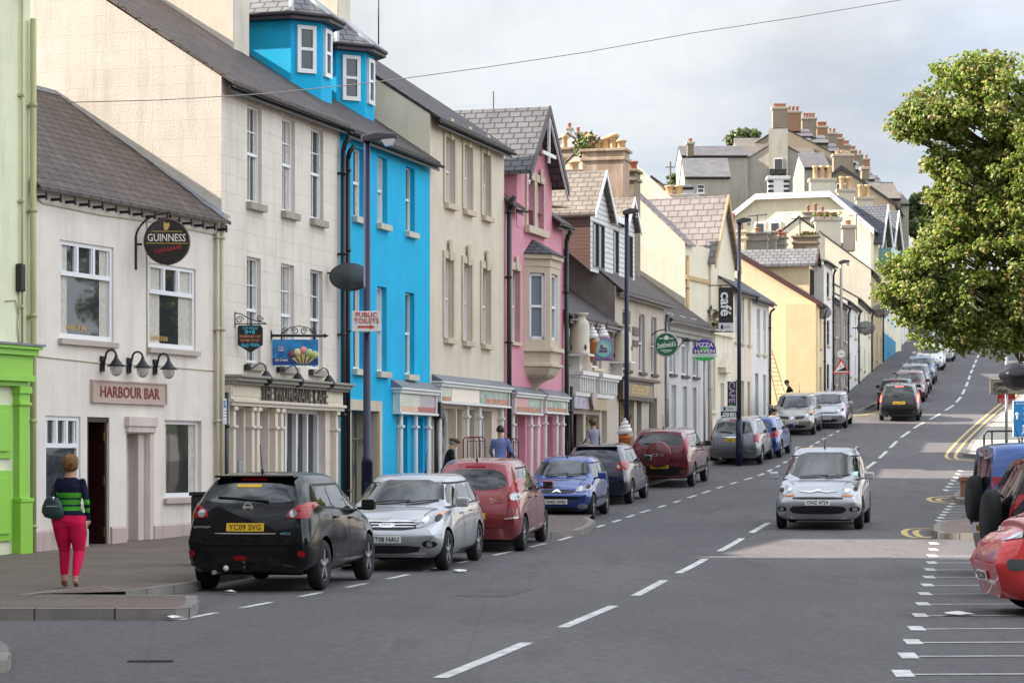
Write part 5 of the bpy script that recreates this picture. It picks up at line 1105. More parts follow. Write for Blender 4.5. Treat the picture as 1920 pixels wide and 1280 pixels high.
lettering("Smithwick's", .68, .2, (0, -.073, .0), PAINTW, r, bold=.02, shear=.35, ry=-.15); mb = MB(); mb.box(-.25, -.1, -.08, -.07, .2, .23); mb.box(.1, .25, -.08, -.07, .2, .23); mb.prism([(-.07, .17), (.07, .17), (.09, .27), (0, .33), (-.09, .27)], -.08, -.071); mb.box(-.2, .2, -.08, -.07, -.22, -.19); mb.box(-.1, .1, -.08, -.07, -.28, -.26); mb.build('crest', PAINTW, r)
mb = MB(); mb.tube([(-.62, .2, -.5), (-.62, .2, 0)] + [(-.62 + .62 * (1 - math.cos(t)), .1, .02 + .52 * math.sin(t)) for t in [math.pi / 2 * i / 8 for i in range(1, 9)]] + [(0, 0, .44)], .022, 6); mb.tube([(-.62, .2, 0), (-.43, .05, 0)], .02, 5); mb.build('bracket', IRON, r)
# ---- takeaway and the tall cream gabled house over it
b = Bld('tall_house', 'tall cream house with a pinkish slate cross wing and yellow barge board', (P7[0] - .9, P7[1] + .3), (P9[0] - .9, P9[1] - 1.2), 8.5, 10.2, 14.2, M_CRW, S_PINK, mg=wall('plain_cream_gable', (.62, .555, .45), stain=.2), z0=2.5, deep=1.5, oh=.15)
us = lambda x, y=500: b.uz(x, y)[0]
b.winrow([(1336, 1342), (1350, 1355)], 590, 1.8, style='sash', dep=.12, fm=CREAMP)
b.wall()
# the near wing: plain roof; the cross wing: gable to the road
L = b.L; b.L = L * .14; b.roof(v0=.03, v1=0, ridge=False); b.L = L
ca, cb_ = b.uz(1329, 480)[0], b.uz(1373, 480)[0]; cm = (ca + cb_) / 2; cz = b.uz(1352, 372)[1]; ce = b.uz(1349, 490)[1]
mb = MB(); mb.poly([(ca, -.1, b.ze - 3.2), (cb_, -.1, b.ze - 3.2), (cb_, -.1, ce), (cm, -.1, cz), (ca, -.1, ce)]); mb.quad((ca, -.1, b.ze - 3.2), (ca, 8, b.ze - 3.2), (ca, 8, ce), (ca, -.1, ce)); mb.quad((cb_, -.1, b.ze - 3.2), (cb_, -.1, ce), (cb_, 8, ce), (cb_, 8, b.ze - 3.2)); cw = mb.build('cross_wing', M_CRW, b.root, recalc=False)
mb = MB(); m2 = MB()
for q in (ca - .15, cb_ + .15):
    zq = ce - .25; mb.prism([(q, zq), (cm, cz), (cm, cz + .1), (q, zq + .1)], -.3, 8); m2.prism([(q, zq - .15), (cm, cz - .12), (cm, cz + .14), (q, zq + .12)], -.36, -.301)
mb.build('cross_wing_roof', S_PINK, cw); m2.build('barge_board', mat('ochre_paint', (.45, .31, .14), .5), cw)
mb = MB(); zb_ = b.uz(1325, 532)[1]; mb.box(.0, L, -.08, 0, zb_, zb_ + .16); mb.build('string_course', mat('ochre_paint', (.45, .31, .14), .5), b.root)
b.pipe(.15, -.1, 7.2, mat('ochre_pipe', (.45, .28, .1), .5), r=.05, neck=False); b.chimney(.8, 5, .6, 1.4, 9, 11.6, M_BRWN, pots=2, pm=BUFF)
TW = b
b = Bld('takeaway_building', 'low cream takeaway with plants growing on its parapet', P7, P8, 3, 7.2, 7.25, M_CRW, S_DARK, z0=2.5, deep=1.5, oh=.02)
TK = b
us = lambda x, y=700: b.uz(x, y)[0]
zt = b.uz(1325, 618)[1]; b.ze = zt; b.zr = zt + .03
w0 = b.uz(1331, 770)[1]; b.win(us(1331), us(1341), w0, w0 + 3.0, style='cross', dep=.15, sill=M_CRW, gm=mat('amber_display', (.35, .25, .12), .1, var=1, vs=2))  # window display in a mottled amber colour
b.door(us(1351), us(1358), -.1, 2.3, CREAMP, dep=.2)
b.wall(); b.roof(t=.05, ridge=False)
mb = MB(); mb.box(-.05, b.L + .05, -.14, 0, zt - .12, zt + .08); mb.box(us(1347), us(1362), -.3, 0, 2.7, 2.9); mb.prism([(us(1346), 2.9), (us(1363), 2.9), ((us(1346) + us(1363)) / 2, 3.5)], -.3, 0); mb.build('cornice', M_CRW, b.root)
def tuft(name, loc, r0, n, cols, lab, cat='plant', h=.5, seed=1, group=None, up=False):
    rn = random.Random(seed); mb = MB()
    for i in range(n):
        a = rn.random() * 6.28; q = rn.random() ** .6 * r0; x, y, z = q * math.cos(a), q * math.sin(a) * .8, rn.random() * h; s_ = r0 * (.12 + .16 * rn.random()); d = Vector((rn.uniform(-1, 1), rn.uniform(-1, 1), rn.uniform(-.3, 1))).normalized(); t = d.cross(Vector((.3, .5, .8))).normalized() * s_ * .5; d = d * s_ * (2.5 if up else 1)
        c = Vector((x, y, z)); mb.add([c - t * .4, c + d * .5 - t, c + d, c + d * .5 + t], [(0, 1, 2, 3)], rn.randrange(len(cols)))
    o = mb.build(name, cols, recalc=False, uv=False); o.location = loc; return tag(o, lab, cat, group) if lab else o
LF1 = mat('leaf_green', (.07, .13, .02), .6); LF2 = mat('leaf_dark', (.035, .075, .015), .6); LF3 = mat('leaf_pale', (.2, .27, .08), .6); LFR = mat('leaf_rusty', (.2, .09, .04), .7); LFB = mat('leaf_straw', (.3, .24, .1), .7)
p, u, z = on(b, 1336, 640, .6); tuft('parapet_plant', (p.x, p.y, b.z0 + zt + .05), .42, 260, [LFR, LFB, LF2], 'spiky rusty plant on the takeaway parapet, nearer one', h=.9, up=True, group='plants on the takeaway parapet')
p, u, z = on(b, 1356, 640, .6); tuft('parapet_plant', (p.x, p.y, b.z0 + zt + .05), .45, 260, [LFR, LF2], 'low reddish plant on the takeaway parapet, farther one', h=.5, seed=3, group='plants on the takeaway parapet')
# takeaway signs
p, u, z = on(b, 1322, 660)
r = tag(empty('takeaway_sign', (X_(1321, 90.5), 90.5, CH + (HY - 657) / F * 90.5), R(2)), 'domed purple and green pizza sign on a tall pole', 'sign'); PUR = mat('sign_purple', (.1, .03, .28), .4); GR2 = mat('sign_bright_green', (.04, .4, .08), .4)
arc = [(.43 * math.cos(t), .43 * math.sin(t) * 1.0 + .0) for t in [math.pi * (-.02 + 1.04 * i / 20) for i in range(21)]]
mb = MB(); mb.prism(arc + [(-.44, -.12), (.44, -.12)][::1], -.05, .05); mb.build('board', PUR, r)
mb = MB(); mb.prism([(-.45, -.13), (.45, -.13), (.47, -.24), (-.47, -.24)], -.06, .06); mb.build('white_band', PAINTW, r); mb = MB(); mb.prism([(.38 * math.cos(t), -.25 + .14 * math.sin(t)) for t in [math.pi + math.pi * i / 8 for i in range(9)]], -.05, .05); mb.prism([(-.2, .12), (0, -.1), (.2, .12)], -.07, -.051); mb.build('green_wedge', GR2, r)
lettering('PIZZA', .64, .16, (0, -.055, .21), PAINTW, r, bold=.02); lettering('HAVEN', .76, .15, (0, -.075, -.03), PAINTW, r, bold=.02); marks(12, .7, .045, (0, -.0605, -.185), GR2, r, 5)
mb = MB(); mb.tube([(0, .0, -.35), (0, 0, gz(90.5) + KH - r.location.z)], .045, 7); mb.build('pole', STEEL, r)
r = tag(empty('cafe_sign', (X_(1361, 92.2), 92.2, CH + (HY - 575) / F * 92.2), R(2)), 'tall black banner sign reading café down its length', 'sign')
mb = MB(); mb.box(-.28, .28, -.05, .05, -.62, .74); mb.build('board', mat('sign_black', (.012, .012, .014), .4), r); mb = MB(); mb.box(-.28, .28, -.055, .055, -.92, -.6201); mb.build('lower_panel', mat('sign_white_panel', (.6, .6, .6), .5), r)
lettering('café', .92, .42, (.0, -.052, .1), PAINTW, r, bold=.02, ry=R(90)); marks(6, .24, .09, (.06, -.0555, -.78), mat('sign_grey', (.2, .2, .2), .5), r, 2); mb = MB(); mb.box(-.2, -.11, -.06, -.0551, -.86, -.7); mb.build('emblem', BLACK, r)
mb = MB(); mb.tube([(-.45, 0, .82), (.32, 0, .82)], .03, 6); mb.tube([(-.7, .1, .82), (-.3, 0, .82)], .025, 5); mb.tube([(-.9, .1, -.96), (.3, 0, -.96)], .02, 5); mb.tube([(-.2, 0, .82), (-.2, 0, .74)], .02, 5); mb.tube([(.2, 0, .82), (.2, 0, .74)], .02, 5); mb.tube([(-.2, 0, -.96), (-.2, 0, -.9)], .02, 5); mb.build('bracket', IRON, r)
YB = 91.0; r = tag(empty('pavement_sign', (X_(1372, YB), YB, gz(YB) + KH), R(2)), 'tall dark chalkboard reading café with a green arrow', 'sign'); zc = lambda y: CH + (HY - y) / F * YB - (gz(YB) + KH)
mb = MB(); mb.box(-.16, .16, -.03, .03, 0, zc(715)); mb.build('board', mat('chalkboard', (.03, .02, .035), .6), r); lettering('CAFE', .8, .22, (0, -.035, zc(735)), mat('chalk_mauve', (.45, .36, .5), .6), r, ry=R(90), bold=.01); mb = MB(); mb.prism([(-.1, zc(760)), (.0, zc(757)), (.0, zc(759)), (.1, zc(759)), (.1, zc(761)), (0, zc(761)), (0, zc(763))], -.04, -.031); mb.build('arrow', GR2, r)
YB = 84.5; r = tag(empty('pavement_sign', (X_(1367, YB), YB, gz(YB) + KH), R(2)), 'black and white pavement board reading open above the silver estate car', 'sign'); zc = lambda y: CH + (HY - y + 7) / F * YB - (gz(YB) + KH)
mb = MB(); mb.box(-.29, .29, -.03, .03, .1, zc(778)); mb.box(-.27, -.23, -.03, .03, 0, .1); mb.box(.23, .27, -.03, .03, 0, .1); mb.build('board', mat('sign_black', (.012, .012, .014), .4), r); mb = MB(); mb.box(-.29, .29, -.035, .035, zc(778) + .001, zc(768)); mb.build('top_panel', mat('sign_white_panel', (.6, .6, .6), .5), r); lettering('open', .46, .2, (0, -.033, zc(785)), PAINTW, r, bold=.03); marks(6, .24, .08, (.06, -.0355, zc(773)), mat('sign_grey', (.2, .2, .2), .5), r, 2); mb = MB(); mb.box(-.2, -.13, -.04, -.0355, zc(776), zc(770)); mb.build('emblem', BLACK, r)
# wall lantern beside the green sign
p, u, z = on(WB, 1270, 655); r = wroot('wall_lamp', WB, u, 0, z, 'small black-hooded lantern between the green and purple signs', 'lamp'); mb = MB(); mb.tube([(0, 0, 0), (0, -.2, .3), (0, -.4, .3)], .02, 5); mb.build('bracket', IRON, r); mb = MB(); mb.lathe([(.04, .42), (.1, .38), (.24, .3), (.02, .3)], (0, -.4, 0), n=14); mb.build('lamp_shade', IRON, r); mb = MB(); mb.lathe([(.08, .3), (.12, .1), (.08, -.1)], (0, -.4, 0), n=8); mb.build('globe', mat('lamp_glass', (.7, .7, .68), .08, tr=.5), r)
# ---- beige and white cottages before the side street
b = Bld('cottage', 'beige rendered two storey house between the café sign and white cottage', P8, P9, 7.5, 8.75, 11.2, M_CREAM2, S_BLUE, z0=2.9, deep=1.6)
us = lambda x, y=650: b.uz(x, y)[0]
b.winrow([(1378, 1384), (1390, 1395), (1402, 1407)], 640, 1.9, style='sash', dep=.15, sill=M_TRIM)
for a, c in ((1379, 1384), (1390, 1395), (1402, 1406)): b.door(us(a, 740), us(c, 740), -.1, 2.1, mat('brown_door', (.12, .08, .05), .5), dep=.25)
b.wall(); b.roof(); b.gutter(); b.chimney(b.L - .2, 3.7, .7, 1.2, 7, b.zr + .7, M_GREY, pots=2, pm=TERRA)
b = Bld('cottage', 'white rendered cottage at the corner of the side street', P9, P10, 7.5, 8.6, 11.0, M_WHITE, S_BLUE, z0=3.2, deep=1.6)
us = lambda x, y=650: b.uz(x, y)[0]
b.winrow([(1419, 1425), (1431, 1436)], 662, 1.9, style='sash', dep=.15, sill=M_TRIM)
for a, c in ((1416, 1422), (1431, 1436)): b.door(us(a, 740), us(c, 740), -.1, 2.2, mat('grey_door', (.2, .2, .22), .5), dep=.25)
b.wall(); b.roof(); b.gutter(); b.pipe(b.L - .08, 0, 4.8, BLACK, r=.05); b.chimney(b.L - .2, 3.7, .7, 1.2, 7, b.zr + .6, M_BRWN, pots=2)
dish('satellite_dish', b, 1541, 586, .1, 'x') if False else None
# ================================================================ terrace beyond the side street
T = [(14.2, 111.5), (14.8, 113.96), (15.7, 117.6), (17.4, 124.5), (18.95, 131.5), (21.3, 142.4), (23.6, 152.9), (26.8, 167.3), (31, 187.6)]
b = Bld('corner_house', 'yellow gabled house on the far corner of the side street', T[0], T[1], 8.4, 9.1, 11.7, M_YEL, slate('brown_verge_slate', (.1, .06, .05)), z0=4.0, deep=1.6, oh=.2, verge=.1)
us = lambda x, y=650: b.uz(x, y)[0]
b.win(.9, 1.5, 3.0, 4.6, style='sash', dep=.15, sill=M_TRIM); b.door(.8, 1.6, -.1, 2.1, mat('yellow_door', (.4, .3, .1), .5))
b.wall(); b.roof(); b.gutter(); b.pipe(b.L - .1, 0, 4.6, BLACK, r=.05)
mb = MB(); mb.box(-.35, -.0, .05, 1.45, -1.5, 5.0); mb.build('buttress', wall('pale_yellow_buttress', (.72, .56, .32), stain=.1), b.root)
mb = MB(); p_ = (b.zr - b.ze) / b.yr; mb.prism([(-.25, b.ze - .25 * p_ - .16), (b.yr, b.zr - .16), (b.yr, b.zr + .12), (-.25, b.ze - .25 * p_ + .1)], -.14, -.06, 0, 'yz'); mb.prism([(b.yr, b.zr - .16), (b.D, b.ze - .16), (b.D, b.ze + .1), (b.yr, b.zr + .12)], -.14, -.06, 0, 'yz'); mb.build('barge_board', mat('brown_barge', (.07, .03, .028), .6), b.root)
# big flat cheeked dormer behind its ridge line
dv = .5; u0, u1 = b.uz(1517, 520, dv)[0], b.uz(1531, 520, dv)[0]; u1 = u0 + 1.5; zt = b.at(1480, 499, 113).z; ztop = b.at(1480, 469, 113).z
mb = MB(); z0 = b.ze - .2; mb.add([(u0, dv, z0), (u1, dv, z0), (u1, dv, zt), (u0, dv, zt), (u0, 4.6, zt), (u1, 4.6, zt), (u0, 4.6, z0), (u1, 4.6, z0)], [(0, 1, 2, 3), (0, 3, 4, 6), (1, 7, 5, 2)]); d = mb.build('dormer', M_YEL, b.root, recalc=False)
b.win(u0 + .3, u1 - .2, b.ze + .35, zt - .15, style='cross', dep=.05, v=dv - .06, cut=False, fm=BARGE)
mb = MB(); um = (u0 + u1) / 2; mb.prism([(u0 - .3, zt - .05), (um, ztop), (u1 + .3, zt - .05), (u1 + .3, zt + .05), (um, ztop + .1), (u0 - .3, zt + .05)], dv - .35, 5.2); mb.build('dormer_roof', S_GREY, d); mb = MB(); mb.prism([(u0 - .33, zt - .12), (um, ztop - .08), (u1 + .33, zt - .12), (u1 + .33, zt + .08), (um, ztop + .13), (u0 - .33, zt + .08)], dv - .4, dv - .351); mb.build('barge_board', mat('brown_barge', (.07, .03, .028), .6), d)
for i, (px0, px1, yt, m, pots) in enumerate([(1362, 1398, 437, M_YEL, 2), (1400, 1440, 440, M_GREY, 1), (1442, 1456, 438, M_GREY, 0), (1458, 1474, 448, M_GREY, 2), (1488, 1534, 446, M_BRWN, 1)]):
    Y = 115.5 + i * .5; x0, x1 = X_(px0, Y), X_(px1, Y); inv = (Matrix.Translation(b.root.location) @ Matrix.Rotation(b.root.rotation_euler.z, 4, 'Z')).inverted(); q = inv @ Vector(((x0 + x1) / 2, Y, CH + (HY - yt) / F * Y))
    b.chimney(q.x, q.y, .55, (x1 - x0), 9.6 - b.z0, q.z, m, pots=pots, pm=TERRA, pr=.17, ph=.7 if i == 0 else .3)
tuft('chimney_plants', (X_(1515, 117.5), 117.5, CH + (HY - 444) / F * 117.5), .6, 120, [LF1, LF2, LFB], 'weeds growing on the brown stack behind the yellow house', h=.15, seed=5)
def thouse(i, j, name, lab, ze, zr, mw, mr, wins, sill=M_TRIM, dcol=None, D=7.5, mg=None, group='terraced houses up the hill', rows=2, ww=.8, gl=None, chim=None, wd=None, plinth=None, nochim=0):
    b = Bld(name, lab, T[i], T[j], D, ze, zr, mw, mr, z0=gz(T[i][1]) + KH, deep=2.2, oh=.2, mg=mg, cat='house', group=group)
    L = b.L; H = b.ze
    for k in range(wins):
        u = L * (k + .5) / wins
        for r_ in range(rows):
            z = H / rows * r_ + (.9 if r_ == 0 else .7) + (T[j][1] - T[i][1]) * .0; b.win(u - ww / 2, u + ww / 2, z, z + H / rows * .52, style='sash', dep=.12, sill=sill, sw=.05, fm=wd or UP)
    b.wall(); b.roof(); b.gutter(); b.pipe(L - .1, 0, H - .4, BLACK, r=.05)
    if not nochim: b.chimney(L - .1, D / 2, .8, 1.5, H, b.zr + 1.3, chim or M_GREY, pots=3, pm=TERRA); b.door(L * .5 - .0, L * .5 + .01, 0, .01, BLACK) if False else None
    if plinth: mb = MB(); mb.box(.02, L - .02, -.05, -.001, -1, 1.9); mb.build('plinth', plinth, b.root)
    return b
thouse(1, 2, 'narrow_house', 'narrow white three storey house with black framed windows', 11.2, 11.32, M_WHITE, LEAD, 1, rows=3, ww=1.1, wd=BLACK, D=1.2, nochim=1)
thouse(2, 3, 'terraced_house', 'brown-grey terraced house beside the narrow white one', 9.7, 11.6, wall('taupe_render', (.26, .22, .19)), S_BLUE, 3, nochim=1)
thouse(3, 4, 'terraced_house', 'white terraced house with slim dark windows halfway up the terrace', 10.0, 12.0, M_WHITE, S_BLUE, 2, nochim=1)
thouse(4, 5, 'terraced_house', 'cream terraced house with a long blank front', 10.6, 12.8, M_CRW, S_BLUE, 3, nochim=1)
thouse(5, 6, 'terraced_house', 'pale cream terraced house with a tall gable above its neighbour', 13.0, 16.2, wall('ochre_brown_front', (.42, .33, .2)), S_DARK, 3, mg=M_CRW, D=8.5)
thouse(6, 7, 'terraced_house', 'cream fronted house with a turquoise painted base', 12.6, 12.9, M_CRW, S_DARK, 4, D=1.6, plinth=wall('turquoise_base', (.05, .26, .4)), sill=M_BLUE)
thouse(7, 8, 'terraced_house', 'last white terraced house at the top of the row', 15.0, 17.6, M_WHITE, S_DARK, 4)
# ---- cream house with clipped gable
b = Bld('clipped_gable_house', 'large pale cream house with a white-edged clipped gable and roadside dormers', (X_(1632, 157), 157), (27.2, 167.7), 10.0, 16.9, 19.2, wall('pale_cream_render', (.78, .73, .55), stain=.06), slate('slate_new', (.13, .14, .165), .3, .22, .9), z0=8.5, deep=2, oh=.3)
b.back = True
zt = b.zr; b.wall_z = b.ze
# clipped gable: low flat-topped profile
D = b.D; zi = b.zr; mb = MB(); L = b.L
prof = [(0, b.ze), (2.6, zi), (D - 2.4, zi), (D, b.ze + .55)]
mb.poly([(0, 0, -2), (0, D, -2)] + [(0, y, z) for y, z in prof[::-1]]); mb.quad((0, 0, -2), (L, 0, -2), (L, 0, b.ze), (0, 0, b.ze)); mb.poly([(L, 0, -2), (L, D, -2)] + [(L, y, z) for y, z in prof[::-1]]); mb.build('wall', b.mw, b.root)
mb = MB(); o = [(-.3, b.ze - .25)] + prof[1:3] + [(D + .3, b.ze + .3)]; mb.prism([(y, z + .02) for y, z in o] + [(y, z + .16) for y, z in o[::-1]], -.35, L + .2, 0, 'yz'); mb.build('roof', b.mr, b.root)
mb = MB(); mb.prism([(y, z - .22) for y, z in o] + [(y, z + .17) for y, z in o[::-1]], -.42, -.351, 0, 'yz'); mb.build('barge_board', UP, b.root)
for px in (1415, 1446, 1503):
    inv = (Matrix.Translation(b.root.location) @ Matrix.Rotation(b.root.rotation_euler.z, 4, 'Z')).inverted(); Y = 158; q = inv @ Vector((X_(px, Y), Y, CH + (HY - 424) / F * Y))
    mb = MB(); mb.box(-.1, -.02, q.y - .38, q.y + .38, q.z - .38, q.z + .45); w = mb.build('window', UP, b.root); mb = MB(); mb.box(-.13, -.1, q.y - .25, q.y + .25, q.z - .25, q.z + .3); mb.build('pane', PANE, w); mb = MB(); mb.box(-.2, 0, q.y - .6, q.y + .6, q.z - .62, q.z - .45); mb.build('sill', M_CRW, w)
for k, uu in enumerate((1.4, 5.4)):
    mb = MB(); w_ = 3.0; zz = b.ze; mb.poly([(uu, -.25, zz - 2.2), (uu + w_, -.25, zz - 2.2), (uu + w_, -.25, zz - .6), (uu + w_ / 2, -.25, zz + 1.6), (uu, -.25, zz - .6)]); mb.quad((uu, -.25, zz - 2.2), (uu, 2, zz - 2.2), (uu, 2, zz - .6), (uu, -.25, zz - .6)); d = mb.build('gabled_bay', b.mw, b.root, recalc=False)
    mb = MB()
    for q in (uu - .3, uu + w_ + .3): mb.prism([(q, zz - 1.04), (uu + w_ / 2, zz + 1.62), (uu + w_ / 2, zz + 1.78), (q, zz - .88)], -.6, 3.2)
    mb.build('bay_roof', b.mr, d); mb = MB()
    for q in (uu - .32, uu + w_ + .32): mb.prism([(q, zz - 1.2), (uu + w_ / 2, zz + 1.5), (uu + w_ / 2, zz + 1.8), (q, zz - .85)], -.68, -.601)
    mb.build('barge_board', UP, d); mb = MB(); mb.box(uu + .7, uu + 2.3, -.32, -.26, zz - 2.1, zz - .2); mb.build('glazed_door', PANE, d)
    mb = MB(); mb.box(uu + .1, uu + 2.9, -1.1, -1.07, zz - 2.3, zz - 1.2); mb.box(uu + .1, uu + .13, -1.07, -.25, zz - 2.3, zz - 1.2); mb.build('balcony_glass', mat('turquoise_glass', (.25, .48, .48), .05, tr=.4), d); mb = MB(); mb.box(uu, uu + 3, -1.15, 0, zz - 2.45, zz - 2.3); mb.build('balcony_floor', M_GREY, d)
def cst(name, px0, px1, yt, yb, Y, m, lab, pots, pm=BUFF, d=.9, ph=.9, quoin=False, pr=.2):
    x0, x1 = X_(px0, Y), X_(px1, Y); zt, zb = CH + (HY - yt) / F * Y, CH + (HY - yb) / F * Y; w_ = x1 - x0
    r = tag(empty(name, ((x0 + x1) / 2, Y, zb)), lab, 'chimney', 'chimney stacks on the hill'); h = zt - zb
    mb = MB(); mb.box(-w_ / 2, w_ / 2, 0, d, 0, h); mb.build('stack', m, r, bevel=.02); mb = MB(); mb.box(-w_ / 2 - .1, w_ / 2 + .1, -.1, d + .1, h, h + .22); mb.build('cap', M_STONE if not quoin else PAINTW, r, bevel=.03)
    for i in range(pots): x = w_ * ((i + .5) / pots - .5) * .85; q = MB(); q.lathe([(pr * .85, h + .22), (pr * .8, h + .22 + ph * .8), (pr * 1.05, h + .22 + ph * .85), (pr * 1.05, h + .22 + ph), (pr * .6, h + .22 + ph), (pr * .6, h + .3)], (x, d / 2, 0), n=10); q.build('pot', pm, r)
    if quoin:
        q = MB()
        for i in range(4): z = .1 + i * h / 4; q.box(-w_ / 2 - .03, -w_ / 2 + .35, -.03, .3, z, z + h / 8); q.box(w_ / 2 - .35, w_ / 2 + .03, -.03, .3, z, z + h / 8)
        q.build('quoins', BLACK, r)
    return r
cst('chimney_stack', 1520, 1566, 340, 385, 166, M_CRW, 'broad cream stack with three buff pots behind the clipped gable', 3)
cst('chimney_stack', 1571, 1602, 360, 400, 167, M_CRW, 'cream stack with two buff pots, middle of the three stepping down', 2)
cst('chimney_stack', 1606, 1637, 375, 415, 168, M_CRW, 'cream stack with two buff pots, lowest of the three stepping down', 2)
cst('chimney_stack', 1441, 1479, 336, 372, 168, PAINTW, 'white stack with black quoins and short black pots', 5, pm=BLACK, ph=.55, quoin=True, pr=.14)
cst('chimney_stack', 1528, 1577, 414, 520, 143, M_CRW, 'tall cream stack with weeds on its top', 3, pm=TERRA, ph=.35, d=1.2)
tuft('chimney_plants', (X_(1550, 143.5), 143.5, CH + (HY - 411) / F * 143.5), .85, 200, [LF1, LF3, LFB], 'straggly weeds on the tall cream stack', h=.3, seed=8)
cst('chimney_stack', 1580, 1604, 428, 470, 146, M_STONE, 'small stained stack beside the tall cream one', 1, pm=TERRA, ph=.3)
# ---- hill houses
HG = 'houses up on the hill'
def hh(lab, px0, px1, yl, yr_, ya, pxa, Y, L, mw, mr, zb=None, slope=.22, group=HG, barge=None, windows=(), name='hill_house'):
    """house with its gable towards the harbour; px0/px1 are the gable's edges, pxa/ya its apex"""
    A = Vector((X_(px1, Y), Y)); d = Vector((slope, 1)).normalized(); D = (X_(px1, Y) - X_(px0, Y)) / d.y
    ze = CH + (HY - (yl + yr_) / 2) / F * Y; zr = CH + (HY - ya) / F * Y
    b = Bld(name, lab, A, A + d * L, D, ze, zr, mw, mr, z0=gz(Y) if zb is None else zb, deep=3, oh=.2, yr=D * (px1 - pxa) / (px1 - px0), cat='house', group=group, verge=.1)
    n = max(1, int(L / 4))
    for k in range(n): b.win(L * (k + .5) / n - .5, L * (k + .5) / n + .5, b.ze - 2.2, b.ze - .6, sill=PAINTW)
    b.wall(); b.roof(); b.gutter()
    if barge:
        p_ = (b.zr - b.ze) / b.yr; q_ = (b.zr - b.ze) / (D - b.yr); mb = MB(); mb.prism([(-.25, b.ze - .25 * p_ - .2), (b.yr, b.zr - .2), (b.yr, b.zr + .12), (-.25, b.ze - .25 * p_ + .1)], -.18, -.1, 0, 'yz'); mb.prism([(b.yr, b.zr - .2), (D + .25, b.ze - .25 * q_ - .2), (D + .25, b.ze - .25 * q_ + .1), (b.yr, b.zr + .12)], -.18, -.1, 0, 'yz'); mb.build('barge_board', barge, b.root)
    for px_0, px_1, y0, y1 in windows:
        W_ = (X_(px_1, Y) - X_(px_0, Y)); yc = (X_(px1, Y) - (X_(px_0, Y) + X_(px_1, Y)) / 2) / d.y; z0, z1 = CH + (HY - y1) / F * Y - b.z0, CH + (HY - y0) / F * Y - b.z0
        mb = MB(); mb.box(-.06, -.0, yc - W_ / 2 - .06, yc + W_ / 2 + .06, z0 - .06, z1 + .06); w = mb.build('window', UP, b.root); mb = MB(); mb.box(-.09, -.06, yc - W_ / 2, yc + W_ / 2, z0, z1); mb.build('pane', PANE, w)
    return b
def fr(lab, px0, px1, ye, yr_, Y, D, mw, mr, zb=None, windows=(), name='hill_house', oh=.2):
    """house showing its long side and roof slope to the harbour"""
    b = Bld(name, lab, (X_(px0, Y), Y), (X_(px1, Y), Y + .01), D, CH + (HY - ye) / F * Y, CH + (HY - yr_) / F * Y, mw, mr, z0=gz(Y) if zb is None else zb, deep=3, oh=oh, cat='house', group=HG)
    for a, c, y0, y1 in windows: b.winpx(a, c, y0, y1, sill=PAINTW, dep=.1)
    b.wall(); b.roof(); b.gutter(); return b
M_HG = wall('hill_grey_render', (.4, .38, .33), stain=.4); M_HB = wall('hill_brown_render', (.3, .25, .19), stain=.35)
q = hh('grey gabled house high on the hill with a broad chimney breast', 1372, 1546, 312, 314, 262, 1459, 215, 10, M_HG, S_GREY, windows=[(1390, 1406, 355, 362)])
mb = MB(); W_ = .5; s_ = F / 215; yc = (X_(1546, 215) - X_(1462, 215)) / .976; mb.box(-.35, .0, yc - .85, yc + .85, 0, CH + (HY - 240) / s_ - q.z0); mb.build('chimney_breast', M_HG, q.root); z0_, z1_ = CH + (HY - 322) / s_ - q.z0, CH + (HY - 297) / s_ - q.z0; mb = MB(); mb.box(-.4, -.35, yc - .42, yc + .38, z0_ - .08, z1_ + .08); ww_ = mb.build('window', UP, q.root); mb = MB(); mb.box(-.43, -.4, yc - .36, yc + .32, z0_, z1_); mb.build('pane', PANE, ww_)
cst('chimney_stack', 1449, 1477, 205, 240, 215.6, M_HB, 'tall grey stack on the chimney breast of the hill house', 5, pm=TERRA, ph=.35, pr=.13)
fr('far brown rendered house behind the grey gable', 1385, 1530, 300, 250, 224, 9, M_HB, slate('weathered_slate', (.21, .185, .16), .34, .26, .9))
hh('brown half hidden gable just behind the grey one', 1385, 1560, 285, 290, 235, 1467, 226, 9, M_HB, S_DARK)
fr('grey house with a long pale slate roof left of the gable', 1284, 1369, 331, 292, 207, 6, M_HG, S_GREY, windows=[(1307, 1321, 346, 362)])
fr('upper slate roofed house left of the gable', 1278, 1402, 292, 267, 216, 7, M_HG, slate('mauve_slate', (.15, .14, .15), .34, .26, .9))
cst('chimney_stack', 1289, 1301, 270, 292, 213, M_BRWN, 'small brown stack on the upper slate roof', 1, pm=TERRA, ph=.3)
fr('small mid-grey roofed house right of the grey gable', 1508, 1555, 314, 279, 205, 8, M_GREY, slate('mauve_slate', (.15, .14, .15), .34, .26, .9))
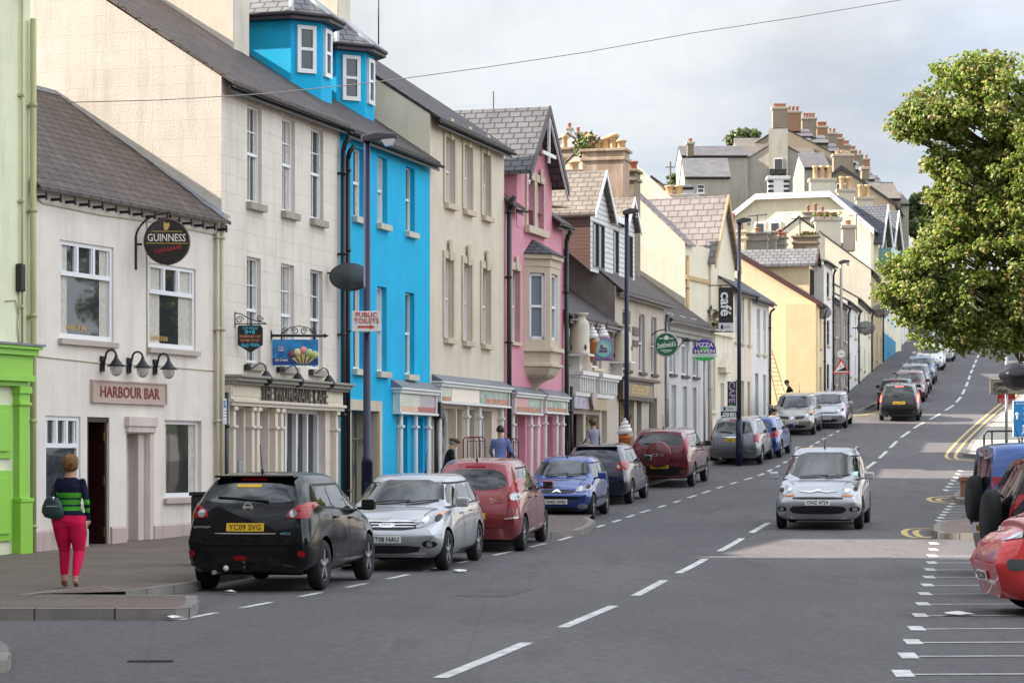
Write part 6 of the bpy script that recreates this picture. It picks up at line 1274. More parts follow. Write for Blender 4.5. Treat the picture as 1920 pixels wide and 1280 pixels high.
# the row of stepped houses with ranks of pots
steps = [(1475, 1502, 212, 250, 236, 3), (1504, 1531, 224, 262, 246, 4), (1532, 1552, 240, 275, 256, 4), (1552, 1570, 252, 290, 264, 0), (1566, 1582, 262, 300, 272, 3), (1578, 1594, 274, 312, 280, 3), (1590, 1606, 284, 322, 288, 3), (1602, 1618, 292, 330, 296, 2), (1612, 1631, 300, 335, 304, 2)]
for i, (a, c, yt, yb, Y, n) in enumerate(steps):
    fr('stepped terrace house on the skyline, number %s from the top' % ('one two three four five six seven eight nine'.split()[i]), a - 4, c + 22, yt + 44, yt + 24, Y, 7, M_HB if i % 3 else M_HG, S_GREY if i % 2 else slate('mauve_slate', (.15, .14, .15), .34, .26, .9))
    cst('chimney_stack', a, c, yt, yt + 34, Y + 1.5, M_HB if i % 2 else wall('red_brick_stack', (.35, .2, .13)), 'skyline stack %s from the top of the stepped row' % ('first second third fourth fifth sixth seventh eighth ninth'.split()[i]), max(2, n), pm=TERRA, ph=.5, pr=.16)
hh('brown gabled house with a black barge board above the cream dormers', 1490, 1678, 390, 374, 310, 1581, 190, 9, M_HB, S_TAN, barge=BARGE, windows=[(1572, 1587, 343, 353)])
hh('brownish slate house with a black gable edge stepping down the road', 1618, 1690, 372, 372, 333, 1688, 200, 8, M_HG, S_TAN, slope=.3) if False else None
fr('tan roofed house behind the black barge board', 1622, 1688, 372, 334, 197, 8, M_HB, slate('weathered_slate', (.21, .185, .16), .34, .26, .9)); fr('last tan roofed house before the trees', 1690, 1704, 382, 352, 199, 8, M_HG, slate('weathered_slate', (.21, .185, .16), .34, .26, .9))
cst('chimney_stack', 1563, 1600, 293, 330, 201, M_HB, 'broad brown stack with small buff pots over the black gable', 3, ph=.25)
cst('chimney_stack', 1616, 1630, 318, 336, 204, M_HB, 'small brown stack above the tan roofs', 1, pm=TERRA, ph=.2)
hh('white gabled house with red-potted stacks above the pink roof', 1030, 1095, 275, 275, 250, 1064, 230, 8, M_WHITE, S_DARK, slope=.25)
for i, x in enumerate((1062, 1078, 1093)): cst('chimney_stack', x, x + 12, 244 + i * 8, 270 + i * 8, 231 + i, M_WHITE, 'white stack with one red pot, %s of three on the far white house' % ('first', 'second', 'third')[i], 1, pm=TERRA, ph=.5)
hh('small stone gable with a rusty pipe beyond the boarded dormer', 1196, 1262, 362, 362, 331, 1222, 170, 8, M_HB, S_DARK, zb=9)
fr('low pale-walled shed by the side street skyline', 1258, 1300, 352, 342, 190, 6, M_WHITE, S_BLUE, zb=12)
fr('pale slate outbuilding roof behind the slate wing', 1272, 1315, 380, 358, 165, 6, M_HG, slate('mauve_slate', (.15, .14, .15), .34, .26, .9), zb=9)
cst('chimney_stack', 1245, 1285, 372, 395, 128, M_STONE, 'low stack with two squat buff pots behind the slate wing', 2, ph=.5, pr=.25)
hh('grey gable among the roofs over the side street', 1300, 1360, 400, 400, 378, 1320, 175, 8, M_HG, S_GREY, zb=9)

# television aerials on the stacks
for i, (px, py, Y) in enumerate([(1420, 400, 118), (1500, 405, 119), (1598, 390, 170), (1240, 352, 160), (1460, 196, 217), (1606, 400, 148)]):
    r = tag(empty('television_aerial', W(px, py + 28, Y)), 'thin television aerial on the rooftops, ' + ('by the yellow house stacks', 'above the brown stack', 'by the cream dormers', 'near the skyline pole', 'on the highest grey stack', 'beside the small stained stack')[i], 'aerial', 'television aerials')
    h = 26 / F * Y; mb = MB(); mb.tube([(0, 0, -.8), (0, 0, h)], .03, 5); mb.tube([(-.5, 0, h - .1), (.5, 0, h)], .02, 4)
    for k in range(5): mb.tube([(-.4 + k * .2, -.25, h - .08), (-.4 + k * .2, .25, h - .08)], .012, 4)
    mb.build('aerial', IRON, r)
# ================================================================ trees
BARK = mat('bark', (.09, .07, .05), .9, var=.3, vs=3, bump=.03, bs=8)
def leafmat(name, col, tcol):
    m, nt, B = newmat(name); N = nt.nodes; L = nt.links; out = N['Material Output']
    B.inputs['Base Color'].default_value = c3(col); B.inputs['Roughness'].default_value = .42; B.inputs['Specular IOR Level'].default_value = .45
    t = N.new('ShaderNodeBsdfTranslucent'); t.inputs['Color'].default_value = c3(tcol); x = N.new('ShaderNodeMixShader'); x.inputs[0].default_value = .42
    L.new(B.outputs[0], x.inputs[1]); L.new(t.outputs[0], x.inputs[2]); L.new(x.outputs[0], out.inputs[0]); return m
LM = [leafmat('sycamore_leaf', (.19, .255, .045), (.29, .37, .05)), leafmat('sycamore_leaf_pale', (.4, .42, .15), (.42, .46, .09)), leafmat('sycamore_leaf_dark', (.13, .19, .035), (.2, .3, .035)), leafmat('sycamore_key', (.3, .22, .09), (.25, .18, .05))]
FARL = [leafmat('far_leaf', (.07, .1, .03), (.1, .14, .02)), leafmat('far_leaf_pale', (.13, .16, .05), (.16, .19, .04))]
def leaf_mesh(clumps, per, size, rng, wts, nm):
    mb = MB(); ms = []
    for (c, r) in clumps:
        for _ in range(int(per * r * r * 2.2)):
            d = Vector((rng.gauss(0, 1), rng.gauss(0, 1), rng.gauss(0, 1))).normalized() * r * (rng.random() ** .45); d.z *= .75
            p = c + d; s = size * rng.uniform(.6, 1.25)
            nrm = (d.normalized() * .7 + Vector((rng.uniform(-1, 1), rng.uniform(-1, 1), rng.uniform(-.2, 1.3)))).normalized()
            t = nrm.cross(Vector((rng.uniform(-1, 1), rng.uniform(-1, 1), rng.uniform(-1, 1)))).normalized(); q = nrm.cross(t)
            dn = nrm * s * .22
            mb.add([p - t * s * .5, p - t * s * .1 - q * s * .5 - dn, p + t * s * .55 - dn, p - t * s * .1 + q * s * .5 - dn, p + t * .12 * s], [(0, 1, 4), (1, 2, 4), (2, 3, 4), (3, 0, 4)], rng.choices(range(len(wts)), wts)[0], False)
    return mb
def big_tree():
    rng = random.Random(11); Y0 = 61.0; base = Vector((X_(1975, Y0), Y0 + 1.5, gz(62) + .1))
    r = tag(empty('sycamore_tree', base), 'big leafy sycamore overhanging the road on the right', 'tree'); tr = base
    lobes = [(1880, 200, 160, 105), (1770, 215, 82, 60), (1735, 228, 60, 48), (1830, 140, 90, 50), (1700, 230, 28, 34), (1790, 350, 50, 55), (1765, 300, 36, 30), (1838, 330, 95, 75), (1800, 420, 68, 55), (1780, 480, 100, 60), (1710, 500, 52, 38), (1745, 560, 90, 50), (1850, 560, 120, 85), (1890, 430, 110, 90), (1960, 350, 150, 260), (2040, 300, 190, 240), (1790, 615, 95, 42), (1865, 635, 80, 34), (1700, 545, 55, 40), (1950, 600, 90, 70), (2050, 540, 150, 90)]
    clumps = []; s = F / Y0
    for (px, py, rx, ry) in lobes:
        rx, ry = rx / s, ry / s; c = Vector(((px - CX) / s, Y0, CH + (HY - py) / s)); ry_ = (rx + ry) / 2 * 1.1; n = int(16 + rx * ry * 34)
        for _ in range(n):
            d = Vector((rng.gauss(0, 1), rng.gauss(0, 1), rng.gauss(0, 1))).normalized(); k = rng.random() ** .33 * .93
            q = c + Vector((d.x * rx, d.y * ry_, d.z * ry)) * k; clumps.append((q, rng.uniform(.24, .42)))
    clumps = [(q, rr) for q, rr in clumps if q.x < 22 and noise.noise(q * .8) > -.5]
    cr = leaf_mesh([(q - base, rr) for q, rr in clumps], 215, .115, rng, (5, 3.2, 4, 1.6), 'crown').build('crown', LM, r, recalc=False, uv=False)
    mb = MB(); top = Vector((0, 0, 5)); mb.tube([(0, 0, -.2), (0, 0, .4), (.1, 0, 2.5), (0, .1, 4.4), (-.1, .1, 6.5), (-.1, 0, 9.5), (0, 0, 11)], [.55, .42, .36, .32, .24, .14, .05], 12); mb.build('trunk', BARK, r)
    mb = MB(); byb = sorted(clumps, key=lambda q: rng.random())
    for (q, rr) in [c_ for c_ in byb if c_[0].z > 6][:130]:
        q = q - base; z0 = min(max(2.8, q.z - (Vector((q.x, q.y)).length) * .55), 9.5); a = Vector((0, 0, z0)); m = a.lerp(q, .5) + Vector((rng.uniform(-.3, .3), rng.uniform(-.3, .3), rng.uniform(.1, .6)))
        mb.tube([a, a.lerp(m, .5) + Vector((0, 0, .1)), m, m.lerp(q, .5) + Vector((0, 0, .05)), q], [.11, .085, .06, .035, .012], 5)
    mb.build('limbs', BARK, r)
big_tree()
def far_tree(px, py, Y, rx, ry, lab, seed, size=.5, n=70, zb=None):
    rng = random.Random(seed); c = Vector((X_(px, Y), Y, CH + (HY - py) / F * Y)); s = F / Y; z0 = (gz(Y) if zb is None else zb); r = tag(empty('distant_tree', (c.x, Y, z0)), lab, 'tree', 'distant trees on the hill'); cl = []
    for _ in range(n):
        d = Vector((rng.gauss(0, 1), rng.gauss(0, 1), rng.gauss(0, 1))).normalized() * rng.random() ** .35; cl.append((Vector((d.x * rx / s, d.y * rx / s, d.z * ry / s)) + Vector((0, 0, c.z - z0)), rng.uniform(.5, .9)))
    leaf_mesh(cl, 14, size, rng, (2, 1), 'crown').build('crown', FARL, r, recalc=False, uv=False); mb = MB(); mb.tube([(0, 0, -2), (0, 0, c.z - z0)], .3, 7, r2=.12); mb.build('trunk', BARK, r)
far_tree(1385, 262, 262, 22, 12, 'round green tree top behind the upper slate roof', 1); far_tree(1403, 256, 264, 18, 10, 'lighter tree top just right of the round one behind the slate roof', 6)
far_tree(1268, 345, 240, 14, 16, 'small pale tree by the telegraph pole on the skyline', 2, n=40)
for i, (x, y, Y, rx, ry) in enumerate([(1725, 395, 240, 28, 38), (1758, 385, 236, 30, 36), (1735, 430, 225, 30, 20), (1800, 400, 250, 45, 40)]): far_tree(x, y, Y, rx, ry, 'dark tree in the far group beyond the last houses, ' + ('leftmost', 'second from left', 'lowest one in front', 'rightmost behind the sycamore')[i], 20 + i)
mb = MB(); rr = tag(empty('telegraph_pole', (X_(1257, 238), 238, gz(238))), 'thin telegraph pole with cross arm on the skyline', 'pole'); zz = CH + (HY - 303) / F * 238 - gz(238); mb.tube([(0, 0, 0), (0, 0, zz)], .09, 6); mb.box(-.5, .5, -.04, .04, zz - .6, zz - .52); mb.build('pole', BARK, rr)
p, u, z = on(IC, 1110, 285); tuft('chimney_plants', (X_(1100, 84.6), 84.6, CH + (HY - 296) / F * 84.6), .45, 260, [LF1, LF3, LF2], 'leafy shrub growing out of the big stained stack', h=.75, seed=9, up=True)
# ================================================================ street furniture
def column(px, Y, ytop, m, lab, head=1, arm=.7, name='street_lamp', r0=.1, hm=None):
    x = X_(px, Y); z0 = gz(Y) + KH; H = CH + (HY - ytop) / F * Y - z0; r = tag(empty(name, (x, Y, z0)), lab, 'street lamp', 'street lamps along the left pavement')
    mb = MB(); mb.tube([(0, 0, -.1), (0, 0, 1.35)], r0, 12); mb.tube([(0, 0, 1.35), (0, 0, 1.5)], r0, 12, r2=r0 * .66, cap=False); mb.tube([(0, 0, 1.5), (0, 0, H)], r0 * .66, 12, r2=r0 * .55); mb.box(-.04, .04, -r0 - .005, -r0 + .02, .35, 1.0); mb.build('column', m, r)
    mb = MB(); mb.prism([(-.1, H - .02), (arm + .0, H + .05), (arm - .02, H + .15), (arm * .3, H + .18), (-.12, H + .1)], -.11, .11); hd = mb.build('lamp_head', hm or mat('lamp_head_grey', (.06, .055, .06), .5), r, bevel=.03)
    mb = MB(); mb.prism([(arm * .1 + .22, H + .02), (arm - .04, H + .06), (arm - .1, H - .08), (arm * .1 + .3, H - .1)], -.1, .1); mb.build('bowl', mat('lamp_glass2', (.7, .7, .7), .15, tr=.3), hd); return r, H
r, H = column(688, 47.2, 265, NAVY, 'nearest navy lamp column carrying the public toilets sign', arm=.6, r0=.115)
zc = CH + (HY - 603) / F * 47.2 - r.location.z
s = tag(empty('direction_sign', (r.location.x - .0, 47.05, r.location.z + zc)), 'white public toilets sign with a red arrow on the lamp column', 'sign'); mb = MB(); mb.box(-.28, .27, -.015, .015, -.2, .2); mb.build('plate', PAINTW, s, bevel=.01)
SR = mat('sign_bright_red', (.6, .05, .03), .5); lettering('PUBLIC', .42, .095, (0, -.02, .13), SR, s, bold=.005); lettering('TOILETS', .48, .095, (0, -.02, .01), SR, s, bold=.005); mb = MB(); mb.prism([(-.17, -.13), (.07, -.13), (.07, -.155), (.17, -.11), (.07, -.065), (.07, -.09), (-.17, -.09)], -.022, -.0155); mb.build('arrow', SR, s)
mb = MB(); mb.box(-.08, .08, .015, .1, -.22, -.19); mb.box(-.08, .08, .015, .1, .15, .18); mb.build('clamp', STEEL, s)
column(1175, 69.5, 402, NAVY, 'middle navy lamp column beside the giant ice cream tub', arm=.35, r0=.11)
column(1386, 80.0, 418, NAVY, 'farthest navy lamp column beside the café banner', arm=.4, r0=.11)
rc, H = column(1577, 112.6, 494, mat('concrete', (.3, .29, .28), .8), 'grey concrete lamp column with the steep hill sign', arm=.4, r0=.11)
Y = 112.3; s = tag(empty('warning_sign', (X_(1576, Y), Y - .2, CH + (HY - 690) / F * Y)), 'red triangle steep hill warning sign with a small round plate over it', 'sign'); a_ = .42
mb = MB(); mb.prism([(-a_, -.27), (a_, -.27), (0, .46)], -.03, -.001); mb.build('border', SR, s, bevel=.01); mb = MB(); mb.prism([(-a_ * .74, -.2), (a_ * .74, -.2), (0, .31)], -.036, -.0305); mb.build('face', PAINTW, s); mb = MB(); mb.prism([(-.22, -.15), (.26, -.15), (.2, .06)], -.042, -.037); mb.box(-.08, .02, -.043, -.037, .06, .09); mb.build('symbol', BLACK, s)
mb = MB(); mb.lathe([(0, -.03), (.18, -.03), (.18, 0), (0, 0)], (0, 0, .66), axis='y', n=24, sm=False); pl_ = mb.build('round_plate', PAINTW, s); mb = MB(); mb.box(-.09, .09, -.036, -.0305, .64, .68); mb.build('bar', mat('sign_grey', (.2, .2, .2), .5), pl_)
mb = MB(); mb.tube([(0, .05, .8), (0, .05, gz(Y) + KH - s.location.z)], .03, 6); mb.build('post', STEEL, s)
for i, (nm, px, py, rad, bl, lab) in enumerate([('satellite_dish', 1541, 586, .42, None, 'dark dish on the yellow corner house'), ('satellite_dish', 1622, 615, .5, None, 'dark dish hanging over the cream terraced front'), ('satellite_dish', 1650, 583, .55, None, 'dark dish high near the lamp at the tree edge')]):
    Y = (112.5, 128, 140)[i]; r = tag(empty(nm, (X_(px, Y) - .35, Y, CH + (HY - py) / F * Y), R(6)), lab, 'dish', 'dark satellite dishes on the facades'); m = DISHM; mb = MB(); mb.lathe([(rad * t, -.25 * rad * (1 - t * t)) for t in [k / 6 for k in range(7)]], (.35, -.2, 0), axis='y', n=24); o = mb.build('reflector', m, r)
    for v in o.data.vertices: v.co.z *= .75
    mb = MB(); mb.tube([(-.9, .1, 0), (.35, -.3, 0)], .03, 5); mb.tube([(.35, -.2, -.7 * rad), (.35, -.2 - rad, -.4 * rad)], .02, 5); mb.build('arm', IRON, r)
# overhead wire
def wire():
    A = W(100, 193, 41.3); B_ = W(1700, -2, 46.0); mb = MB(); pts = []
    P = [(100, 193), (300, 188), (500, 176), (700, 155), (900, 128), (1100, 98), (1300, 62), (1500, 32), (1690, 0), (1900, -36), (2300, -110)]
    for i, (x, y) in enumerate(P): pts.append(W(x, y, 41.3 + 4 * i / 10))
    mb.tube(pts, .008, 5); tag(mb.build('overhead_wire', mat('wire_grey', (.25, .24, .24), .6)), 'thin overhead wire slung across the street', 'wire')
wire()
# litter bin by the café and bar
p = Vector((X_(380, 44.0), 44.0, gz(44) + KH)); p = Vector((X_(388, 37.5), 37.5, gz(37.5) + KH)); r = tag(empty('litter_bin', p), 'black square litter bin behind the black crossover', 'bin'); mb = MB(); mb.box(-.22, .22, -.22, .22, 0, 1.08); mb.build('body', BLKP, r, bevel=.02); mb = MB(); mb.box(-.25, .25, -.25, .25, 1.08, 1.14); mb.box(-.16, .16, -.235, -.22, .82, 1.0); mb.build('lid', BLACK, r, bevel=.01)
# trolley of the blue shirted man, teal crate
def trolley(px, Y, ytop, lab):
    x = X_(px, Y); z0 = gz(Y) + KH; H = CH + (HY - ytop) / F * Y - z0; r = tag(empty('roll_cage', (x, Y, z0), R(12)), lab, 'trolley', 'red wire trolleys by the shop'); m = mat('trolley_maroon', (.18, .03, .04), .5); mb = MB()
    for yy in (-.02, .6): mb.tube([(-.22, yy, .1), (-.22, yy, H - .06), (-.16, yy, H), (.16, yy, H), (.22, yy, H - .06), (.22, yy, .1)], .018, 6)
    for k in range(4): z = .2 + k * (H - .3) / 3; mb.tube([(-.22, -.02, z), (.22, -.02, z)], .01, 5)
    for q in (-.07, .07): mb.tube([(q, -.02, .15), (q, -.02, H)], .01, 5)
    mb.build('frame', m, r); mb = MB(); mb.box(-.22, .22, -.02, .6, .12, .16); mb.build('base', m, r); mb = MB(); [mb.lathe([(0, -.02), (.06, -.02), (.06, .02), (0, .02)], (a, c, .06), axis='y', n=10) for a in (-.18, .18) for c in (0, .55)]; mb.build('castors', BLACK, r)
trolley(893, 60.5, 819, 'maroon wire trolley in front of the arched shop window'); trolley(957, 64.5, 822, 'maroon wire trolley behind the blue-shirted man')
r = tag(empty('crate', (X_(863, 57), 57, gz(57) + KH + .0)), 'teal plastic crate stack showing over the red car roof', 'crate'); mb = MB(); H = CH + (HY - 866) / F * 57 - r.location.z
for k in range(4): z = k * H / 4; mb.box(-.17, .17, -.2, .2, z, z + H / 4 - .02); mb.box(-.19, .19, -.22, .22, z + H / 4 - .06, z + H / 4 - .0201)
mb.build('body', mat('teal_plastic', (.01, .22, .28), .4), r, bevel=.01)
# ladder leaning on the yellow gable and the black stacked gear
r = tag(empty('ladder', (X_(1456, 108.5), 108.5, gz(108.5) + .05)), 'reddish ladder leaning at the yellow gable end', 'ladder'); mb = MB(); H = 3.1
for q in (-.25, .25): mb.tube([(q + .35, -.9, 0), (q * .6 - .12, 2.2, H)], .022, 5)
for k in range(14): t = (k + 1) / 15; mb.tube([(.35 - .47 * t - .25 * (1 - .4 * t), -.9 + 3.1 * t, H * t), (.35 - .47 * t + .25 * (1 - .4 * t), -.9 + 3.1 * t, H * t)], .011, 5)
mb.build('rails', mat('ladder_red', (.12, .035, .03), .6), r)
r = tag(empty('motorcycle', (X_(1452, 98.5), 98.5, gz(98.5) + .12), R(80)), 'small black motorcycle at the kerb by the white cottage', 'motorcycle')
mb = MB()
for q in (-.65, .65): mb.lathe([(.24, -.05), (.31, -.04), (.31, .04), (.24, .05)], (q, 0, .31), axis='y', n=18)
mb.build('wheels', BLACK, r); mb = MB(); mb.ball((.1, 0, .82), .22, sc=(1.4, .7, .7)); mb.ball((-.35, 0, .85), .18, sc=(1.8, .8, .4)); mb.ball((0, 0, .5), .24, sc=(1.2, .8, 1)); mb.build('body', mat('motor_black', (.02, .02, .025), .25), r); mb = MB(); mb.tube([(.65, 0, .31), (.42, 0, 1.0)], .03, 6); mb.ball((.55, 0, .9), .11); mb.build('fork', STEEL, r); mb = MB(); mb.tube([(.4, -.35, 1.08), (.42, 0, 1.02), (.4, .35, 1.08)], .018, 6); mb.build('handlebar', STEEL, r); mb = MB(); mb.tube([(-.65, 0, .31), (0, 0, .4)], .03, 6); mb.build('swing_arm', STEEL, r)
# signs on the right
YS = 68.0
def S(px, py, Y=YS): return Vector((X_(px, Y), Y, CH + (HY - py) / F * Y))
c = S(1880, 725); r = tag(empty('direction_sign', c), 'beige car and toilets direction board on a grey post', 'sign'); w_, h_ = 1.0, .4
mb = MB(); mb.box(-.36, .85, -.02, .02, -.21, .21); mb.build('board', mat('sign_beige', (.35, .32, .25), .6), r, bevel=.008); mb = MB()
for q in ((-.355, .845, .195, .208), (-.355, .845, -.208, -.195), (-.358, -.345, -.195, .195)): mb.box(q[0], q[1], -.026, -.0205, q[2], q[3])
mb.prism([(-.28, .02), (-.22, .1), (-.1, .14), (.1, .14), (.2, .08), (.26, .02)], -.028, -.021); mb.lathe([(0, -.03), (.04, -.03), (.04, -.021), (0, -.021)], (-.17, 0, .01), axis='y', n=12); mb.lathe([(0, -.03), (.04, -.03), (.04, -.021), (0, -.021)], (.15, 0, .01), axis='y', n=12); mb.build('car_symbol', mat('sign_dark', (.06, .055, .05), .6), r)
lettering('Toilets', .42, .13, (-.07, -.024, -.11), mat('sign_dark', (.06, .055, .05), .6), r, bold=.01)
mb = MB(); zb = gz(YS) - c.z + .0; mb.tube([(.12, .05, zb), (.12, .05, .86)], .045, 8); mb.build('post', STEEL, r)
r = tag(empty('sign_plate', S(1885, 747, YS + .3)), 'small red plate with white writing below the beige board', 'sign'); mb = MB(); mb.box(-.22, .28, -.015, .015, -.13, .13); mb.build('plate', mat('sign_plate_red', (.5, .02, .02), .5), r); marks(3, .16, .09, (-.1, -.0155, -.06), PAINTW, r, 3); marks(3, .16, .09, (.17, -.0155, -.06), PAINTW, r, 8)
YB_ = 52.0; c = Vector((X_(1918, YB_), YB_, CH + (HY - 785) / F * YB_)); r = tag(empty('information_sign', c), 'blue tourist information sign with white pictograms cut by the right edge', 'sign'); BL = mat('sign_blue_bright', (.015, .25, .62), .4)
mb = MB(); mb.box(-.22, .5, -.02, .02, -.4, .4); mb.build('board', PAINTW, r, bevel=.01); mb = MB(); mb.box(-.2, .48, -.026, -.0205, -.38, .38); mb.build('face', BL, r)
for i, t in enumerate(('Camping', 'Climbing', 'Observatory')): lettering(t, .34, .075, (.17, -.028, .22 - i * .12), PAINTW, r, bold=.01)
marks(9, .4, .04, (.05, -.0265, .33), PAINTW, r, 6); mb = MB(); mb.tube([(-.13, -.03, -.02), (-.13, -.03, .06)], .018, 6); mb.ball((-.13, -.03, .1), .04, sc=(1, .3, 1)); mb.prism([(-.04, -.34), (.0, -.24), (-.02, -.2), (.03, -.2), (.06, -.28), (.08, -.34), (.05, -.34), (.02, -.27), (-.01, -.34)], -.034, -.027); mb.ball((0.01, -.03, -.16), .025, sc=(1, .3, 1)); mb.build('pictograms', PAINTW, r)
mb = MB(); zb = gz(YB_) - c.z; mb.tube([(.3, .06, zb), (.3, .06, .5)], .04, 8); mb.build('post', STEEL, r)
# black wrapped basket hanging in front of the boards
YB_ = 44.0; c = Vector((X_(1912, YB_), YB_, CH + (HY - 705) / F * YB_)); r = tag(empty('wrapped_basket', c), 'bulging black plastic wrapped basket hanging from a post at the right edge', 'basket'); mb = MB(); rg = random.Random(4); n, k = 20, 10; vs = []
for i in range(k + 1):
    ph = math.pi * i / k
    for j in range(n):
        a = 2 * math.pi * j / n; q = 1 + .09 * noise.noise(Vector((math.cos(a) * 2, math.sin(a) * 2, i * .5))) * 2; vs.append((.36 * q * math.sin(ph) ** .8 * math.cos(a), .3 * q * math.sin(ph) ** .8 * math.sin(a), .25 * math.cos(ph) * q))
mb.add(vs, [(i * n + j, i * n + (j + 1) % n, (i + 1) * n + (j + 1) % n, (i + 1) * n + j) for i in range(k) for j in range(n)], 0, True); mb.build('basket', mat('black_sheeting', (.012, .012, .014), .12, bump=.02, bs=6), r); mb = MB(); mb.tube([(.55, 0, gz(YB_) - c.z), (.55, 0, .5)], .04, 7); mb.tube([(.55, 0, .4), (0, 0, .42), (0, 0, .2)], .02, 6); mb.build('post', IRON, r)
# pedestrian rail and timber bollard
YR = 60.0; r = tag(empty('guard_rail', (X_(1845, YR), YR, gz(YR) + KH)), 'low dark guard rail behind the blue van', 'railing'); z = CH + (HY - 808) / F * YR - r.location.z; mb = MB(); mb.tube([(0, 0, 0), (0, 0, z - .1), (.08, 0, z), (3.2, 0, z + .02)], .025, 7)
for k in range(1, 5): mb.tube([(k * .75 - .55, 0, 0), (k * .75 - .55, 0, z)], .022, 6)
mb.tube([(0, 0, z * .5), (3.2, 0, z * .5)], .018, 6); mb.build('rail', IRON, r)
p = G(1809, 938); r = tag(empty('bollard', (p.x, p.y, p.z + KH)), 'square brown timber bollard on the far brick build-out', 'bollard'); mb = MB(); h = CH + (HY - 902) / F * p.y - p.z - KH; mb.box(-.1, .1, -.1, .1, 0, h); mb.build('post', mat('bollard_timber', (.3, .15, .09), .7, var=.2), r, bevel=.015); mb = MB(); mb.prism([(-.16, h), (.16, h), (.16, h + .07), (.1, h + .12), (-.1, h + .12), (-.16, h + .07)], -.16, .16); mb.build('cap', mat('bollard_timber', (.3, .15, .09), .7, var=.2), r, bevel=.01)

# trees across the road and the harbour-side row behind the viewer, outside the frame but mirrored in glass and paint
for i in (0, 2, 4, 6):
    Yt = 4 + i * 8.5; cx = 21 + (i % 3) * 2.2; zt = gz(Yt) + 5.0; far_tree(CX + cx / Yt * F, HY - (zt - CH) / Yt * F, Yt, 3.6 / Yt * F, 3.4 / Yt * F, 'leafy street tree beyond the right edge of the view, ' + ('first', 'second', 'third', 'fourth', 'fifth', 'sixth', 'seventh')[i] + ' along the row', 50 + i, size=.42, n=85)
for i, (a, c, h_, m_) in enumerate((((-9, -16), (-26, -16.2), 8.5, M_GREY), ((9, -15), (-8.8, -15.2), 10, M_STONE), ((27, -16), (9.3, -16.2), 8, M_WHITE), ((60, -6), (27.5, -14), 7, M_BRWN))):
    q = Bld('harbour_building', 'harbour-side building behind the viewer, ' + ('grey and left', 'brownish in the middle', 'white and right', 'brown and far right')[i], a, c, 8, h_, h_ + 3, m_, S_DARK, z0=.1, deep=.4)
    for k in range(int(q.L / 3.4)):
        for zz in (.9, 4.1): q.win(1.2 + 3.3 * k, 2.4 + 3.3 * k, zz, zz + 1.8, sill=M_TRIM)
    q.wall(); q.roof()
# ================================================================ cars
def paint(name, col, metal=.35, rough=.32, coat=1):
    if name in MATS: return MATS[name]
    m, nt, B = newmat(name); B.inputs['Base Color'].default_value = c3(col); B.inputs['Metallic'].default_value = metal; B.inputs['Roughness'].default_value = rough; B.inputs['Coat Weight'].default_value = coat; B.inputs['Coat Roughness'].default_value = .03; B.inputs['Specular IOR Level'].default_value = .5 if coat == 1 else .2
    N = nt.nodes; L = nt.links; tc = N.new('ShaderNodeTexCoord'); t = N.new('ShaderNodeTexNoise'); t.inputs['Scale'].default_value = 3; t.inputs['Detail'].default_value = 6; L.new(tc.outputs['Object'], t.inputs['Vector'])
    r = N.new('ShaderNodeMapRange'); L.new(t.outputs['Fac'], r.inputs[0]); r.inputs[1].default_value = .3; r.inputs[2].default_value = .75; r.inputs[3].default_value = rough * .8; r.inputs[4].default_value = rough * 1.5; L.new(r.outputs[0], B.inputs['Roughness'])
    sx = N.new('ShaderNodeSeparateXYZ'); L.new(tc.outputs['Object'], sx.inputs[0]); q = N.new('ShaderNodeMapRange'); L.new(sx.outputs['Z'], q.inputs[0]); q.inputs[1].default_value = .2; q.inputs[2].default_value = .75; q.inputs[3].default_value = .45 if max(col) > .1 else .1; q.inputs[4].default_value = 0
    mu = N.new('ShaderNodeMath'); mu.operation = 'MULTIPLY'; L.new(q.outputs[0], mu.inputs[0]); L.new(t.outputs['Fac'], mu.inputs[1]); x = N.new('ShaderNodeMixRGB'); L.new(mu.outputs[0], x.inputs[0]); x.inputs[1].default_value = c3(col); x.inputs[2].default_value = (.13, .11, .09, 1); L.new(x.outputs[0], B.inputs['Base Color'])   # road dirt low down
    MATS[name] = m; return m
TYRE = mat('tyre_rubber', (.01, .01, .01), .85, bump=.002, bs=60); ALLOY = mat('alloy', (.42, .42, .43), .35, metal=.8); WELL = mat('wheel_well', (.008, .008, .008), .9); CHROME = mat('chrome', (.75, .75, .76), .12, metal=1)
TRIM = mat('bumper_plastic', (.01, .01, .011), .5, spec=.25); LENSR = mat('tail_lens_red', (.3, .004, .008), .15, coat=.2, spec=.35); LENSRL = mat('brake_light_lit', (.8, .05, .04), .2, emit=((1, .09, .06), 1.6)); LENSC = mat('clear_lens', (.35, .36, .37), .1, metal=.5, coat=1); LENSO = mat('amber_lens', (.7, .25, .04), .2, coat=1); PLY = mat('plate_yellow', (.78, .5, .02), .45); PLW = mat('plate_white', (.78, .78, .75), .45); PLT = mat('plate_letters', (.012, .012, .012), .5); DARKM = mat('grille_black', (.01, .01, .011), .5); SEAM = mat('panel_gap', (.006, .006, .006), .9); REFL = mat('lamp_reflector', (.8, .8, .82), .1, metal=1)
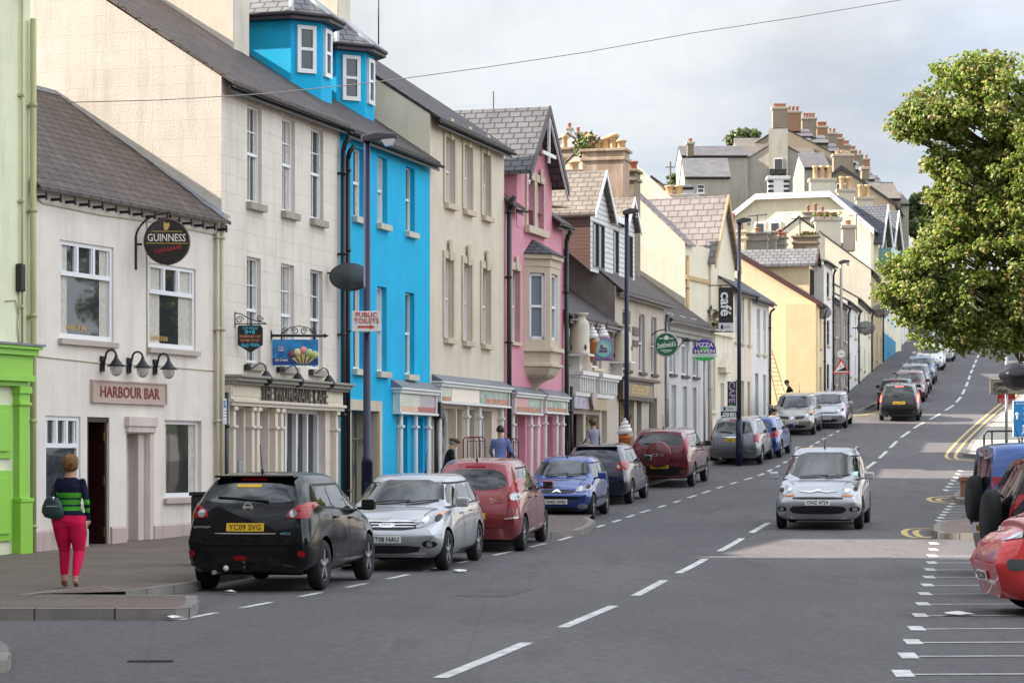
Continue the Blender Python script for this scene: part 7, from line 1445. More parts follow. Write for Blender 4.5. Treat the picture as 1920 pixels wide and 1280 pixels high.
def body_mesh(s, m_paint):
    L, Wd, H = s['L'], s['W'], s['H']; w = Wd / 2; gc = s.get('gc', .2); tb, tr = s['tail']; zbr, zbf = s['belt']; xw, xc, zc, zn = s['wst'], s['cowl'], s['zc'], s['zn']; rw = s.get('rw', .73); sq = s.get('sq', 0)
    zm = s.get('zm', .58); hb = s.get('hb', .06)
    def col(xl, xm, xb, xt, wl, wm, wb, wt, zb, zt, zlow=None, dt=.02, zmid=None):
        zl = gc if zlow is None else zlow; zq = zm if zmid is None else zmid
        return [(xl, 0, zl), (xl, .45 * w, zl), (xl, .82 * wl * w, zl), (xl, wl * w, zl + .09), (xm, wm * w, zq), (xb, wb * w, zb), (xt, wt * w, zt - dt), (xt, .42 * w * (wt / rw if wt < rw else 1), zt), (xt, 0, zt + .012)]
    fz = zn
    C = [col(.10, .0, tb, tr, .82 + sq, .88 + sq * .7, .80 + sq, .60 + sq, zbr, H - .07, gc + .04, .03),
         col(.2, .13, tb + .16, tr + .12, .96, .97, .9 + sq * .5, .69 + sq * .3, zbr, H - .02, gc + .02),
         col(.75, .75, tb + .75, max(tr + .55, .9), 1, 1, .945, rw, zbr + (zbf - zbr) * .2, H),
         col(L * .47, L * .47, L * .47, L * .5, 1, 1, .95, rw + .01, zbr + (zbf - zbr) * .5, H),
         col(xw + .35, xw + .35, xw + .3, xw, 1, .995, .945, rw - .03, zbf + .01, H - .04, None, .03),
         col(xc - .02, xc - .02, xc - .03, xc, 1, .99, .93, .74, zc - .05, zc, None, .015),
         col(L * .5 + xc * .5 - .1, L * .5 + xc * .5 - .1, L * .5 + xc * .5 - .1, L * .5 + xc * .5 - .08, 1, .985, .9, .72, zc * .5 + zn * .5 - .03, zc * .55 + zn * .45 + .03, None, .02),
         col(L - .28, L - .24, L - .36, L - .42, .95, .95, .86, .62, zn - .03, zn + .06, gc + .01, .02),
         col(L - .1, L, L - .1, L - .2, .74, .84, .74, .52, zn - .12, zn + .0, gc + .03, .01)]
    vs = []; fs = []; nr = 9; nc = len(C); crease = {}
    idx = {}
    for ci, c in enumerate(C):
        for ri, p in enumerate(c):
            for sd in ((1,) if ri in (0, 8) else (1, -1)): idx[ci, ri, sd] = len(vs); vs.append((p[0] - L / 2, p[1] * sd, p[2]))
            if ri in (0, 8): idx[ci, ri, -1] = idx[ci, ri, 1]
    for ci in range(nc - 1):
        for ri in range(nr - 1):
            for sd in (1, -1):
                q = [idx[ci, ri, sd], idx[ci + 1, ri, sd], idx[ci + 1, ri + 1, sd], idx[ci, ri + 1, sd]]; fs.append(q if sd == 1 else q[::-1])
    for ci, sg in ((0, -1), (nc - 1, 1)):          # end caps as grids
        rows = [[idx[ci, 2, 1], idx[ci, 1, 1], idx[ci, 0, 1], idx[ci, 1, -1], idx[ci, 2, -1]]]
        for ri in (3, 4, 5):
            p = C[ci][ri]; r = [idx[ci, ri, 1]]; bl = {3: .05, 4: .06, 5: .05}[ri] * (1.4 if sg > 0 else 1) * s.get('bulge', 1)
            for f, bb in ((.5, .8), (0, 1), (-.5, .8)): r.append(len(vs)); vs.append((p[0] - L / 2 + sg * bl * bb, p[1] * f, p[2]))
            r.append(idx[ci, ri, -1]); rows.append(r)
        rows.append([idx[ci, 6, 1], idx[ci, 7, 1], idx[ci, 8, 1], idx[ci, 7, -1], idx[ci, 6, -1]])
        for a, b in zip(rows, rows[1:]):
            for k in range(4): q = [a[k], b[k], b[k + 1], a[k + 1]]; fs.append(q if sg > 0 else q[::-1])
    me = bpy.data.meshes.new('body'); me.from_pydata(vs, [], fs)
    cr = me.attributes.new('crease_edge', 'FLOAT', 'EDGE'); inv = {}
    for k, v in idx.items(): inv[v] = k
    for e in me.edges:
        a, b = inv.get(e.vertices[0]), inv.get(e.vertices[1])
        if a and b and a[1] == b[1]:
            if a[1] == 5: cr.data[e.index].value = .35
            if a[1] == 6 and 1 <= min(a[0], b[0]) and max(a[0], b[0]) <= 4: cr.data[e.index].value = .25
            if a[1] == 2: cr.data[e.index].value = .7
        if a and b and a[0] == b[0] == 5 and min(a[1], b[1]) >= 5: cr.data[e.index].value = .5
        if a and b and a[0] == b[0] == 0 and min(a[1], b[1]) >= 6: cr.data[e.index].value = .6
    o = bpy.data.objects.new('tmp', me); COL.objects.link(o); sb = o.modifiers.new('s', 'SUBSURF'); sb.levels = 3; sb.render_levels = 3
    dg = bpy.context.evaluated_depsgraph_get(); dg.update(); m2 = bpy.data.meshes.new_from_object(o.evaluated_get(dg)); bpy.data.objects.remove(o)
    co = [v.co for v in m2.vertices]; x0, x1 = min(c.x for c in co), max(c.x for c in co); y1 = max(c.y for c in co); z1 = max(c.z for c in co); z0 = min(c.z for c in co)
    for v in m2.vertices: v.co = ((v.co.x - x0) / (x1 - x0) * L - L / 2, v.co.y / y1 * w, gc + (v.co.z - z0) / (z1 - z0) * (H - gc))
    m2.materials.clear(); m2.materials.append(m_paint); m2.materials.append(WELL)
    return m2
def make_car(name, label, cat, s, group):
    L, Wd, H = s['L'], s['W'], s['H']; w = Wd / 2; R_ = s.get('r', .31); wb = s['wb']; fo = s.get('fo', (L - wb) * .46); xf = L / 2 - fo; xr = xf - wb; gc = s.get('gc', .2); near = s.get('near', 1)
    root = tag(empty(name), label, cat, group); P = s['paint']
    m2 = body_mesh(s, P)
    bmb = BVHTree.FromPolygons([v.co.copy() for v in m2.vertices], [tuple(p.vertices) for p in m2.polygons])
    o = bpy.data.objects.new('tmp', m2); COL.objects.link(o)
    cb = MB()
    for x in (xf, xr):
        for sd in (1, -1):
            y0, y1 = sorted((sd * (w - .24), sd * (w + .2))); cb.lathe([(0, y0), (R_ + .055, y0), (R_ + .055, y1), (0, y1)], (x, 0, R_), axis='y', n=36, sm=False)
    cu = cb.build('cut', [P, WELL], uv=False)
    for p in cu.data.polygons: p.material_index = 1
    bo = o.modifiers.new('b', 'BOOLEAN'); bo.operation = 'DIFFERENCE'; bo.solver = 'EXACT'; bo.object = cu
    try: bo.material_mode = 'TRANSFER'
    except Exception: pass
    dg = bpy.context.evaluated_depsgraph_get(); dg.update(); me = bpy.data.meshes.new_from_object(o.evaluated_get(dg)); bpy.data.objects.remove(o); bpy.data.objects.remove(cu)
    for p in me.polygons: p.use_smooth = True
    me.set_sharp_from_angle(angle=R(38)); me.name = 'body'
    body = bpy.data.objects.new('body', me); COL.objects.link(body); body.parent = root
    # --- patches laid on the skin
    D = {'F': Vector((1, 0, 0)), 'B': Vector((-1, 0, 0)), 'L': Vector((0, 1, 0)), 'R': Vector((0, -1, 0)), 'T': Vector((0, 0, 1))}
    def proj(d, p, off):
        d = d.normalized(); p = Vector(p); h = bmb.ray_cast(p + d * 4, -d)
        if h[0] is None: h = bmb.find_nearest(p)
        n = h[1]; n = n if n.dot(d) > 0 else -n
        return h[0] + n * off, n
    def p3(a, b, d): return {'F': (0, a, b), 'B': (0, a, b), 'L': (a, 0, b), 'R': (a, 0, b), 'T': (a, b, 0)}[d]
    def patch(nm, mt, d, out, off=.006, rings=5, rnd=2, parent=None, dens=.08, dirv=None, clamp=None):
        P_ = [Vector(q) for q in out]
        for _ in range(rnd):
            Q = []
            for a, b in zip(P_, P_[1:] + P_[:1]): Q += [a.lerp(b, .2), a.lerp(b, .8)]
            P_ = Q
        Q = []
        for a, b in zip(P_, P_[1:] + P_[:1]):
            n = max(1, round((b - a).length / dens)); Q += [a.lerp(b, k / n) for k in range(n)]
        c = sum(Q, Vector((0, 0))) / len(Q); n = len(Q); vs = []; fs = []; dv = dirv or D[d]; lim = w * (clamp or s.get('clamp', .93))
        if d in 'FB': Q = [Vector((max(-lim, min(lim, q.x)), q.y)) for q in Q]
        vs.append(proj(dv, p3(c.x, c.y, d), off)[0])
        for r in range(1, rings + 1):
            for q in Q: t = c.lerp(q, r / rings); vs.append(proj(dv, p3(t.x, t.y, d), off)[0])
        for q in Q: pt, nn = proj(dv, p3(q.x, q.y, d), off); vs.append(pt - nn * (off + .012))
        for j in range(n): fs.append((0, 1 + j, 1 + (j + 1) % n))
        for r in range(rings): fs += [(1 + r * n + j, 1 + (r + 1) * n + j, 1 + (r + 1) * n + (j + 1) % n, 1 + r * n + (j + 1) % n) for j in range(n)]
        mb = MB(); mb.add(vs, fs, 0, True); ob = mb.build(nm, mt, parent or root, uv=False)
        ob.data.set_sharp_from_angle(angle=R(50)); return ob
    def line(mt, d, pts, wd=.012, off=.003, nm='panel_gap', parent=None):
        P_ = densify([Vector(p) for p in pts], .06); vs = []; k = len(P_)
        for i, p in enumerate(P_):
            t = (P_[min(i + 1, k - 1)] - P_[max(0, i - 1)]).normalized(); n = Vector((-t.y, t.x)) * wd / 2
            for q in (p + n, p - n): vs.append(proj(D[d], p3(q.x, q.y, d), off)[0])
        return vs, [(2 * i, 2 * i + 1, 2 * i + 3, 2 * i + 2) for i in range(k - 1)]
    X = lambda x: x - L / 2                # from the tail
    tb, tr = s['tail']; zbr, zbf = s['belt']; xw, xc, zc, zn = s['wst'], s['cowl'], s['zc'], s['zn']
    G_ = s.get('glass', CARGLASS)
    # windscreen and rear window
    wr = s.get('wsr', .62); patch('windscreen', G_, 'F', [(-w * .79, zc + .03), (w * .79, zc + .03), (w * wr, H - .1), (-w * wr, H - .1)], rnd=1, rings=8, off=.005)
    rz0, rz1 = s.get('rwin', (zbr + .06, H - .13)); rwd = s.get('rwd', (.74, .56)); rwp = patch('rear_window', s.get('rglass', G_), 'B', [(-w * rwd[0], rz0), (w * rwd[0], rz0), (w * rwd[1], rz1), (-w * rwd[1], rz1)], rnd=2 if s.get('rround', 1) else 1, rings=8, off=.005)
    # side windows
    def za(x): return zbr + (zbf - zbr) * (x - .5) / (xc - .5)
    def xa(z): return xc - .2 - (z - zc) * (xc - xw) / (H - zc) * .98
    zt = H - s.get('rail', .17); Dx = lambda z: tb + s.get('dq', .42) + (z - zbr) * ((tr + .12) - (tb)) / (H - zbr)
    pil = s.get('pillars', (L * .53, L * .33)); cuts = [(pil[0] + .025, None), (pil[1] + .03, pil[0] - .03)] + ([(None, pil[1] - .03)] if s.get('quarter', 1) else [])
    sides = (('L', 1), ('R', -1))
    for d, sd in sides:
        for x0, x1 in cuts:
            if x1 is None: o_ = [(x0, za(x0) + .03), (xa(za(xc) + .03), za(xc) + .03), (xa(zt), zt), (x0 - .0, zt)]
            elif x0 is None:
                if Dx(zt) > x1 - .08: o_ = [(Dx(zbr), zbr + .04), (x1, za(x1) + .03), (x1 - .0, (zt * .7 + zbr * .3)), (x1 - .12, (zt * .62 + zbr * .38))]
                else: o_ = [(Dx(zbr + .05), zbr + .05), (x1, za(x1) + .03), (x1, zt), (Dx(zt), zt - .02)]
            else: o_ = [(x0, za(x0) + .03), (x1, za(x1) + .03), (x1, zt), (x0, zt)]
            if s.get('panelvan') and x1 is not None: continue
            patch('side_window', G_, d, [(X(a), b) for a, b in o_], rnd=1, rings=5, off=.005)
        mb = MB()
        for x0, x1 in cuts[:2]:
            if s.get('panelvan') and x1 is not None: continue
        if not s.get('panelvan'):
            # black surround of the glass
            top = [(X(max(Dx(zt), .5)), zt + .02), (X(xa(zt) + .0), zt + .02)]; bot = [(X(tb + .5), zbr + .025), (X(xc - .12), zbf + .02)]
            v, f = line(None, d, top, .03, .004); mb.add(v, f, 0, True); v, f = line(None, d, bot, .028, .004); mb.add(v, f, 0, True)
            mb.build('window_trim', TRIM if not s.get('chrome_line') else CHROME, root, uv=False)
        mb = MB(); zs = gc + .1
        gaps = [[(X(pil[0]), zs), (X(pil[0]), za(pil[0]))], [(X(xc - .02), zs + .02), (X(xc + .04), zc * .6), (X(xc - .06), zc - .06)]]
        if s.get('doors', 5) == 5: gaps.append([(X(xr + L / 2 + R_ + .12), zs), (X(xr + L / 2 + R_ + .16), R_ + .1), (X(pil[1] - .06), R_ * 2 + .2), (X(pil[1] - .02), za(pil[1]))])
        else: gaps.append([(X(pil[1]), zs + .2), (X(pil[1]), za(pil[1]))])
        if s.get('panelvan'): gaps.append([(X(.6), H * .35), (X(L * .5), H * .35)])
        for g in gaps: v, f = line(None, d, g); mb.add(v, f, 0, True)
        mb.build('panel_gaps', SEAM, root, uv=False)
        for hx in ([pil[0] + .14, pil[1] + .14] if s.get('doors', 5) == 5 else [pil[0] - .9]):
            pt, nn = proj(D[d], (X(hx), 0, za(hx) - .1), 0); mb = MB(); mb.box(pt.x - .09, pt.x + .09, pt.y - .02 + sd * .012, pt.y + .02 + sd * .012, pt.z - .015, pt.z + .015); mb.build('door_handle', s.get('handle', P), root, bevel=.008)
        if s.get('strip'): mb = MB(); v, f = line(None, d, [(X(xr + L / 2 + R_ + .1), s['strip']), (X(xf + L / 2 - R_ - .1), s['strip'])], .07, .012); mb.add(v, f, 0, True); mb.build('rubbing_strip', s.get('strip_mat', TRIM), root, uv=False)
        # wheels
        for x in (xf, xr):
            mb = MB(); yo = sd * (w - .012); yi = sd * (w - .2); mb.lathe([(R_ * .62, yo - sd * .02), (R_ * .9, yo), (R_ * .985, yo - sd * .03), (R_, yo - sd * .06), (R_, yi + sd * .05), (R_ * .96, yi), (R_ * .55, yi)], (x, 0, R_), axis='y', n=32)
            tw = mb.build('wheel', TYRE, root, uv=False); q = MB(); rr = R_ * .64; q.lathe([(rr, yo - sd * .015), (rr * .93, yo - sd * .025), (rr * .9, yo - sd * .09), (0, yo - sd * .1)], (x, 0, R_), axis='y', n=28, m=0)
            ns = s.get('spokes', 5); ir = rr * .95
            for k in range(ns):
                a = 2 * math.pi * k / ns + .3; ca, sa = math.cos(a), math.sin(a); hw = ir * (.17 if ns < 7 else .11)
                pts = [(hw * 1.1, 0), (hw * .8, ir), (-hw * .8, ir), (-hw * 1.1, 0)]; q.prism([(x + u_ * -sa + v_ * ca, R_ + u_ * ca + v_ * sa) for u_, v_ in pts], *sorted((yo - sd * .05, yo - sd * .018)), m=1)
            q.lathe([(0, yo - sd * .012), (ir * .2, yo - sd * .014), (ir * .24, yo - sd * .04)], (x, 0, R_), axis='y', n=14, m=1)
            q.build('rim', [DARKM, s.get('rim', ALLOY)], tw, uv=False)
        # mirrors
        mb = MB(); mx, mz = X(xc - .28), zbf + .1; my = sd * (w + .09); mb.box(mx - .07, mx + .08, *sorted((my - sd * .1, my + sd * .1)), mz - .075, mz + .085); mb.box(mx - .02, mx + .04, *sorted((sd * (w - .09), my - sd * .09)), mz - .07, mz - .03)
        mi = mb.build('mirror', s.get('mirror', P), root, bevel=.035); q = MB(); q.box(mx - .078, mx - .071, *sorted((my - sd * .08, my + sd * .08)), mz - .055, mz + .065); q.build('mirror_glass', G_, mi)
    # bonnet and tailgate gaps
    mb = MB()
    if s.get('hoodgap', 1):
        for g in ([(X(xc + .02), -w * .7), (X(L - .5), -w * .58)], [(X(xc + .02), w * .7), (X(L - .5), w * .58)], [(X(xc + .015), -w * .7), (X(xc + .05), 0), (X(xc + .015), w * .7)]): v, f = line(None, 'T', g, .012, .003); mb.add(v, f, 0, True)
    mb.build('bonnet_gap', SEAM, root, uv=False) if mb.v else None; mb = MB()
    tg = s.get('tg', (.45, .8)); yy = w * .78
    for g in ([(-yy, zbr - .02), (-yy * .93, tg[0] + .1), (-yy * .8, tg[0]), (yy * .8, tg[0]), (yy * .93, tg[0] + .1), (yy, zbr - .02)],): v, f = line(None, 'B', g, .012, .003); mb.add(v, f, 0, True)
    mb.build('tailgate_gap', SEAM, root, uv=False)
    # front end
    for sd in (1, -1):
        ol = [(sd * a * w, b) for a, b in s['head']]; h = patch('headlight', LENSC, 'F', ol, rnd=2, rings=4, off=.012)
        cy = sum(a for a, b in ol) / len(ol); czz = sum(b for a, b in ol) / len(ol)
        for q_ in (-.13, .13): patch('lamp_reflector', REFL if q_ * sd < 0 else DARKM, 'F', [(cy + q_ * w * .7 + .05 * math.cos(t), czz + q_ * .12 + .05 * math.sin(t)) for t in [k * .785 for k in range(8)]], rnd=0, rings=1, off=.018, parent=h, dens=1)
        if s.get('indic'): patch('indicator', LENSO, 'F', [(sd * a * w, b) for a, b in s['indic']], rnd=1, rings=2, off=.016, parent=h)
        if s.get('fog'): fy, fz = s['fog']; patch('fog_light', TRIM if s.get('fogdark', 1) else LENSC, 'F', [(sd * fy * w + .11 * math.cos(t), fz + .06 * math.sin(t)) for t in [k * .785 for k in range(8)]], rnd=1, rings=2); patch('fog_light_lens', LENSC, 'F', [(sd * fy * w + .045 * math.cos(t), fz + .045 * math.sin(t)) for t in [k * .785 for k in range(8)]], rnd=1, rings=1, off=.012)
    for (nm, mt, ol) in s.get('front', []): patch(nm, mt, 'F', ol, rnd=1, rings=3, off=.008 if 'bar' not in nm else .016, dens=.12)
    def plate(d, z, txt, mt, wd=.52, yc=0):
        pt, nn = proj(D[d], (0, yc, z), .012); sg = 1 if d == 'F' else -1; e = empty('number_plate', parent=root); bpy.data.objects.remove(e)
        mb = MB(); mb.box(-wd / 2, wd / 2, -.006, .006, -.056, .056); tilt = math.atan2(nn.z, abs(nn.x)) * .6
        o_ = mb.build('number_plate', mt, root, bevel=.003); o_.matrix_local = Matrix.Translation(pt + Vector((sg * .012, 0, 0))) @ Matrix.Rotation(R(90) if d == 'F' else R(-90), 4, 'Z') @ Matrix.Rotation(-tilt, 4, 'X')
        lettering(txt, wd * .86, .078, (0, -.008, 0), PLT, o_, depth=.002, bold=.012)
    plate('F', s.get('pzf', .45), s.get('ptxt', 'ONZ 4724'), PLW); plate('B', s.get('pzr', .75), s.get('ptxt', 'ONZ 4724'), PLY)
    # rear end
    for sd in (1, -1):
        h = patch('tail_light', s.get('tailmat', LENSR), 'B', [(sd * a * w, b) for a, b in s['taill']], rnd=1, rings=4, off=.014)
        if s.get('tlens'): cy, cz, rr = s['tlens']; patch('reversing_lens', LENSC, 'B', [(sd * cy * w + rr * math.cos(t), cz + rr * math.sin(t)) for t in [k * .785 for k in range(8)]], rnd=1, rings=2, off=.022, parent=h)
        if s.get('refl'): ry_, rz_ = s['refl']; patch('reflector', LENSR, 'B', [(sd * ry_ * w + .045 * math.cos(t), rz_ + .045 * math.sin(t)) for t in [k * .785 for k in range(8)]], rnd=0, rings=1, off=.014)
    for (nm, mt, ol) in s.get('rear', []): patch(nm, mt, 'B', ol, rnd=1, rings=3, off=.008 if 'bar' not in nm else .016, dens=.12)
    if s.get('hml', 1): patch('high_brake_light', s.get('tailmat', LENSR), 'B', [(-.18, rz1 + .035), (.18, rz1 + .035), (.18, rz1 + .065), (-.18, rz1 + .065)], rnd=0, rings=1, off=.012)
    # wipers
    mb = MB()
    for y0, y1 in ((.1, .62), (-.45, .15)):
        a, _ = proj(D['F'], (0, y0 * w * 1.1, zc + .04), .025); b, _ = proj(D['F'], (0, y1 * w * 1.1, zc + .09), .02); mb.tube([a, a.lerp(b, .5) + Vector((.01, 0, .01)), b], .009, 5)
    mb.build('front_wipers', BLACK, root, uv=False); mb = MB(); a, _ = proj(D['B'], (0, s.get('wy', .05) * w, rz0 + .02), .03); b, _ = proj(D['B'], (0, .5 * w, rz0 + .07), .02); mb.tube([a, b], .014, 5); mb.build('rear_wiper', BLACK, root, uv=False)
    if s.get('aerial', 1): ax = s.get('ax', .55); pt, _ = proj(D['T'], (X(tr + ax if s.get('aerial') != 'front' else xw - .1), 0, 0), 0); mb = MB(); mb.tube([pt, pt + Vector((-.12, 0, .38))], .007, 5); mb.tube([pt, pt + Vector((-.02, 0, .05))], .018, 6); mb.build('aerial', BLACK, root, uv=False)
    if s.get('bars'):
        for sd in (1, -1):
            mb = MB(); pts = []
            for t in range(9): x = X(tr + .25 + (xw - tr - .45) * t / 8); pt, _ = proj(D['T'], (x, sd * w * s.get('rw', .73) * .93, 0), .0); pts.append(pt + Vector((0, 0, .055 if 0 < t < 8 else .0)))
            mb.tube(pts, .02, 6); mb.build('roof_rail', s.get('barmat', TRIM), root, uv=False)
    if s.get('spoiler'): mb = MB(); a, _ = proj(D['B'], (0, 0, H - .06), 0); mb.box(a.x - .1, a.x + .18, -w * .62, w * .62, H - .075, H - .045); mb.build('spoiler', P, root, bevel=.012)
    if s.get('spare'): a, _ = proj(D['B'], (0, 0, s['spare']), 0); mb = MB(); r2 = R_ * 1.08; t_ = s.get('spw', .22); mb.lathe([(0, -t_), (r2 * .88, -t_), (r2, -t_ + .05), (r2, -.02), (r2 * .9, 0), (0, 0)], (a.x - .0, 0, s['spare']), axis='x', n=36); sp = mb.build('spare_wheel', s.get('sparemat', TYRE), root, uv=False)
    if s.get('spare_text'): o_ = lettering(s['spare_text'], .34, .09, (a.x - .252, 0, s['spare'] - .02), CHROME, root, rz=R(-90))
    if s.get('badge'):
        bz, br, kind = s['badge']; pt, nn = proj(D['B'], (0, 0, bz), .012); mb = MB(); mb.lathe([(br * .7, -.01), (br, -.01), (br, .01), (br * .7, .01)], (pt.x, 0, bz), axis='x', n=20, sm=False); mb.box(pt.x - .012, pt.x + .012, -br * 1.15, br * 1.15, bz - br * .2, bz + br * .2) if kind == 'bar' else 0; mb.build('badge', CHROME, root)
    for (d, y, z, tw_, th_, txt, mt) in s.get('text', []):
        pt, nn = proj(D[d], (0, y, z), .008); lettering(txt, tw_, th_, pt, mt, root, rz=R(90) if d == 'F' else R(-90), rx=0, depth=.003, bold=.01)
    if s.get('extra'): s['extra'](root, patch, proj, D, X, w)
    # dark underbody and exhaust
    mb = MB(); mb.box(X(.5), X(L - .5), -w * .72, w * .72, gc - .02, gc + .12); mb.build('underbody', WELL, root); mb = MB(); mb.tube([(X(.05), w * .5, gc + .03), (X(.5), w * .5, gc + .03)], .03, 8); mb.build('exhaust', STEEL, root)
    for z_, (x_, y_) in enumerate(((xf, 0), (xr, 0))): q = MB(); q.tube([(x_, -w + .15, R_), (x_, w - .15, R_)], .04, 6); q.build('axle', WELL, root)
    return root
def place(root, s, px, py, slope, away, Y=None, X0=None, yaw=0, pitch=True):
    """px,py: where the near axle's middle meets the road in the photograph"""
    p = G(px, py) if Y is None else Vector((X_(px, Y), Y, gz(Y)))
    d = Vector((slope, 1)).normalized(); L, wb = s['L'], s['wb']; fo = s.get('fo', (L - wb) * .46); xf = L / 2 - fo; xr = xf - wb
    near = xr if away else xf; f = d if away else -d
    c = Vector((p.x, p.y)) - f * near
    a = c + f * 1.3; b = c - f * 1.3; dz = (gz(a.y) - gz(b.y)) / 2.6 if pitch else 0
    F3 = Vector((f.x, f.y, dz)).normalized(); S3 = Vector((0, 0, 1)).cross(F3).normalized(); U = F3.cross(S3)
    m = Matrix((F3, S3, U)).transposed().to_4x4(); m.translation = Vector((c.x, c.y, (gz(a.y) + gz(b.y)) / 2)); root.matrix_world = m
    root.matrix_basis = m
GRP = 'cars parked along the left kerb'; GRH = 'cars parked on the hill'
PB = paint('paint_black', (.002, .002, .003), .0, .14, .3); PS = paint('paint_silver', (.46, .47, .49), .65, .33); PR = paint('paint_red_maroon', (.24, .015, .022), .35, .3); PBL = paint('paint_blue', (.012, .05, .27), .35, .3); PNV = paint('paint_navy', (.005, .008, .028), .3, .28); PMR = paint('paint_burgundy', (.13, .01, .018), .3, .3); PG2 = paint('paint_grey_silver', (.2, .21, .23), .7, .35); PBG = paint('paint_champagne', (.34, .32, .28), .6, .35); PRD = paint('paint_bright_red', (.7, .02, .03), .1, .3); PVB = paint('paint_van_blue', (.02, .07, .28), .2, .35); PWH = paint('paint_white', (.65, .66, .67), .05, .3); PLB = paint('paint_steel_blue', (.1, .14, .28), .5, .35); PDG = paint('paint_dark_grey', (.014, .015, .018), .4, .3)
HEAD1 = [(.5, .62), (.93, .74), (.9, .84), (.62, .8), (.48, .7)]; TAIL1 = [(.66, .78), (.97, .78), (.96, 1.0), (.72, .96)]
def gset(*a, **k): return dict(*a, **k)
base = dict(L=4.2, W=1.75, H=1.48, wb=2.6, tail=(.08, .5), belt=(1.0, .92), wst=2.45, cowl=3.15, zc=.97, zn=.78, head=HEAD1, taill=TAIL1, paint=PS)
grl = lambda a, z0, z1: [(-a, z0), (a, z0), (a, z1), (-a, z1)]
# 1 black crossover
s1 = gset(base, L=4.315, W=1.80, H=1.62, wb=2.63, r=.345, gc=.24, tail=(.14, .52), belt=(1.13, 1.02), wst=2.5, cowl=3.3, zc=1.06, zn=.9, zm=.68, paint=PB, rw=.72, ptxt='YC09 SVG', pzr=.88, pzf=.5, spokes=5,
    taill=[(.6, 1.0), (.99, 1.0), (.985, 1.2), (.9, 1.24), (.63, 1.1)], tlens=(.71, 1.06, .055), refl=(.84, .53), rwin=(1.2, 1.47), rwd=(.8, .6), badge=(1.15, .065, 'bar'), spoiler=1, clamp=.9, tg=(.66, .9), wy=-.3,
    rear=[('bumper_cover', TRIM, [(-.78, .3), (.78, .3), (.84, .62), (-.84, .62)]), ('lower_grille', DARKM, [(-.5, .3), (.5, .3), (.45, .5), (-.45, .5)]), ('number_recess', PB, grl(.45, .8, 1.0)), ('chrome_bar', CHROME, grl(.42, .79, .805)), ('rear_fog_light', LENSR, [(-.03, .44), (.17, .44), (.17, .5), (-.03, .5)])],
    text=[('B', .62, .88, .24, .035, 'QASHQAI', CHROME), ('B', -.55, .8, .14, .03, 'dCi', mat('badge_teal', (.2, .5, .55), .3))], dq=.5, rail=.2, ax=.35)
def ex1(root, patch, proj, D, X, w):
    patch('dealer_sticker', mat('sticker_yellow', (.8, .5, .03), .5), 'B', [(.22, 1.41), (-.12, 1.41), (-.12, 1.45), (.22, 1.45)], rnd=0, rings=1, off=.012)
    pt, _ = proj(D['B'], (0, .0, .36), 0); mb = MB(); mb.tube([(pt.x + .2, 0, .3), (pt.x - .1, 0, .3), (pt.x - .14, 0, .38)], .025, 7); mb.ball((pt.x - .14, 0, .41), .03); mb.build('tow_bar', BLACK, root); mb = MB(); mb.ball((pt.x - .02, .28, .33), .04); mb.build('tow_cap', PAINTW, root)
s1['extra'] = ex1
c = make_car('crossover_car', 'black crossover parked nearest on the left with a yellow rear plate and tow bar', 'car', s1, GRP); place(c, s1, 494, 1104, .175, True)
# 2 silver hatch, nose to us
s2 = gset(base, L=4.25, W=1.80, H=1.5, wb=2.65, r=.32, tail=(.1, .55), belt=(1.0, .96), wst=2.35, cowl=3.25, zc=.99, zn=.8, paint=PS, head=[(.5, .68), (.7, .72), (.93, .86), (.94, .93), (.78, .9), (.56, .8)], indic=[(.78, .84), (.9, .9), (.86, .92), (.74, .88)],
    ptxt='YT08 HAU', pzf=.52, fog=(.76, .44), spokes=5, front=[('grille', DARKM, [(-.46, .66), (.46, .66), (.52, .78), (-.52, .78)]), ('chrome_bar', CHROME, [(-.46, .735), (.46, .735), (.47, .75), (-.47, .75)]), ('chrome_bar', CHROME, [(-.44, .695), (.44, .695), (.44, .708), (-.44, .708)]), ('chrome_bar', CHROME, [(-.5, .775), (.5, .775), (.52, .795), (-.52, .795)]), ('badge_bar', CHROME, [(-.11, .69), (.11, .69), (.13, .72), (.11, .76), (-.11, .76), (-.13, .72)]), ('lower_grille', DARKM, [(-.5, .3), (.5, .3), (.56, .42), (-.56, .42)]), ('lower_bar', CHROME, grl(.6, .275, .29))], text=[('F', 0, .725, .15, .045, 'KIA', DARKM)])
s2['text'] = [('F', 0, .725, .15, .045, 'KIA', DARKM)]
c = make_car('hatchback_car', 'silver hatchback facing the camera behind the black crossover', 'car', s2, GRP); place(c, s2, 741, 1067, .17, False)
# 3 red MPV
s3 = gset(base, L=4.28, W=1.76, H=1.66, wb=2.76, r=.32, tail=(.1, .62), belt=(1.06, 1.0), wst=2.6, cowl=3.45, zc=1.05, zn=.82, paint=PR, taill=[(.74, .8), (.98, .8), (.95, 1.3), (.84, 1.36), (.74, 1.1)], tlens=(.86, 1.0, .07), rwin=(1.12, 1.48), rwd=(.76, .56), pzr=.66, text=[('B', -.42, .96, .22, .05, 'Xsara', CHROME), ('B', -.45, .9, .2, .03, 'PICASSO', CHROME)], rear=[('bumper_bar', CHROME, [(-.84, .62), (-.6, .6), (-.6, .63), (-.84, .65)])], rail=.2, spokes=7, aerial=1, ax=.1)
c = make_car('people_carrier', 'red people carrier seen from behind with tall tail lights', 'car', s3, GRP); place(c, s3, 897, 1031, .15, True)
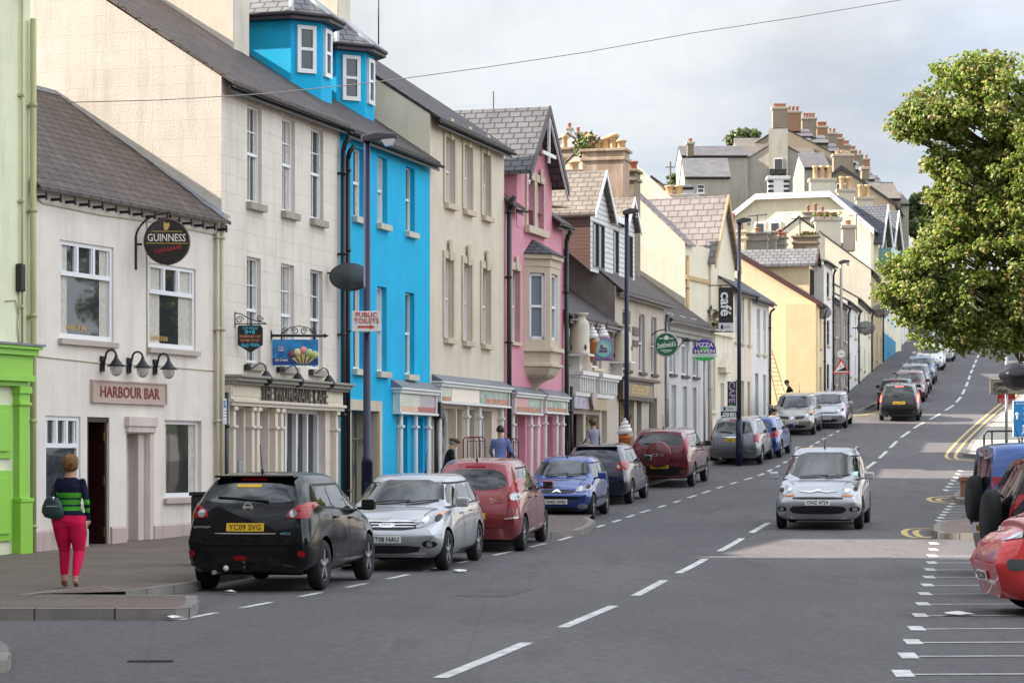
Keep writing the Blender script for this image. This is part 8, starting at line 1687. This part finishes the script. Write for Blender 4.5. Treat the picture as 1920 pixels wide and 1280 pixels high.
# 4 small blue hatch facing us
s4 = gset(base, L=3.72, W=1.62, H=1.4, wb=2.38, r=.29, gc=.17, tail=(.08, .45), belt=(.95, .87), wst=2.05, cowl=2.8, zc=.92, zn=.72, paint=PBL, head=[(.52, .62), (.9, .66), (.93, .76), (.8, .79), (.55, .74)], ptxt='W402 WHD', pzf=.42, doors=3, fogdark=0, fog=(.72, .31), pillars=(3.72 * .48, 3.72 * .3), spokes=5,
    front=[('grille', DARKM, [(-.36, .6), (.36, .6), (.42, .68), (-.42, .68)]), ('chevron_bar', CHROME, [(-.1, .6), (0, .67), (.1, .6), (.1, .625), (0, .7), (-.1, .625)]), ('bumper_strip', TRIM, [(-.78, .47), (.78, .47), (.8, .54), (-.8, .54)]), ('lower_grille', DARKM, [(-.5, .2), (.5, .2), (.5, .28), (-.5, .28)])], strip=.45, aerial='front')
c = make_car('hatchback_car', 'small bright blue hatchback facing the camera on the brick build-out', 'car', s4, GRP); place(c, s4, 1050, 972, .17, False)
# 5 navy hatch
s5 = gset(base, L=4.2, W=1.76, H=1.53, wb=2.6, tail=(.06, .42), belt=(1.04, .98), paint=PNV, taill=[(.62, .88), (.98, .88), (.97, 1.12), (.8, 1.12), (.62, 1.02)], tlens=(.72, .98, .05), pzr=.82, spoiler=1, rear=[('chrome_bar', CHROME, [(-.7, .62), (-.3, .6), (-.3, .63), (-.7, .65)])])
c = make_car('hatchback_car', 'dark navy hatchback seen from behind beyond the small blue car', 'car', s5, GRP); place(c, s5, 1124, 943, .2, True)
# 6 burgundy 4x4 with spare wheel
s6 = gset(base, L=4.5, W=1.78, H=1.69, wb=2.62, r=.34, gc=.27, tail=(.03, .22), belt=(1.15, 1.06), wst=2.75, cowl=3.5, zc=1.1, zn=.95, zm=.75, sq=.06, rw=.78, paint=PMR, bulge=.5, clamp=.9, taill=[(.8, .98), (.99, .98), (.92, 1.58), (.79, 1.58)], rwin=(1.2, 1.55), rwd=(.76, .64), rround=0, spare=.98, sparemat=PMR, spare_text='CR-V', pzr=.62, rear=[('bumper_cover', TRIM, [(-.8, .36), (.8, .36), (.84, .62), (-.84, .62)])], refl=(.86, .62), rail=.2, handle=TRIM, strip=.5, mirror=BLACK, indicr=1)
c = make_car('off_road_car', 'burgundy off-road car with a covered spare wheel on its tail', 'car', s6, GRP); place(c, s6, 1247, 911, .22, True)
# 7 silver estate
s7 = gset(base, L=4.42, W=1.78, H=1.57, wb=2.71, tail=(.08, .4), belt=(1.02, .96), wst=2.7, cowl=3.4, paint=PG2, taill=[(.78, .74), (.99, .74), (.95, 1.12), (.84, 1.12)], rwin=(1.06, 1.45), rwd=(.8, .64), bars=1, barmat=ALLOY, pzr=.85, rear=[('bumper_bar', PG2, [(-.85, .45), (.85, .45), (.87, .6), (-.87, .6)]), ('chrome_bar', CHROME, grl(.42, .925, .96))])
c = make_car('estate_car', 'grey silver estate car with roof rails below the open sign', 'car', s7, GRP); place(c, s7, 1382, 869, .24, True)
# 8 blue hatch
s8 = gset(base, L=4.15, W=1.73, H=1.45, wb=2.51, paint=PBL, tail=(.06, .45), taill=[(.66, .74), (.98, .76), (.96, .98), (.7, .94)], aerial=1)
c = make_car('hatchback_car', 'blue hatchback parked between the silver estate and the champagne one', 'car', s8, GRP); place(c, s8, 1421, 857, .24, True)
# 9 champagne mpv facing
s9 = gset(base, L=4.26, W=1.81, H=1.62, wb=2.68, tail=(.1, .5), belt=(1.04, 1.0), wst=2.35, cowl=3.3, zc=1.03, zn=.83, paint=PBG, head=[(.52, .66), (.9, .76), (.94, .94), (.78, .92), (.56, .78)], indic=[(.7, .84), (.92, .9), (.9, .98), (.76, .92)], front=[('grille', DARKM, [(-.5, .68), (-.12, .64), (-.12, .76), (-.54, .78)]), ('grille', DARKM, [(.5, .68), (.12, .64), (.12, .76), (.54, .78)]), ('badge_bar', CHROME, [(0, .62), (.08, .7), (0, .78), (-.08, .7)]), ('lower_grille', DARKM, grl(.55, .3, .42))], pzf=.52, ptxt='XUI 3408')
c = make_car('people_carrier', 'champagne people carrier facing the camera before the side street', 'car', s9, GRP); place(c, s9, 1488, 814, .22, False)
# 10 silver facing
s10 = gset(base, L=4.25, W=1.77, H=1.48, wb=2.62, paint=PS, wst=2.2, cowl=3.3, head=[(.48, .68), (.9, .8), (.92, .88), (.5, .74)], front=[('grille', DARKM, [(-.5, .66), (.5, .66), (.5, .7), (-.5, .7)]), ('lower_grille', DARKM, grl(.5, .3, .42))])
c = make_car('hatchback_car', 'pale silver hatchback facing the camera, last before the side street', 'car', s10, GRP); place(c, s10, 1550, 802, .22, False)
# 11 silver MPV driving towards us
s11 = gset(base, L=4.47, W=1.83, H=1.68, wb=2.73, r=.33, tail=(.1, .5), belt=(1.06, 1.0), wst=2.35, cowl=3.6, zc=1.02, zn=.86, wsr=.68, rw=.76, paint=PS, head=[(.5, .7), (.8, .7), (.86, .84), (.9, .98), (.76, .94), (.6, .82)], indic=[(.54, .7), (.8, .7), (.8, .73), (.54, .73)], pzf=.58, ptxt='ONZ 4724', bars=1, barmat=ALLOY, fog=(.82, .44),
    front=[('upper_grille', DARKM, grl(.52, .645, .69)), ('chevron_bar', CHROME, [(-.4, .8), (-.12, .77), (0, .84), (.12, .77), (.4, .8), (.4, .812), (.12, .79), (0, .86), (-.12, .79), (-.4, .812)]), ('lower_grille', DARKM, [(-.5, .34), (.5, .34), (.6, .44), (.5, .51), (-.5, .51), (-.6, .44)])], rail=.2, aerial='front', strip=None)
def ex11(root, patch, proj, D, X, w):
    patch('permit_sticker', mat('sticker_mint', (.5, .75, .68), .5), 'F', [(.66, 1.1), (.75, 1.1), (.75, 1.18), (.66, 1.18)], rnd=0, rings=1, off=.012)
s11['extra'] = ex11
c = make_car('people_carrier', 'silver people carrier driving towards the camera in the middle of the road', 'car', s11, 'cars driving on the road'); place(c, s11, 1538, 990, .2, False, Y=50.6)
# 12 black MPV driving away with brake lights lit
s12 = gset(base, L=4.2, W=1.81, H=1.63, wb=2.68, r=.32, tail=(.08, .42), belt=(1.03, .98), paint=PDG, tailmat=LENSRL, taill=[(.84, .86), (1.0, .86), (.98, 1.2), (.86, 1.2)], rwin=(1.08, 1.48), rwd=(.76, .6), pzr=.83, ptxt='HUI 4773', badge=(1.03, .05, ''), rear=[('bumper_cover', TRIM, [(-.8, .3), (.8, .3), (.86, .58), (-.86, .58)])])
c = make_car('people_carrier', 'dark people carrier driving away uphill with its brake lights on', 'car', s12, 'cars driving on the road'); place(c, s12, 1687, 788, .2, True)
# hill cars
def hill_car(nm, lab, s, px, Y, away): c = make_car(nm, lab, 'car', s, GRH); place(c, s, px, 0, .22, away, Y=Y)
hill_car('hatchback_car', 'black hatchback parked first beyond the side street', gset(base, H=1.5, paint=PB), 1680, 113.5, True)
hill_car('hatchback_car', 'maroon hatchback parked second on the hill', gset(base, H=1.46, paint=PMR), 1702, 119.5, False)
hill_car('hatchback_car', 'steel grey hatchback parked third on the hill', gset(base, H=1.46, paint=paint('paint_steel_grey', (.16, .18, .22), .6, .3)), 1712, 125.5, False)
hill_car('hatchback_car', 'lavender blue hatchback parked fourth on the hill', gset(base, H=1.46, paint=PLB), 1724, 133, False)
hill_car('saloon_car', 'white saloon parked fifth on the hill', gset(base, L=4.4, H=1.46, paint=PWH, cowl=3.25, front=[('grille', DARKM, grl(.25, .64, .76))]), 1743, 146, False)
hill_car('small_van', 'white tall car parked sixth under the tree edge', gset(base, L=4.4, H=1.8, belt=(1.15, 1.08), zc=1.12, zn=.95, paint=PWH), 1764, 156, False)
hill_car('hatchback_car', 'grey car parked last under the tree', gset(base, H=1.46, paint=PG2), 1786, 168, False)
# ---- vehicles in the right-hand bays
def park(root, s, xn, yc, heading, zoff=0):
    """xn: X of the end nearer the road; heading +1 drives in nose first (tail to the road)"""
    L = s['L']; c = Vector((xn + L / 2, yc)); f = Vector((heading, 0, 0)); S3 = Vector((0, 0, 1)).cross(f); m = Matrix((f, S3, Vector((0, 0, 1)))).transposed().to_4x4(); m.translation = Vector((c.x, c.y, gz(yc) + zoff)); root.matrix_basis = m
GRR = 'vehicles in the right-hand bays'
s20 = gset(base, L=4.22, W=1.78, H=1.58, wb=2.63, r=.32, gc=.18, tail=(.08, .4), belt=(.98, .95), wst=2.75, cowl=3.72, zc=1.14, zn=.94, zm=.6, bulge=.4, sq=.06, paint=PRD, head=[(.55, .84), (.93, .92), (.95, 1.0), (.7, .97)], ptxt='LEZ 2210')
def ex20(root, patch, proj, D, X, w):
    for d, sd in (('L', 1), ('R', -1)):
        patch('bumper_corner', mat('bumper_dark_grey', (.07, .072, .075), .5), d, [(X(4.08), .54), (X(3.95), .53), (X(3.74), .57), (X(3.76), .64), (X(3.95), .66), (X(4.08), .66)], rnd=1, rings=3, off=.012)
        patch('mud_flap', BLACK, d, [(X(3.66), .2), (X(3.78), .18), (X(3.78), .4), (X(3.66), .42)], rnd=0, rings=1, off=.01)
s20['extra'] = ex20
c = make_car('hatchback_car', 'bright red hatchback nosing into the picture at the lower right', 'car', s20, GRR); park(c, s20, 5.5, 28.1, -1)
s21 = gset(base, L=4.6, W=1.86, H=1.86, wb=2.7, r=.37, gc=.3, tail=(.04, .3), belt=(1.22, 1.15), wst=2.9, cowl=3.6, zc=1.18, zn=1.02, zm=.8, sq=.05, rw=.78, paint=PB, bulge=.5, clamp=.86, spw=.17, taill=[(.7, 1.0), (.99, 1.0), (.98, 1.38), (.86, 1.42)], rwin=(1.28, 1.7), spare=1.0, pzr=.6, rail=.2, tlens=None)
c = make_car('off_road_car', 'black off-road car with an uncovered spare tyre backed towards the road', 'car', s21, GRR); park(c, s21, 6.38, 31.6, 1)
s22 = gset(base, L=4.78, W=1.9, H=2.04, wb=3.1, r=.33, gc=.25, tail=(.02, .07), belt=(1.3, 1.2), wst=3.75, cowl=4.25, zc=1.22, zn=.95, zm=.8, sq=.09, rw=.9, paint=PVB, bulge=.4, panelvan=1, quarter=0, clamp=.88, spw=.18, taill=[(.78, .75), (.985, .75), (.96, 1.5), (.8, 1.5)], rwin=(1.32, 1.85), rround=0, spare=1.16, pzr=.7, rear=[('bumper_cover', mat('bumper_grey', (.2, .2, .2), .6), [(-.85, .3), (.85, .3), (.9, .62), (-.9, .62)])], r2=1)
def ex22(root, patch, proj, D, X, w):
    for d in (): patch('rear_pillar_trim', mat('bumper_grey', (.2, .2, .2), .6), d, [(X(.03), .7), (X(.2), .7), (X(.26), 1.8), (X(.1), 1.92), (X(.05), 1.5)], rnd=1, rings=4, off=.01)
s22['extra'] = ex22
c = make_car('panel_van', 'blue panel van with grey rear pillars and a large black spare tyre', 'van', s22, GRR); park(c, s22, 7.25, 37.2, 1)
# ================================================================ people
SKIN = mat('skin', (.5, .28, .19), .55, var=.06, vs=8); SHOE = mat('shoe_tan', (.16, .07, .035), .5)
def cloth(name, col, fold=.02):
    return mat(name, col, .85, var=.12, vs=7, bump=fold, bs=9, spec=.2)
def loft(mb, rings, n=20):
    vs = []; k = len(rings)
    for (x, y, z, rx, ry) in rings:
        for j in range(n):
            a = 2 * math.pi * j / n; vs.append((x + rx * math.cos(a), y + ry * math.sin(a), z))
    mb.add(vs, [(i * n + j, i * n + (j + 1) % n, (i + 1) * n + (j + 1) % n, (i + 1) * n + j) for i in range(k - 1) for j in range(n)], 0, True)
    mb.add(vs[:n], [tuple(range(n))]); mb.add(vs[-n:], [tuple(range(n))])
def limb(mb, pts, rad, n=12):
    P = [Vector(p) for p in pts]; Q = []; Rr = []
    for i, (a, b) in enumerate(zip(P, P[1:])):
        for k in range(4): t = k / 4; Q.append(a.lerp(b, t)); Rr.append(rad[i] * (1 - t) + rad[i + 1] * t)
    Q.append(P[-1]); Rr.append(rad[-1]); mb.tube(Q, Rr, n)
    for p, r in zip(P, rad): mb.ball(p, r * .99, n=12)
def person(label, loc, rz, H, pose, mats, paint_fn, hair, group=None, vox=.011, female=False, head_tilt=(0, 0, 0)):
    root = tag(empty('person', loc, rz), label, 'person', group); k = H / 1.72; mb = MB()
    sw = .185 if female else .198; hw = .2 if female else .165; lean = pose.get('lean', 0); hy = pose.get('sway', 0)
    L_ = lambda z: lean * max(0, z - .95) * 1.0
    T_ = [(0, 0, .80, hw * .95, .12), (0, -.01, .88, hw * 1.06, .135), (0, -.0, .96, hw * 1.0, .125), (0, .0, 1.05, .145, .1), (0, .0, 1.13, .145, .1), (0, 0, 1.24, .165, .115), (0, -.005, 1.34, .175, .115), (0, -.01, 1.40, sw * .86, .09), (0, -.01, 1.445, sw * .5, .07), (0, 0, 1.475, .07, .068), (0, .005, 1.56, .06, .062)]
    loft(mb, [(x + hy * 0, y + L_(z), z, rx, ry) for x, y, z, rx, ry in T_])
    for sd in (1, -1):
        a = pose['arm'][0 if sd == -1 else 1]; sh = Vector((sd * (sw - .02), -.01 + L_(1.4), 1.395)); el = sh + Vector(a[0]); wr = el + Vector(a[1])
        limb(mb, [sh, el, wr], [.05, .042, .028] if female else [.062, .05, .032])
        d = (wr - el).normalized(); up = Vector((0, 1, 0)) if abs(d.y) < .8 else Vector((0, 0, 1)); sdv = d.cross(up).normalized(); pn = d.cross(sdv); pc = wr + d * .05
        mb.tube([wr, pc, wr + d * .085], [.027, .036, .03], 8)
        for q in range(4):
            f0 = wr + d * .08 + up * (q - 1.5) * .017; ln = (.055, .068, .064, .05)[q]; f1 = f0 + (d * .8 + sdv * -sd * .35).normalized() * ln * .6; f2 = f1 + (d * .5 - sdv * sd * .7).normalized() * ln * .5; mb.tube([f0, f1, f2], [.0095, .0085, .007], 6)
        mb.tube([wr + d * .03 + up * .02, wr + d * .06 + up * .045, wr + d * .085 + up * .05], [.012, .011, .009], 6)
        hp = Vector((sd * hw * .52, 0, .86)); kn, an = [Vector(q) for q in pose['leg'][0 if sd == -1 else 1][:2]]
        limb(mb, [hp, hp.lerp(kn, .5), kn, kn.lerp(an, .35), an], [.135, .112, .075, .07, .042] if female else [.1, .085, .062, .058, .042])
        t = Vector(pose['leg'][0 if sd == -1 else 1][2]); mb.tube([an + Vector((0, -.03, -.03)), an.lerp(t, .5) + Vector((0, 0, -.012)), t], [.036, .038, .028], 10)
    hc = Vector((0, .02 + L_(1.62), 1.615)) + Vector(head_tilt) * .1
    m4 = Matrix.Translation(hc) @ Matrix.Rotation(head_tilt[0], 4, 'X') @ Matrix.Rotation(head_tilt[2], 4, 'Z'); h = MB()
    h.ball((0, -.005, .015), .1, sc=(.78, .98, 1.02), n=20); h.ball((0, .03, -.045), .07, sc=(.8, .85, .9), n=16); h.prism([(-.012, -.03), (.012, -.03), (.006, .02), (-.006, .02)], .08, .118, plane='xz'); h.ball((0, .085, -.058), .02, sc=(1.3, .5, .5)); h.ball((.078, -.005, -.01), .022, sc=(.5, .8, 1.4)); h.ball((-.078, -.005, -.01), .022, sc=(.5, .8, 1.4))
    mb.add([m4 @ Vector(v) for v in h.v], h.f, 0, True); mb.v = [tuple(Vector(v) * k) for v in mb.v]
    o = mb.build('body_tmp', mats, None, uv=False); rm = o.modifiers.new('r', 'REMESH'); rm.mode = 'VOXEL'; rm.voxel_size = vox; sm = o.modifiers.new('s', 'SMOOTH'); sm.iterations = 3; sm.factor = .5
    dg = bpy.context.evaluated_depsgraph_get(); dg.update(); me = bpy.data.meshes.new_from_object(o.evaluated_get(dg)); bpy.data.objects.remove(o); me.name = 'body'; me.materials.clear()
    for m in mats: me.materials.append(m)
    for p in me.polygons: p.use_smooth = True; c = p.center / k; p.material_index = paint_fn(c, p.normal)
    b = bpy.data.objects.new('body', me); COL.objects.link(b); b.parent = root
    def sub(nm, q, m): q.v = [tuple((m4 @ Vector(v)) * k) for v in q.v]; return q.build(nm, m, root, uv=False)
    eb = MB()
    for sd in (1, -1): eb.ball((sd * .03, .082, .008), .011, sc=(1.2, .6, .8)); eb.box(sd * .03 - .018, sd * .03 + .018, .086, .092, .03, .035)
    sub('eyes', eb, mat('eye_dark', (.03, .02, .015), .3)); hm, style = hair; q = MB(); n, kk = 26, 16; vs = []
    for i in range(kk + 1):
        ph = math.pi * i / kk
        for j in range(n):
            a = 2 * math.pi * j / n; d = Vector((math.sin(ph) * math.cos(a), math.sin(ph) * math.sin(a), math.cos(ph))); r = .112 + .012 * noise.noise(d * 6) + .005 * math.sin(a * 17 + 3 * ph)
            if style == 'bob': r += .02 * max(0, -d.y) + .012 + .008 * math.sin(a * 9 + ph * 7) * math.sin(ph)
            p = Vector((d.x * r * .86, d.y * r * 1.0 - .012, d.z * r * 1.02 + .022))
            lim = (-.095 if style == 'bob' else -.055) if d.y < .15 else (.035)
            if p.z < lim: p.z = lim; p.x *= .72; p.y *= .72
            vs.append(p)
    q.add(vs, [(i * n + j, i * n + (j + 1) % n, (i + 1) * n + (j + 1) % n, (i + 1) * n + j) for i in range(kk) for j in range(n)], 0, True); sub('hair', q, hm)
    return root, k, m4, sub
HAIRG = mat('hair_ginger_blond', (.27, .13, .045), .5, var=.6, vs=22, bump=.05, bs=45); HAIRD = mat('hair_dark', (.02, .013, .01), .5, bump=.01, bs=40)
NAV = cloth('knit_navy', (.008, .011, .03)); GRS = cloth('knit_green', (.07, .36, .03)); PINKT = cloth('trousers_crimson', (.62, .01, .07), .012)
def pw(c, n):
    x, y, z = c; ax = abs(x)
    if z < .175: return 3 if z > .055 + .0 and not (z < .1 and y > .02) and z > .075 else 4
    if z > 1.455 or (ax > .224 and z < .885 and z > .6): return 3
    if ax > .22 or z > .955:
        if z < .885 and ax < .19: return 2
        arm = ax > .165; st = ((1.19, 1.255), (1.1, 1.165), (1.02, 1.07)) if not arm else ((1.1, 1.16), (1.0, 1.055))
        return 1 if any(a < z < b for a, b in st) else 0
    return 2
wl = Vector((X_(131, 31.2), 31.2, KH + .004))
arms = [((-.06, -.05, -.27), (.0, .06, -.2)), ((.065, -.04, -.27), (.0, .07, -.21))]
wr_, k, m4, sub = person('woman in a navy and green striped jumper and crimson trousers walking away past the bar', wl, R(-4), 1.70, dict(arm=arms, leg=[((-.1, .12, .48), (-.1, .1, .085), (-.115, .25, .03)), ((.115, .03, .47), (.135, -.24, .16), (.14, -.2, .03))], lean=.05), [NAV, GRS, PINKT, SKIN, SHOE], pw, (HAIRG, 'bob'), female=True)
r = tag(empty('handbag', wl + Vector((-.2, -.1, 1.03)), R(-12)), 'dark teal leather shoulder bag under the arm of the woman in crimson', 'bag'); BAG = mat('bag_teal_leather', (.02, .045, .05), .4, bump=.01, bs=12)
mb = MB(); mb.lathe([(0, -.02), (.1, -.0), (.135, .06), (.13, .13), (.1, .22), (.07, .27), (0, .28)], n=20); o = mb.build('bag_body', BAG, r)
for v in o.data.vertices: v.co.y *= .48; v.co.z -= .12; v.co.x *= 1.15; v.co.z += -.12 * v.co.x
mb = MB(); mb.tube([(.02, -.035, .14), (.03, -.08, .3), (.05, -.02, .42), (.06, .1, .41), (.03, .16, .25), (0, .06, .12)], .012, 6); mb.build('strap', BAG, r); mb = MB(); mb.tube([(.02, -.05, .1), (.03, -.06, .16)], .014, 6); mb.box(-.07, .09, -.07, -.062, .03, .04); mb.build('buckle', CHROME, r)
SHB = cloth('shirt_blue', (.17, .23, .44)); DKT = cloth('trousers_dark', (.02, .02, .028)); JKD = cloth('jacket_dark', (.018, .02, .018)); LIL2 = cloth('top_lilac_grey', (.33, .33, .42)); BLKT = cloth('jersey_black', (.01, .01, .012)); OLV = cloth('cap_olive', (.09, .085, .045))
def pm(c, n):
    x, y, z = c
    if z > 1.465 or (abs(x) > .2 and z < .8): return 2
    if z < .08: return 3
    if z < .93 and abs(x) < .2: return 1
    return 0
stand = [((-.1, .1, .45), (-.1, .02, .08), (-.11, .16, .03)), ((.1, .03, .46), (.11, -.06, .09), (.12, .08, .03))]
def stnd(Y, px, dx=0): return Vector((X_(px, Y), Y, gz(Y) + KH))
GP = None
person('man in a blue shirt seen from behind between the shop window and red car', stnd(62.5, 938), R(-12), 1.8, dict(arm=[((-.09, .06, -.26), (.0, .2, -.12)), ((.09, .02, -.26), (.03, .18, -.14))], leg=stand, lean=.12), [SHB, DKT, SKIN, BLACK], pm, (HAIRD, 'short'), vox=.014, head_tilt=(-.25, 0, .35))
r_, k, m4, sub = person('stooped man in an olive flat cap and dark jacket by the arched shop window', stnd(57.3, 836), R(-78), 1.66, dict(arm=[((-.06, .05, -.27), (0, .16, -.18)), ((.06, .04, -.27), (0, .16, -.18))], leg=stand, lean=.28), [JKD, DKT, SKIN, BLACK], pm, (mat('hair_grey', (.3, .28, .25), .6), 'short'), vox=.014, head_tilt=(-.2, 0, 0))
q = MB(); q.ball((0, .0, .065), .125, sc=(.95, 1.12, .5), n=18); q.ball((0, .11, .035), .08, sc=(1.05, .8, .25), n=14); sub('flat_cap', q, OLV)
person('woman in a lilac grey top with brown hair outside the ice cream shop', stnd(73.0, 1114), R(25), 1.68, dict(arm=[((-.07, .05, -.26), (.02, .18, -.1)), ((.07, .05, -.26), (-.02, .18, -.1))], leg=stand, lean=.1), [LIL2, DKT, SKIN, BLACK], pm, (mat('hair_brown', (.1, .05, .025), .5), 'bob'), vox=.014, female=True, head_tilt=(-.3, 0, .3))
person('man in black bending his head by the yellow gable', stnd(104.5, 1487), R(75), 1.78, dict(arm=[((-.08, .1, -.24), (0, .2, -.12)), ((.08, .1, -.24), (0, .2, -.12))], leg=stand, lean=.35), [BLKT, DKT, SKIN, BLACK], pm, (HAIRD, 'short'), vox=.016, head_tilt=(-.6, 0, 0))
